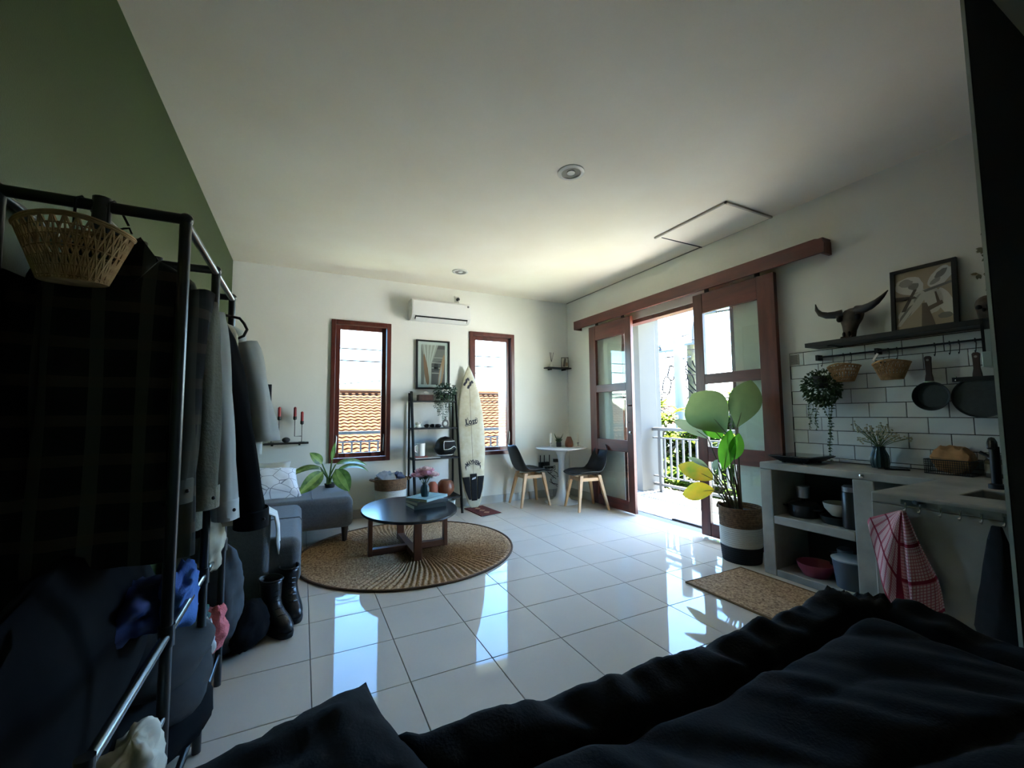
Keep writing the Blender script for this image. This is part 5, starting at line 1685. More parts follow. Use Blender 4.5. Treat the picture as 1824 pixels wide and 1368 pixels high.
m_towel = bpy.data.materials.new('red_check_towel')
m_towel.use_nodes = True
n_, l_ = m_towel.node_tree.nodes, m_towel.node_tree.links
b_ = n_['Principled BSDF']
b_.inputs['Roughness'].default_value = 0.95
uv_ = n_.new('ShaderNodeTexCoord')
def stripes(axis, freq, lo):
    se = n_.new('ShaderNodeSeparateXYZ')
    l_.new(uv_.outputs['UV'], se.inputs[0])
    mu = n_.new('ShaderNodeMath')
    mu.operation = 'MULTIPLY'
    mu.inputs[1].default_value = freq
    l_.new(se.outputs[axis], mu.inputs[0])
    fr_ = n_.new('ShaderNodeMath')
    fr_.operation = 'FRACT'
    l_.new(mu.outputs[0], fr_.inputs[0])
    gt = n_.new('ShaderNodeMath')
    gt.operation = 'GREATER_THAN'
    gt.inputs[1].default_value = lo
    l_.new(fr_.outputs[0], gt.inputs[0])
    return gt.outputs[0]
def addm(a, b, op='ADD'):
    m = n_.new('ShaderNodeMath')
    m.operation = op
    m.use_clamp = True
    l_.new(a, m.inputs[0])
    l_.new(b, m.inputs[1])
    return m.outputs[0]
fine = addm(stripes('X', 26, 0.72), stripes('Y', 34, 0.72), 'MAXIMUM')
wide = addm(stripes('X', 1.37, 0.90), stripes('Y', 3.0, 0.90), 'MAXIMUM')
mx1 = n_.new('ShaderNodeMixRGB')
mx1.inputs[1].default_value = lin((228, 198, 198))
mx1.inputs[2].default_value = lin((192, 104, 116))
l_.new(fine, mx1.inputs[0])
mx2 = n_.new('ShaderNodeMixRGB')
mx2.inputs[2].default_value = lin((146, 34, 56))
l_.new(wide, mx2.inputs[0])
l_.new(mx1.outputs[0], mx2.inputs[1])
l_.new(mx2.outputs[0], b_.inputs['Base Color'])
def uv_grid(me, nu, nv, flip=False):
    uvl = me.uv_layers.new(name='uv')
    for p in me.polygons:
        for li in p.loop_indices:
            vi = me.loops[li].vertex_index
            uvl.data[li].uv = ((vi % (nu + 1)) / nu, (vi // (nu + 1)) / nv)
def towel_mesh(nu=34, nv=40):
    rows_ = []
    for j in range(nv + 1):
        t = j / nv
        z = 0.752 - 0.46 * t
        w = 0.012 + 0.145 * min(1, t * 1.5) ** 0.9
        row = []
        for i in range(nu + 1):
            u = 2 * i / nu - 1
            fold = 0.020 * math.sin(u * 7.0 + 0.8) * (0.3 + t) + 0.012 * math.sin(u * 15 + t * 3) * t
            y = 0.905 + (0.05 * t ** 0.6 * max(0, u - 0.4) / 0.6) + w * u * 0.5 * (1 + 0.12 * t) + 0.012 * math.sin(u * 5 + t * 4) * t - 0.010 * t * (1 if u < 0 else 0.5)
            zz = z + 0.075 * t * (u * u) + (0.30 * t if u > 0.45 else 0.0) * (u - 0.45) / 0.55
            row.append((2.372 - 0.028 * math.cos(u * 1.5) * (0.4 + 0.6 * t) + fold * 0.8, y, zz))
        rows_.append(row)
    me = MB().loft(rows_, closed=False).build('tea_towel')
    uv_grid(me, nu, nv)
    return me
O('tea_towel', towel_mesh(), m_towel, ang=180, solid=0.004, label='red and white checked tea towel hanging from the first hook', cat='towel')
mb = MB()
rings = []
for k, (z, hy, hx) in enumerate([(0.752, 0.006, 0.006), (0.70, 0.02, 0.012), (0.60, 0.035, 0.022), (0.48, 0.055, 0.03), (0.36, 0.075, 0.035), (0.30, 0.07, 0.03), (0.285, 0.05, 0.02)]):
    rings.append([(2.36 - 0.0 + hx * math.cos(a) - 0.01 * k / 6, 0.625 + hy * math.sin(a) + 0.01 * math.sin(3 * a + k), z) for a in [2 * PI * i / 20 for i in range(20)]])
O('cloth_bag', MB().loft(rings), M('black_canvas', (22, 22, 23), rough=0.95, var=0.3, vs=30), label='black cloth bag hanging at the right end of the hook rail', cat='bag')

# ---------------------------------------------------------------- black wall shelf, skull, art
SZ0, SZ1 = 1.668, 1.700
r = thing('wall_shelf', 'long thin black wall shelf above the white kitchen tiles', 'shelf', (3.46, 1.2, SZ0))
box('board', 3.372, XR, 0.60, 1.800, SZ0, SZ1, m_blackwood, r, bevel=0.002)
for y in (0.8, 1.65):
    box('bracket', 3.40, XR, y - 0.012, y + 0.012, SZ0 - 0.008, SZ0, m_black, r)
m_bone = M('dark_brown_bone', (92, 80, 68), rough=0.75, col2=(60, 52, 44), vs=20, bump=0.2, bs=60)
m_horn = M('black_horn', (34, 30, 28), rough=0.45, var=0.3, vs=15)
r = thing('buffalo_skull', 'dark carved buffalo skull with long curved horns leaning on the black shelf', 'skull', (3.47, 1.56, SZ1))
# head: stacked rings from the muzzle up, tilted back against the wall
ring_def = [(0.0, 0.030, 0.026, 0.0), (0.02, 0.040, 0.030, 0.0), (0.06, 0.040, 0.034, 0.0), (0.10, 0.050, 0.040, 0.0), (0.135, 0.066, 0.045, 0.002), (0.165, 0.070, 0.046, 0.004), (0.195, 0.068, 0.042, 0.006), (0.215, 0.055, 0.032, 0.010), (0.225, 0.03, 0.02, 0.014)]
rings = []
for z, wy, wx, off in ring_def:
    rings.append([(3.475 + off + 0.10 * z + wx * math.cos(a), 1.560 - 0.12 * z + wy * math.sin(a), SZ1 + z) for a in [2 * PI * i / 20 for i in range(20)]])
O('cranium', MB().loft(rings), m_bone, r)
for s in (-1, 1):
    O('eye_socket', MB().ball((3.452, 1.545 + s * 0.055, SZ1 + 0.15), (0.02, 0.018, 0.021)), m_dark, r)
    O('nostril', MB().ball((3.446, 1.560 + s * 0.016, SZ1 + 0.035), (0.010, 0.009, 0.02)), m_dark, r)
    O('brow', MB().ball((3.462, 1.545 + s * 0.062, SZ1 + 0.172), (0.026, 0.022, 0.012)), m_bone, r)
    O('teeth_ridge', MB().ball((3.452, 1.560 + s * 0.03, SZ1 + 0.012), (0.018, 0.010, 0.012)), m_bone, r)
hl = [(3.47, 1.585, SZ1 + 0.195), (3.455, 1.63, SZ1 + 0.190), (3.445, 1.675, SZ1 + 0.195), (3.44, 1.715, SZ1 + 0.215), (3.44, 1.738, SZ1 + 0.25), (3.44, 1.744, SZ1 + 0.295)]
O('horn', MB().tube(hl, [0.028, 0.027, 0.024, 0.019, 0.012, 0.003], n=12), m_horn, r)
hr = [(3.47, 1.50, SZ1 + 0.20), (3.455, 1.455, SZ1 + 0.195), (3.445, 1.41, SZ1 + 0.205), (3.44, 1.37, SZ1 + 0.225), (3.435, 1.335, SZ1 + 0.252), (3.435, 1.305, SZ1 + 0.285)]
O('horn', MB().tube(hr, [0.031, 0.029, 0.025, 0.019, 0.012, 0.003], n=12), m_horn, r)

ax0, ax1, az0, az1 = 1.005, 1.325, SZ1, 2.122
r = thing('framed_art', 'large black framed beige and grey abstract print leaning on the black shelf', 'picture', (3.5, 1.165, SZ1))
tilt = 0.08
def A(y, z, off=0.0):
    return (3.505 + (z - az0) * tilt + off, y, z)
f = 0.022
def slab(y0, y1, z0, z1, d0, d1):
    vs = []
    for d in (d0, d1):
        vs += [A(y0, z0, d), A(y1, z0, d), A(y1, z1, d), A(y0, z1, d)]
    mb = MB()
    mb.add(vs, [(0, 1, 2, 3), (7, 6, 5, 4), (0, 4, 5, 1), (1, 5, 6, 2), (2, 6, 7, 3), (3, 7, 4, 0)])
    return mb
for nm, q in (('frame_side', (ax0, ax0 + f, az0, az1)), ('frame_side', (ax1 - f, ax1, az0, az1)), ('frame_rail', (ax0 + f, ax1 - f, az0, az0 + f)), ('frame_rail', (ax0 + f, ax1 - f, az1 - f, az1))):
    O(nm, slab(*q, -0.012, 0.012), m_black, r, smooth=False)
pm = print_mats([(168, 154, 132), (196, 194, 186), (124, 122, 116), (108, 96, 84), (150, 148, 142), (206, 204, 198), (90, 84, 76)], 'tree_print')
mb = MB()
def Q(u, v, k=0):
    return A(ax1 - f - u * (ax1 - ax0 - 2 * f), az0 + f + v * (az1 - az0 - 2 * f), -0.0002 * k)
ident = lambda *a: a
flat(mb, [Q(0, 0), Q(1, 0), Q(1, 1), Q(0, 1)], 0, ident)
def blob(cu, cv, ru, rv, mi, k, seed, rot=0):
    pts = []
    for i in range(26):
        a = 2 * PI * i / 26
        q = 1 + 0.22 * nz(math.cos(a) * 1.8 + seed, math.sin(a) * 1.8, seed)
        x, y = ru * q * math.cos(a), rv * q * math.sin(a)
        u, v = cu + x * math.cos(rot) - y * math.sin(rot), cv + x * math.sin(rot) + y * math.cos(rot)
        pts.append(Q(min(1, max(0, u)), min(1, max(0, v)), k))
    flat(mb, pts, mi, ident)
blob(0.26, 0.74, 0.27, 0.15, 5, 1, 1, -0.1)
blob(0.20, 0.80, 0.13, 0.07, 4, 2, 2)
blob(0.34, 0.72, 0.10, 0.06, 2, 2, 3)
blob(0.80, 0.80, 0.24, 0.13, 5, 1, 4, 0.6)
blob(0.82, 0.85, 0.12, 0.05, 2, 2, 5, 0.5)
blob(0.72, 0.74, 0.10, 0.04, 4, 2, 6, 0.4)
blob(0.32, 0.40, 0.36, 0.11, 1, 1, 7, 0.75)
blob(0.20, 0.25, 0.20, 0.06, 2, 2, 8, 0.8)
blob(0.42, 0.50, 0.10, 0.05, 4, 2, 9, 0.8)
blob(0.68, 0.42, 0.16, 0.22, 1, 1, 10, 0.1)
blob(0.88, 0.36, 0.12, 0.26, 5, 1, 11, 0.5)
blob(0.86, 0.14, 0.12, 0.05, 2, 2, 12)
flat(mb, [Q(0.46, 0, 4), Q(0.70, 0, 4), Q(0.56, 0.40, 4), Q(0.48, 0.40, 4)], 3, ident)
flat(mb, [Q(0.0, 0.58, 4), Q(0.36, 0.54, 4), Q(0.40, 0.50, 4), Q(0.0, 0.50, 4)], 6, ident)
flat(mb, [Q(0.10, 0.30, 4), Q(0.34, 0.66, 4), Q(0.40, 0.66, 4), Q(0.18, 0.30, 4)], 6, ident)
flat(mb, [Q(0.56, 0.24, 4), Q(0.84, 0.34, 4), Q(0.82, 0.40, 4), Q(0.56, 0.32, 4)], 3, ident)
flat(mb, [Q(0.74, 0.34, 5), Q(0.80, 0.34, 5), Q(0.73, 0.56, 5), Q(0.70, 0.56, 5)], 3, ident)
flat(mb, [Q(0.50, 0.62, 4), Q(0.98, 0.70, 4), Q(1.0, 0.66, 4), Q(0.54, 0.58, 4)], 2, ident)
flat(mb, [Q(0.0, 0.05, 5), Q(0.08, 0.05, 5), Q(0.52, 0.52, 5), Q(0.48, 0.58, 5)], 1, ident)
O('print', mb, pm, r, smooth=False)
O('backing', slab(ax0 + f, ax1 - f, az0 + f, az1 - f, 0.001, 0.010), m_dark, r, smooth=False)

r = thing('small_skull', 'small brown human-shaped skull at the right end of the black shelf', 'skull', (3.46, 0.90, SZ1))
KS = Vector((3.45, 0.875, SZ1))
O('cranium', MB().ball(KS + Vector((0.01, 0, 0.085)), (0.062, 0.050, 0.055)), m_bone.copy(), r)
O('jaw', MB().loft([[(KS.x - 0.03 + q[0], KS.y + q[1], KS.z) for q in ((-0.02, -0.025), (0.03, -0.032), (0.03, 0.032), (-0.02, 0.025))], [(KS.x - 0.03 + q[0], KS.y + q[1], KS.z + 0.06) for q in ((-0.022, -0.032), (0.04, -0.038), (0.04, 0.038), (-0.022, 0.032))]]), m_bone, r, bevel=0.008)
for s in (-1, 1):
    O('eye_socket', MB().ball(KS + Vector((-0.045, s * 0.020, 0.07)), (0.014, 0.014, 0.013)), m_dark, r)
O('nose_hole', MB().ball(KS + Vector((-0.052, 0, 0.05)), (0.008, 0.007, 0.010)), m_dark, r)

# leaf garland on the wall by the panel
r = thing('leaf_garland', 'thin hanging garland of small dry leaves on the wall by the dark panel', 'garland', (3.54, 0.87, 1.85))
O('string', MB().tube([(3.548, 0.865, 2.42), (3.545, 0.85, 2.2), (3.545, 0.86, 2.02), (3.545, 0.85, 1.86)], 0.002, n=5), m_stalk, r)
fo = MB()
for (y, z) in ((0.885, 2.23), (0.90, 2.13), (0.885, 2.08), (0.93, 1.99), (0.88, 1.99), (0.875, 1.88), (0.865, 2.33)):
    for q in range(4):
        fo.leaf((3.543, y - 0.01, z), (-0.15, R.uniform(-0.2, 1.0), R.uniform(-0.7, 0.7)), (-1, 0, 0.2), 0.034, 0.018, bend=0.3, n=3)
O('leaves', fo, M('dry_leaf', (112, 112, 88), rough=0.8), r, kind='stuff', ang=180)

# ---------------------------------------------------------------- hanging rod with hooks, baskets, plant, pans
RX, RZ = 3.485, 1.596
rod = thing('hanging_rod', 'thin black hanging rod under the black shelf in front of the tiles', 'rod', (RX, 1.34, RZ))
O('bar', MB().tube([(RX, 0.86, RZ), (RX, 1.785, RZ)], 0.0065), m_black, rod)
for y in (1.777, 1.41, 0.875):
    box('bracket', RX - 0.008, 3.538, y - 0.009, y + 0.009, RZ - 0.022, RZ + 0.020, m_black, rod)
def s_hook(y, label, ln=0.07):
    pts = [(RX - 0.006, y, RZ - 0.012), (RX - 0.011, y, RZ + 0.002), (RX - 0.004, y, RZ + 0.0115), (RX + 0.0095, y, RZ + 0.006), (RX + 0.0095, y, RZ - 0.02), (RX - 0.003, y, RZ - ln + 0.012), (RX - 0.012, y, RZ - ln + 0.004), (RX - 0.018, y, RZ - ln + 0.014)]
    return O('s_hook', MB().tube(pts, 0.0022, n=6), m_black, label=label, cat='hook', group='S-hooks on the rod')
for y, lab in ((1.745, 'black S-hook on the rod above the trailing plant'), (1.605, 'left black S-hook holding the left straw basket'), (1.56, 'right black S-hook holding the left straw basket'),
               (1.345, 'left black S-hook holding the basket with the knife'), (1.30, 'right black S-hook holding the basket with the knife'), (1.117, 'black S-hook holding the round frying pan'),
               (1.05, 'empty black S-hook between the two pans'), (1.01, 'second empty black S-hook left of the crepe pan'), (0.942, 'black S-hook holding the crepe pan')):
    s_hook(y, lab, 0.075)
def straw_basket(name, label, y, z, ry, rx, h, parent=None, group='small straw baskets on the rod', mat=m_straw, xc=3.43, flat_back=True, hexes=(13, 5)):
    """an openwork basket: rim hoops plus crossing strips around a tapering wall"""
    r = thing(name, label, 'basket', (xc, y, z - h), group=group)
    def pt(a, t):
        k = 1 - 0.42 * t
        x, yy = rx * k * math.cos(a), ry * k * math.sin(a)
        return Vector((xc + x, y + yy, z - h * t + 0.012 * (1 - t) * math.cos(2 * a)))
    N = 40
    rim = MB()
    for t in (0.0, 0.03):
        rim.tube([pt(2 * PI * i / N, t) for i in range(N + 1)], 0.0045, n=6)
    O('rim', rim, mat, r)
    w = MB()
    for k in range(1, hexes[1] + 1):
        t = k / (hexes[1] + 0.3)
        w.tube([pt(2 * PI * i / N, t) for i in range(N + 1)], 0.0022, n=4)
    for k in range(hexes[0] * 2):
        a = 2 * PI * k / (hexes[0] * 2)
        for s in (-1, 1):
            w.tube([pt(a + s * 0.42 * q / 5, q / 5) for q in range(6)], 0.0024, n=4)
        w.tube([pt(a, q / 4) for q in range(5)], 0.0022, n=4)
    O('weave', w, mat, r, kind='stuff')
    O('bottom', MB().loft([[pt(2 * PI * i / N, 1.0) + Vector((0, 0, -0.002)) for i in range(N)], [pt(2 * PI * i / N, 1.0) + Vector((0, 0, 0.003)) for i in range(N)]]), mat, r)
    return r
straw_basket('straw_basket', 'small open straw basket hanging right of the trailing kitchen plant', 1.583, 1.515, 0.100, 0.055, 0.115)
straw_basket('straw_basket', 'small straw basket with a knife on it, hanging left of the frying pan', 1.315, 1.510, 0.100, 0.055, 0.115)
r = thing('kitchen_knife', 'shiny knife with a bright blade lying on the rim of the right straw basket', 'knife', (3.40, 1.37, 1.52))
O('blade', MB().obox((3.398, 1.385, 1.545), (0.003, 0.013, 0.06), (0.5, 0.2, 0)), m_chrome, r, smooth=False)
O('handle', MB().obox((3.393, 1.355, 1.508), (0.016, 0.06, 0.016), (0.35, 0.2, 0)), m_dishblack, r, smooth=False, bevel=0.003)
m_ktrail = M('dusky_green_leaf', (62, 84, 50), rough=0.6, var=0.35, vs=30, trans=0.2)
trailing_plant('trailing_plant', 'bushy trailing plant hanging from the rod at the left of the white tiles', (3.43, 1.735, 1.365), (0.085, 0.125, 0.13), (3.43, 1.735, 1.36, 0.05, 0.09),
               [(-0.02, 0.07, 0.14), (-0.03, 0.04, 0.24), (-0.03, 0.0, 0.20), (-0.03, -0.05, 0.36), (-0.02, -0.08, 0.30), (-0.02, -0.02, 0.16), (-0.01, -0.065, 0.46), (-0.03, 0.02, 0.22)], 33, L=0.026, W=0.018, n=1000, mat=m_ktrail)
m_pan = M('dark_nonstick', (44, 52, 50), rough=0.5, var=0.2, vs=60)
m_phandle = M('dark_brown_handle', (52, 32, 28), rough=0.45)
def pan(label, y, zc, rad, depth, handle, flat_, hz):
    r = thing('frying_pan', label, 'pan', (3.47, y, zc - rad), group='pans on the rod')
    rot = Matrix.Rotation(-PI / 2, 3, 'Y')
    x0 = 3.50
    prof = [(rad * 0.80, 0), (rad * 0.97, depth * 0.7), (rad, depth), (rad * 0.975, depth), (rad * 0.78, 0.005), (0, 0.005)] if not flat_ else [(rad * 0.96, 0), (rad, 0.006), (rad, depth), (rad * 0.975, depth), (rad * 0.96, 0.006), (0, 0.006)]
    O('body', MB().lathe(prof, (x0, y, zc), n=48, rot=rot, cap1=False), m_pan, r)
    hx = x0 - depth + 0.004
    hw = [(zc + rad * 0.97, 0.021), (zc + rad + 0.02, 0.019), (zc + rad + 0.05, 0.014), (hz - 0.04, 0.015), (hz - 0.008, 0.017), (hz, 0.010)]
    rings = [[(hx - 0.007, y - w, z), (hx + 0.007, y - w, z), (hx + 0.007, y + w, z), (hx - 0.007, y + w, z)] for z, w in hw]
    h = O('handle', MB().loft(rings), m_phandle, r, bevel=0.003)
    O('hanging_hole', MB().lathe([(0.007, 0), (0.007, 0.016)], (hx + 0.008, y, hz - 0.025), n=12, rot=rot), m_steel, h)
    if not flat_:
        O('collar', MB().box(hx - 0.008, hx + 0.008, y - 0.022, y + 0.022, zc + rad * 0.95, zc + rad * 1.03), m_chrome, r, smooth=False)
    else:
        O('clamp_bar', MB().box(hx - 0.010, hx + 0.008, y - 0.105, y + 0.105, zc + rad * 0.80, zc + rad * 1.02), m_black, r, smooth=False)
        for q in (0.008, 0.026):
            O('rivet', MB().ball((hx - 0.011, y + 0.088, zc + rad * 0.83 + q - 0.002), 0.0055, n=10, m=6), m_chrome, r)
    return r
pan('round dark green-grey frying pan with a brown handle hanging from the rod', 1.148, 1.279, 0.090, 0.035, m_phandle, False, 1.528)
pan('wide flat crepe pan with a brown handle, hanging nearest the dark panel', 0.945, 1.265, 0.118, 0.018, m_phandle, True, 1.525)
O('news_print_tile', MB().box(3.534, 3.5375, 1.935, 2.004, 1.563, 1.648), M('newsprint', (150, 148, 142), rough=0.9), wall_right, smooth=False)
mb = MB()
for k in range(8):
    mb.box(3.5332, 3.534, 1.942 + 0.004 * (k % 2), 1.998, 1.572 + 0.009 * k, 1.576 + 0.009 * k)
O('news_print_lines', mb, M('news_ink', (86, 84, 82), rough=0.9), wall_right, smooth=False, kind='stuff')
r = thing('panel_dispenser', 'pale plastic holder with a black strip fixed behind the panel edge', 'holder', (2.3, 0.56, 1.36))
O('holder', MB().box(2.172, 2.25, 0.549, 0.575, 1.345, 1.40), M('pale_mint_plastic', (176, 192, 184), rough=0.5), r, smooth=False, bevel=0.003)
O('holder_arm', MB().box(2.18, 2.25, 0.549, 0.565, 1.40, 1.48), M('pale_mint_plastic_arm', (176, 192, 184), rough=0.5), r, smooth=False)
O('black_strip', MB().box(2.185, 2.25, 0.566, 0.575, 1.40, 1.52), m_black, r, smooth=False)

# ---------------------------------------------------------------- tall plant in a banded basket
PX, PY = 3.21, 2.275
r = thing('basket_planter', 'tall woven planter in brown, white and black bands between door and counter', 'planter', (PX, PY, 0))
BCp = (PX, PY)
O('black_band', woven_band(MB(), BCp, 0.140, 0.152, 0.0, 0.125, 8), m_blackweave, r, label='black lower band')
O('white_band', woven_band(MB(), BCp, 0.152, 0.155, 0.125, 0.275, 10), m_whiteweave, r, label='white middle band')
O('brown_band', woven_band(MB(), BCp, 0.155, 0.158, 0.275, 0.430, 10), m_seagrass, r, label='brown upper band')
O('bottom', MB().lathe([(0.14, 0.0), (0.14, 0.01)], (*BCp, 0)), m_blackweave, r)
pts = [(PX - 0.02 + 0.02 * math.cos(a), PY + 0.165 + 0.022 * math.sin(a), 0.41 + 0.02 * math.sin(2 * a)) for a in [2 * PI * i / 12 for i in range(13)]]
O('handle', MB().tube(pts, 0.011), m_seagrass, r)
p = thing('big_leaf_plant', 'potted plant with huge round green leaves and two yellowing ones', 'plant', (PX, PY, 0.38))
O('soil', MB().lathe([(0.145, 0.36), (0.145, 0.385), (0.06, 0.395), (0, 0.398)], (PX, PY, 0), n=28), m_soil, p)
m_big = M('large_green_leaf', (104, 120, 74), rough=0.45, col2=(116, 132, 82), vs=6, trans=0.45)
m_big2 = M('bright_green_leaf', (96, 160, 40), rough=0.45, col2=(78, 134, 34), vs=6, trans=0.6)
m_pale = M('pale_leaf_underside', (156, 178, 146), rough=0.5, var=0.08, vs=6, trans=0.3)
m_yel = M('yellowing_leaf', (214, 178, 44), rough=0.5, col2=(176, 170, 44), vs=9, trans=0.5)
m_half = M('half_yellow_leaf', (116, 142, 46), rough=0.5, col2=(196, 150, 46), vs=7, trans=0.5)
m_stem = M('brown_green_stem', (92, 84, 52), rough=0.6)
BPX = 3.13
def big_leaf(base, tip, W, mat, up, bend=0.25, fold=0.10, shape=0.5, from_=(0, 0), label=None, rad=0.007):
    base, tip = Vector(base), Vector(tip)
    d = tip - base
    L = d.length * (1 + bend * 0.06)
    dd = d.normalized()
    sd = dd.cross(Vector(up)).normalized()
    uu = sd.cross(dd).normalized()
    d2 = dd * math.cos(bend / 2) + uu * math.sin(bend / 2)
    s0 = Vector((PX + from_[0], PY + from_[1], 0.39))
    mid = s0.lerp(base, 0.5) + Vector((0, 0, 0.03))
    O('stem', MB().tube([s0, mid, base], [rad, rad * 0.8, rad * 0.5]), m_stem, p)
    mb = MB()
    mb.leaf(base, d2, uu, L, W, bend=bend, fold=fold, n=14, shape=shape, rows=3)
    lf = O('leaf', mb, mat, p, ang=180, label=label)
    O('midrib', MB().tube([base, base + d2 * L * 0.25 - uu * 0.002, base + dd * L * 0.55 + uu * (bend * L * 0.10)], [0.004, 0.003, 0.001], n=5), m_stem, lf)
UP = (-1, -0.45, 0.35)
big_leaf((3.12, 2.30, 1.02), (3.12, 2.61, 1.35), 0.37, m_big, (-1, -0.5, 0.2), 0.4, 0.10, 0.55, (-0.02, 0.01))
big_leaf((3.16, 2.235, 1.06), (3.20, 2.12, 1.44), 0.24, m_big, (-1, -0.7, 0.1), 0.25, 0.14, 0.58, (0.01, -0.01))
big_leaf((3.14, 2.36, 0.97), (3.13, 2.54, 1.14), 0.16, m_big2, (-1, -0.4, 0.9), 0.4, 0.12, 0.45, (-0.01, 0.02))
big_leaf((3.06, 2.43, 0.97), (3.02, 2.735, 1.11), 0.16, m_pale, (-0.5, -0.3, 1), 0.5, 0.10, 0.5, (-0.03, 0.03), label='pale leaf seen from below')
big_leaf((3.13, 2.345, 0.715), (3.12, 2.26, 1.05), 0.13, m_big2, (-1, -0.6, 0), 0.2, 0.2, 0.5, (0.0, 0.0), label='bright backlit leaf')
big_leaf((3.16, 2.27, 0.80), (3.14, 2.20, 1.02), 0.11, m_big2, (-1, -0.6, 0), 0.2, 0.2, 0.5, (0.02, 0.0), label='bright backlit leaf')
big_leaf((3.08, 2.41, 0.63), (3.02, 2.71, 0.715), 0.18, m_half, (-0.8, -0.4, 0.8), 0.55, 0.14, 0.45, (-0.05, 0.05), label='green leaf yellowing at the tip')
big_leaf((3.08, 2.40, 0.545), (3.00, 2.66, 0.475), 0.17, m_yel, (-0.9, -0.4, 0.7), 0.3, 0.12, 0.5, (-0.06, 0.06), label='yellow leaf with brown edge')
big_leaf((3.08, 2.45, 0.72), (3.03, 2.62, 0.80), 0.07, m_pale, (-0.4, -0.3, 1), 0.3, 0.1, 0.5, (-0.04, 0.02), label='small pale leaf')
big_leaf((3.10, 2.42, 0.70), (3.08, 2.36, 0.80), 0.06, m_pale, (-0.8, -0.3, 0.6), 0.3, 0.1, 0.5, (-0.03, 0.0), label='small pale leaf')
O('trunk', MB().tube([(PX + 0.01, PY - 0.005, 0.385), (PX - 0.01, PY + 0.0, 0.52), (PX - 0.03, PY + 0.015, 0.66)], [0.016, 0.012, 0.006]), M('brown_trunk', (84, 58, 44), rough=0.8), p)
O('trunk', MB().tube([(PX - 0.05, PY + 0.05, 0.385), (PX - 0.055, PY + 0.06, 0.45), (PX - 0.065, PY + 0.085, 0.52)], [0.013, 0.010, 0.004]), M('brown_trunk_short', (84, 58, 44), rough=0.8), p)
# ---------------------------------------------------------------- clothes rack
m_pipe = M('black_pipe', (30, 31, 32), rough=0.28, spec=0.6)
m_rodm = M('grey_steel_rod', (120, 124, 126), rough=0.25, metal=0.9)
RXa, RXb = -0.31, -0.682
FY = (1.45, 1.92, 2.335)
TZ = 1.755
r = thing('clothes_rack', 'black pipe clothes rack along the green wall with three frames and lower rails', 'clothes rack', (-0.47, 1.85, 0))
for y in FY:
    for x in (RXa, RXb):
        O('post', MB().tube([(x, y, 0.0), (x, y, TZ)], 0.0145, n=12), m_pipe, r)
    O('cross_bar', MB().tube([(RXb, y, TZ), (RXa, y, TZ)], 0.0150, n=12), m_pipe, r)
    for x in (RXa, RXb):
        O('elbow', MB().ball((x, y, TZ), 0.0185, n=12, m=8), m_pipe, r)
for x in (RXa, RXb):
    for (a, b) in ((FY[0], FY[1]), (FY[1], FY[2])):
        O('side_bar', MB().tube([(x, a, TZ - 0.008), (x, b, TZ - 0.008)], 0.0115, n=12), m_pipe, r)
    O('clothes_rail', MB().tube([(x, 0.98, 0.612), (x, FY[2], 0.612)], 0.0115, n=12), m_rodm, r, label='grey steel lower rail')
    O('clothes_rail', MB().tube([(x, 1.0, 0.405), (x, FY[0], 0.405)], 0.0095, n=12), m_rodm, r, label='grey steel lowest rail')
    O('post', MB().tube([(x, 0.98, 0.0), (x, 0.98, 0.63)], 0.0145, n=12), m_pipe, r)
    for y in FY:
        O('joint', MB().tube([(x, y, 0.585), (x, y, 0.64)], 0.019, n=12), m_pipe, r)
O('hanging_rod', MB().tube([(-0.49, FY[0], TZ - 0.03), (-0.49, FY[2], TZ - 0.03)], 0.012, n=12), m_pipe, r)
for y in FY:
    O('tee_bracket', MB().tube([(-0.49, y, TZ + 0.022), (-0.49, y, TZ - 0.06)], 0.020, n=12), m_pipe, r)
for z in (0.13,):
    for k in range(8):
        y = 1.05 + k * 0.17
        O('shelf_wire', MB().tube([(RXb, y, z), (RXa, y, z)], 0.005, n=6), m_pipe, r)
    for x in (RXa, RXb):
        O('shelf_rail', MB().tube([(x, 0.98, z), (x, FY[2], z)], 0.010, n=10), m_pipe, r)

# straw basket on two hooks on the nearest top bar
bk = straw_basket('woven_basket', 'large open-weave cane basket hanging from the near top bar of the clothes rack', -0.505, 0.0, 0.108, 0.06, 0.135, group=None, xc=0.0, hexes=(15, 6),
                  mat=M('pale_cane', (190, 158, 112), rough=0.8, col2=(152, 118, 78), vs=40))
bk.location = (-0.507, 1.432 - 0.085, 1.66 - 0.155 + 0.155)
for ch in bk.children:
    ch.matrix_parent_inverse = Matrix()
bk.rotation_euler = (0, 0, PI / 2)
bk.location = (-0.500, 1.352, 1.520)
for hx, lab in ((-0.535, 'left black hook holding the cane basket on the rack'), (-0.47, 'right black hook holding the cane basket on the rack')):
    pts = [(hx + 0.03, FY[0] + 0.022, TZ - 0.035), (hx + 0.012, FY[0] + 0.018, TZ + 0.006), (hx + 0.004, FY[0], TZ + 0.0185), (hx, FY[0] - 0.019, TZ + 0.004), (hx, FY[0] - 0.021, TZ - 0.09), (hx, FY[0] - 0.034, TZ - 0.118), (hx, FY[0] - 0.046, TZ - 0.10)]
    O('s_hook', MB().tube(pts, 0.0035, n=6), m_black, label=lab, cat='hook', group='hooks on the clothes rack')

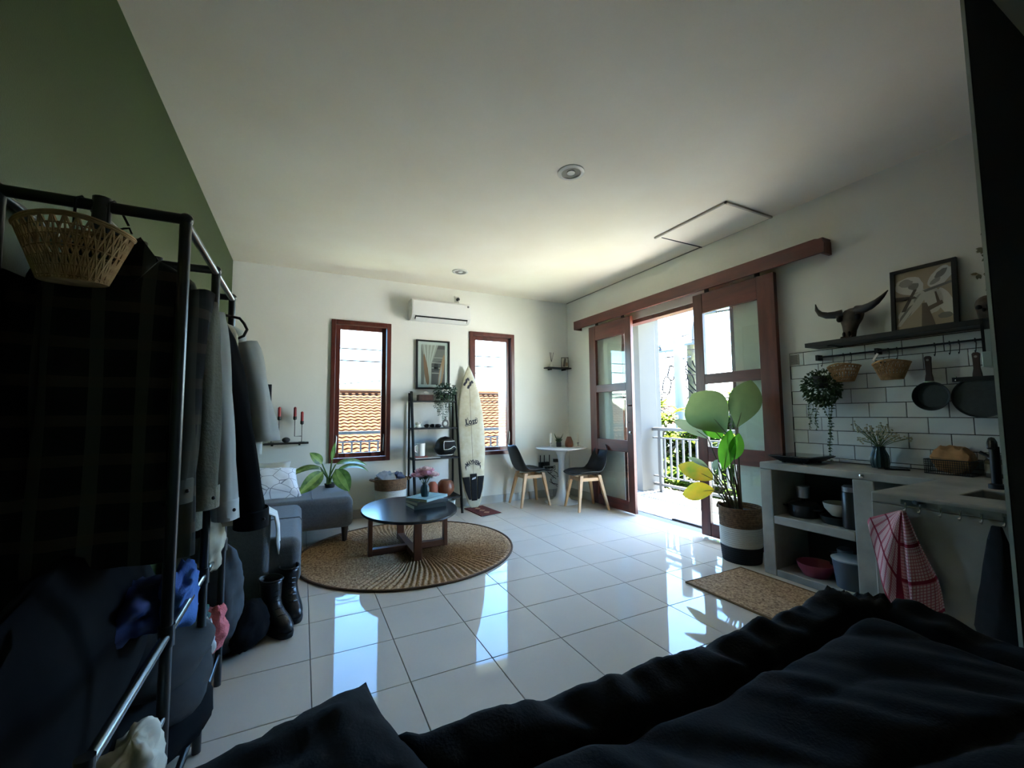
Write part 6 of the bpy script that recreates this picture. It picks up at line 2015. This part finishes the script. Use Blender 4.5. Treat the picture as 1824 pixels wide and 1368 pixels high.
# ---------------------------------------------------------------- hanging clothes
def ell(cx, cy, z, w, d, n=36, seed=0, amp=0.0, nf=7):
    out = []
    for i in range(n):
        a = 2 * PI * i / n
        q = 1 + amp * math.sin(nf * a + seed + 2.2 * z) * 0.6 + amp * nz(2.5 * math.cos(a) + seed, 2.5 * math.sin(a), z * 3)
        out.append((cx + w * sgnpow(math.cos(a), 0.75) * (1 + (q - 1) * 0.15), cy + d * math.sin(a) * (1 + (q - 1) * 2.2), z))
    return out
def garment(name, label, cat, cx, cy, ztop, hw, hem, depth, mat, sleeve=None, seed=0, collar=None, hem_w=None, both=True, group='clothes hanging on the rack', hanger=True, open_=False, cuffs=True):
    r = thing(name, label, cat, (cx, cy, hem), group=group)
    H = ztop - hem
    keys = [(0.0, 0.060, 0.030), (0.02, 0.095, 0.034), (0.055, hw * 0.80, 0.038), (0.085, hw * 0.96, depth * 0.8), (0.13, hw, depth), (0.25, hw * 1.0, depth), (0.45, hw * 1.02, depth * 1.0), (0.65, hw * 1.04, depth), (0.85, hem_w or hw * 1.06, depth * 1.05), (1.0, hem_w or hw * 1.07, depth * 1.1)]
    rings = []
    for j in range(27):
        t = j / 26
        t = t ** 1.35
        for (a, wa, da), (b, wb, db) in zip(keys, keys[1:]):
            if a <= t <= b:
                u = (t - a) / (b - a)
                rings.append(ell(cx, cy, ztop - H * t, wa + (wb - wa) * u, da + (db - da) * u, seed=seed, amp=0.16 * min(1, t * 2.5)))
                break
    O('body', MB().loft(rings, cap0=True, cap1=False), mat, r, ang=180)
    if sleeve:
        ln, r0, r1, out = sleeve
        for s in ((1, -1) if both else (1,)):
            rs = []
            for k in range(15):
                t = k / 14
                zz = ztop - 0.115 - ln * t * 0.985
                x = cx + s * (hw * 0.93 + out * t ** 0.7 * (1 if s > 0 else 0.05))
                rad = r0 + (r1 - r0) * t
                rs.append([(x + rad * 0.62 * math.cos(a) * (1 + 0.13 * math.sin(4 * a + seed + 6 * t) + 0.10 * math.sin(7 * a - seed - 3 * t)), cy - 0.01 + rad * 1.0 * math.sin(a) + 0.006 * math.sin(9 * t + seed), zz + 0.02 * math.cos(a) * s * (1 - t)) for a in [2 * PI * i / 20 for i in range(40)]])
            sl = O('sleeve', MB().loft(rs, cap0=True, cap1=False), mat, r, ang=180, solid=0.003)
            if not cuffs:
                continue
            zc = ztop - 0.115 - ln * 0.985
            xx = cx + s * (hw * 0.93 + out * (1 if s > 0 else 0.05))
            O('cuff', MB().lathe([(r1 * 1.02, zc + 0.07), (r1 * 1.08, zc + 0.065), (r1 * 1.10, zc), (r1 * 0.95, zc - 0.002), (r1 * 0.9, zc + 0.02)], (xx, cy - 0.01, 0), n=20, sx=0.66, cap0=False, cap1=False), mat, sl)
            if s > 0:
                O('button', MB().ball((xx + r1 * 0.55, cy - 0.01 - r1 * 0.75, zc + 0.035), (0.006, 0.006, 0.006), n=8, m=6), m_black, sl)
    if collar:
        mb = MB()
        for s in (1, -1):
            mb.add([(cx + s * 0.005, cy - 0.045, ztop - 0.01), (cx + s * 0.055, cy - 0.04, ztop + 0.035), (cx + s * 0.10, cy - 0.050, ztop - 0.03), (cx + s * 0.05, cy - 0.055, ztop - 0.10)], [(0, 1, 2, 3)])
        O('collar', mb, mat, r, ang=180, solid=0.006)
        O('collar_band', MB().lathe([(0.062, ztop - 0.02), (0.060, ztop + 0.035), (0.055, ztop + 0.035)], (cx, cy, 0), n=24, cap0=False, cap1=False, sy=0.6), mat, r)
    return r
def hanger(cx, cy, label, hw=0.20, dz=0.0, lp=0.04):
    r = thing('clothes_hanger', label, 'hanger', (cx, cy, 1.58), group='black clothes hangers on the rack')
    zr = TZ - 0.03
    O('hook', MB().tube([(cx + 0.018, cy, zr + 0.002), (cx + 0.012, cy, zr + 0.018), (cx, cy, zr + 0.0155), (cx - 0.016, cy, zr + 0.006), (cx - 0.016, cy, zr - 0.02), (cx, cy, zr - 0.045), (cx, cy, zr - 0.08)], 0.003, n=6), m_black, r)
    O('shoulders', MB().tube([(cx - hw, cy, zr + dz - 0.165), (cx - hw * 0.5, cy, zr + dz * 0.5 - 0.115), (cx, cy, zr - 0.08), (cx + hw * 0.5, cy, zr + dz * 0.6 - 0.115), (cx + hw * 0.92, cy, zr + dz - 0.15), (cx + hw, cy, zr + dz - 0.155 - lp * 0.2), (cx + hw + 0.012, cy, zr + dz - 0.155 - lp * 0.5), (cx + hw, cy, zr + dz - 0.155 - lp * 0.85), (cx + hw * 0.9, cy, zr + dz - 0.155 - lp), (cx, cy, zr + dz - 0.150 - lp), (cx - hw, cy, zr + dz - 0.15 - lp), (cx - hw, cy, zr + dz - 0.165)], 0.006, n=8), m_black, r)
    return r
m_plaid = check_mat('dark_plaid_flannel', (27, 28, 27), (82, 83, 71), (74, 66, 52), 0.105)
m_cord = M('olive_grey_corduroy', (112, 112, 98), rough=0.95, var=0.1, vs=30, bump=0.3, bs=120)
m_blackcl = M('black_wool', (14, 14, 16), spec=0.1, rough=0.95, var=0.2, vs=20)
m_whitecl = M('white_cotton', (204, 206, 202), rough=0.9, var=0.04, vs=6, trans=0.15)
m_beigecl = M('beige_cotton', (176, 168, 148), rough=0.9, var=0.06, vs=6)
HX = -0.475
garment('plaid_shirt', 'dark plaid overshirt nearest the camera on the clothes rack', 'shirt', HX - 0.005, 1.555, 1.672, 0.190, 0.79, 0.05, m_plaid, sleeve=(0.62, 0.070, 0.052, -0.015), seed=1, collar=True)
garment('corduroy_jacket', 'olive-grey jacket with a buttoned cuff right behind the plaid overshirt', 'jacket', HX - 0.015, 1.69, 1.665, 0.195, 0.83, 0.045, m_cord, sleeve=(0.66, 0.078, 0.058, 0.03), seed=4, collar=True)
garment('white_shirt', 'white shirt with its cuff showing between the olive jacket and black coat', 'shirt', HX, 1.80, 1.66, 0.19, 0.88, 0.035, m_whitecl, sleeve=(0.72, 0.06, 0.055, 0.065), seed=8)
garment('black_coat', 'long black coat with hanging sleeve in the middle of the rack', 'coat', HX - 0.02, 2.00, 1.66, 0.170, 0.74, 0.06, m_blackcl, sleeve=(0.80, 0.085, 0.085, 0.165), seed=12, collar=True)
garment('beige_shirt', 'long beige garment hanging between the black coat and the last white shirt', 'shirt', HX + 0.03, 2.13, 1.64, 0.19, 0.74, 0.035, m_beigecl, sleeve=None, seed=16, hem_w=0.30)
garment('white_blouse', 'pale loose white shirt hanging last on the rack, towards the windows', 'shirt', HX + 0.045, 2.235, 1.63, 0.195, 1.02, 0.05, m_whitecl, sleeve=(0.44, 0.080, 0.10, 0.085), seed=21, hem_w=0.27, cuffs=False)
for cx, cy, lab in ((HX, 1.555, 'black hanger inside the plaid overshirt'), (HX - 0.015, 1.69, 'black hanger inside the olive-grey jacket'), (HX, 1.80, 'black hanger inside the white shirt behind the olive jacket'), (HX - 0.02, 2.00, 'black hanger inside the black coat'), (HX + 0.03, 2.13, 'black hanger inside the beige garment')):
    hanger(cx, cy, lab, 0.16)
hanger(HX + 0.02, 2.165, 'black hanger whose rounded end sticks out above the last white shirt', 0.215, 0.05, 0.085)

# ---------------------------------------------------------------- piles on the rack's lower rails
def heap(name, label, cat, c, rad, mat, seed, amp=0.22, group=None, n=40, m=22):
    c = Vector(c)
    rings = []
    for j in range(m + 1):
        t = PI * j / m
        ring = []
        for i in range(n):
            a = 2 * PI * i / n
            d = Vector((math.sin(t) * math.cos(a), math.sin(t) * math.sin(a), -math.cos(t)))
            k = 1 + amp * nz(d.x * 1.7 + seed, d.y * 1.7, d.z * 1.7) + amp * 0.55 * abs(nz(d.x * 4.2 + seed, d.y * 4.2 + 3, d.z * 4.2)) + amp * 0.22 * nz(d.x * 9, d.y * 9 + seed, d.z * 9)
            p = Vector((d.x * rad[0], d.y * rad[1], d.z * rad[2])) * k
            p.z = max(p.z, -rad[2] * 0.92)
            ring.append(c + p)
        rings.append(ring)
    return O(name, MB().loft(rings), mat, ang=180, label=label, cat=cat, group=group)
m_denim = M('blue_denim', (74, 124, 196), rough=0.9, col2=(44, 78, 146), vs=9, bump=0.2, bs=200)
m_navy = M('navy_cotton', (34, 48, 92), rough=0.9, var=0.2, vs=10)
m_char = M('charcoal_cotton', (44, 45, 46), rough=0.95, var=0.25, vs=12)
G = 'clothes heaped on the lower rails'
heap('denim_jacket', 'crumpled blue denim draped over the front of the lower rail', 'clothes', (-0.345, 1.72, 0.615), (0.05, 0.11, 0.085), m_denim, 3, 0.5, G)
heap('navy_shirt', 'dark navy cloth heaped on the rails left of the blue denim', 'clothes', (-0.44, 1.68, 0.61), (0.085, 0.13, 0.07), m_navy, 6, 0.5, G)
heap('beige_jacket', 'beige cloth hanging low behind the second rack post', 'clothes', (-0.33, 2.12, 0.68), (0.05, 0.10, 0.12), m_beigecl, 11, 0.35, G)
for k, (z, dz, mt, lab) in enumerate([(0.20, 0.065, m_blackcl, 'black folded clothes at the bottom of the pile on the rack shelf'), (0.30, 0.055, m_char, 'charcoal folded trousers in the middle of the pile on the rack shelf'), (0.39, 0.055, m_char, 'charcoal folded clothes at the top of the pile on the rack shelf')]):
    heap('folded_clothes', lab, 'clothes', (-0.42, 1.82 + 0.02 * k, z), (0.155, 0.30 - 0.02 * k, dz), mt, 20 + k, 0.16, 'folded clothes on the rack shelf')
heap('dark_blanket', 'black bulky bedding stuffed under the hanging clothes on the rack', 'clothes', (-0.55, 1.60, 0.50), (0.115, 0.52, 0.34), m_blackcl, 61, 0.15, G)
heap('white_cloth', 'cream white cloth on the near end of the rack beside the bed', 'clothes', (-0.325, 1.27, 0.41), (0.055, 0.09, 0.055), M('cream_cotton', (196, 192, 176), rough=0.9, var=0.06, vs=8), 31, 0.5, G)
heap('pink_towel', 'salmon pink towel bunched at the far lower end of the rack', 'towel', (-0.335, 2.27, 0.27), (0.055, 0.10, 0.09), M('salmon_towel', (206, 108, 112), rough=1.0, var=0.1, vs=30, bump=0.6, bs=160), 41, 0.5, G)
heap('green_print_cloth', 'green printed cloth beside the pink towel', 'clothes', (-0.37, 2.10, 0.40), (0.05, 0.08, 0.045), M('green_print', (52, 120, 62), rough=0.9, col2=(30, 44, 70), vs=24), 45, 0.4, G)
heap('white_sock_pile', 'small white cloth between the green print and pink towel', 'clothes', (-0.335, 2.10, 0.30), (0.04, 0.06, 0.075), m_whitecl, 47, 0.4, G)
heap('grey_backpack', 'grey and black backpack leaning between the rack and the sofa', 'bag', (-0.36, 2.58, 0.28), (0.11, 0.13, 0.28), M('grey_canvas', (74, 80, 86), rough=0.9, col2=(30, 31, 33), vs=5), 51, 0.22)
heap('black_bag', 'low black bag on the floor next to the boots', 'bag', (-0.24, 2.68, 0.10), (0.10, 0.16, 0.11), m_blackcl, 55, 0.2)
# strip of white label on the lowest clothes
# ---------------------------------------------------------------- black boots
m_leather = M('black_boot_leather', (22, 22, 23), rough=0.32, bump=0.15, bs=90)
m_sole = M('boot_sole', (26, 25, 24), rough=0.8)
def boot(label, loc, rz):
    r = thing('boot', label, 'boot', loc, rz, group='black boots by the sofa', local=True)
    def ring(z, xc, hl, hw, p=0.8, wr=0.0):
        return [(xc + hl * sgnpow(math.cos(a), p) * (1 + wr * math.sin(5 * a + z * 60)), hw * sgnpow(math.sin(a), p) * (1 + wr * math.cos(4 * a + z * 70)) * (1 - 0.18 * max(0, -math.cos(a))), z) for a in [2 * PI * i / 28 for i in range(28)]]
    O('sole', MB().loft([ring(0.0, 0.0, 0.148, 0.052), ring(0.02, 0.0, 0.152, 0.055), ring(0.028, 0.0, 0.150, 0.054)]), m_sole, r)
    O('upper', MB().loft([ring(0.028, 0.0, 0.143, 0.050), ring(0.055, 0.002, 0.145, 0.052), ring(0.08, -0.012, 0.128, 0.051, 0.85), ring(0.10, -0.035, 0.10, 0.047, 0.9, 0.02), ring(0.125, -0.058, 0.078, 0.045, 0.95, 0.03), ring(0.16, -0.068, 0.066, 0.046, 1, 0.04),
                          ring(0.20, -0.070, 0.066, 0.050, 1, 0.03), ring(0.24, -0.072, 0.068, 0.054, 1, 0.03), ring(0.265, -0.074, 0.070, 0.056, 1, 0.02)], cap1=False), m_leather, r, solid=0.004, ang=180)
    O('collar', MB().tube([q for q in ring(0.265, -0.074, 0.070, 0.056)] + [ring(0.265, -0.074, 0.070, 0.056)[0]], 0.006, n=6), m_leather, r)
    lc = MB()
    for k in range(5):
        z = 0.10 + 0.028 * k
        x = 0.062 - 0.05 * k / 1.6 if k < 2 else 0.0
        lc.tube([(x - 0.0, -0.022, z), (x + 0.014, 0, z + 0.006), (x, 0.022, z)], 0.003, n=5)
    O('laces', lc, m_black, r)
    return r
boot('black leather boot nearer the sofa leg', (-0.035, 2.93, 0), math.radians(-78))
boot('black leather boot in front of the other one', (-0.105, 2.76, 0), math.radians(-62))

# ---------------------------------------------------------------- bed with black duvet and pillow
bed = thing('bed', 'low bed frame and mattress under the black duvet in the foreground', 'bed', (0.78, -0.25, 0))
box('bed_base', -0.20, 1.74, -1.35, 0.74, 0.0, 0.20, m_blackwood, bed, bevel=0.01)
box('mattress', -0.22, 1.76, -1.37, 0.76, 0.20, 0.43, M('mattress_grey', (120, 120, 122), rough=0.9), bed, bevel=0.05, bseg=4)
bx0, bx1, by1 = -0.24, 1.76, 0.89
x_lo, x_hi, y_lo, y_hi = -0.42, 2.14, -1.30, 1.29
nxg, nyg = 210, 200
def sd_corner(x, y, r=0.22):
    # distance outside a rectangle with rounded corners (right and far sides)
    dx, dy = max(x - (bx1 - r), (bx0 + r) - x), y - (by1 - r)
    if dx > 0 and dy > 0:
        return math.hypot(dx, dy) - r, (math.copysign(dx, x - 0.7), dy)
    if dx > dy:
        return dx - r, (math.copysign(1, x - 0.7), 0)
    return dy - r, (0, 1)
def duvet_pt(x, y):
    d, g = sd_corner(x, y)
    gl = math.hypot(*g) or 1
    gx, gy = g[0] / gl, g[1] / gl
    s = 0.545 + 0.03 * nz(x * 1.3, y * 1.3, 4) + 0.018 * nz(x * 3.2 + 5, y * 3.2, 1)
    # long soft wrinkles running away from the sleeper
    wq = x * 0.85 + y * 0.55
    s += 0.018 * nz(wq * 7, (x - y) * 1.6, 2.0) + 0.011 * nz(wq * 17, (x - y) * 3, 7.0) - 0.010 * (1 - abs(nz(wq * 5 + 3, (x - y) * 2.2, 5.0))) ** 6
    # puffs across the quilted edge band
    band = max(0.0, 1 - abs(d + 0.06) / 0.12)
    tang = x * gy - y * gx
    s += band * (0.022 + 0.024 * nz(tang * 6, 3.3, 0.5) + 0.020 * nz(tang * 15, 1.1, d * 5) + 0.004 * nz(tang * 32, 2.1, d * 8))
    # stitched groove between band and centre
    s -= 0.045 * math.exp(-((d + 0.17) / 0.018) ** 2)
    s -= 0.020 * math.exp(-((y - (0.42 - 0.35 * max(0, x - 1.0))) / 0.02) ** 2) * (1 if x > 1.0 else max(0, (x - 0.8) / 0.2))
    # heap rising towards the right foot
    s += 0.035 * math.exp(-(((x - 1.45) / 0.5) ** 2 + ((y - 0.35) / 0.5) ** 2))
    e = d + 0.06
    if e > 0:
        ho = 0.085 * (1 - math.exp(-e / 0.10))
        drop = max(0.0, e - ho)
        px, py = x - gx * (e - ho), y - gy * (e - ho)
        wob = 0.022 * nz(tang * 5, 9.0, 0) * min(1, e * 5)
        return (px + gx * wob, py + gy * wob, max(0.12, s - drop * 1.05 - 0.25 * min(e, 0.08) ** 1.0 * 0.3))
    return (x, y, s)
rows_ = []
for j in range(nyg + 1):
    y = y_lo + (y_hi - y_lo) * j / nyg
    rows_.append([duvet_pt(x_lo + (x_hi - x_lo) * i / nxg, y) for i in range(nxg + 1)])
O('duvet', MB().loft(rows_, closed=False), M('black_cotton_duvet', (14, 15, 17), rough=0.85, var=0.15, vs=3, bump=0.15, bs=140, spec=0.1), ang=180,
  label='black quilted duvet spread over the bed in the foreground', cat='duvet')
O('pillow', pillow_mb((-0.010, 0.725, 0.560), (0.52, 0.58, 0.13), (0.02, 0.0, 0.31), seed=2, n=26, wr=0.02, pinch=0.13), M('charcoal_pillowcase', (18, 19, 22), spec=0.1, rough=0.9, bump=0.1, bs=140), ang=180,
  label='black pillow on the left corner of the bed', cat='pillow')
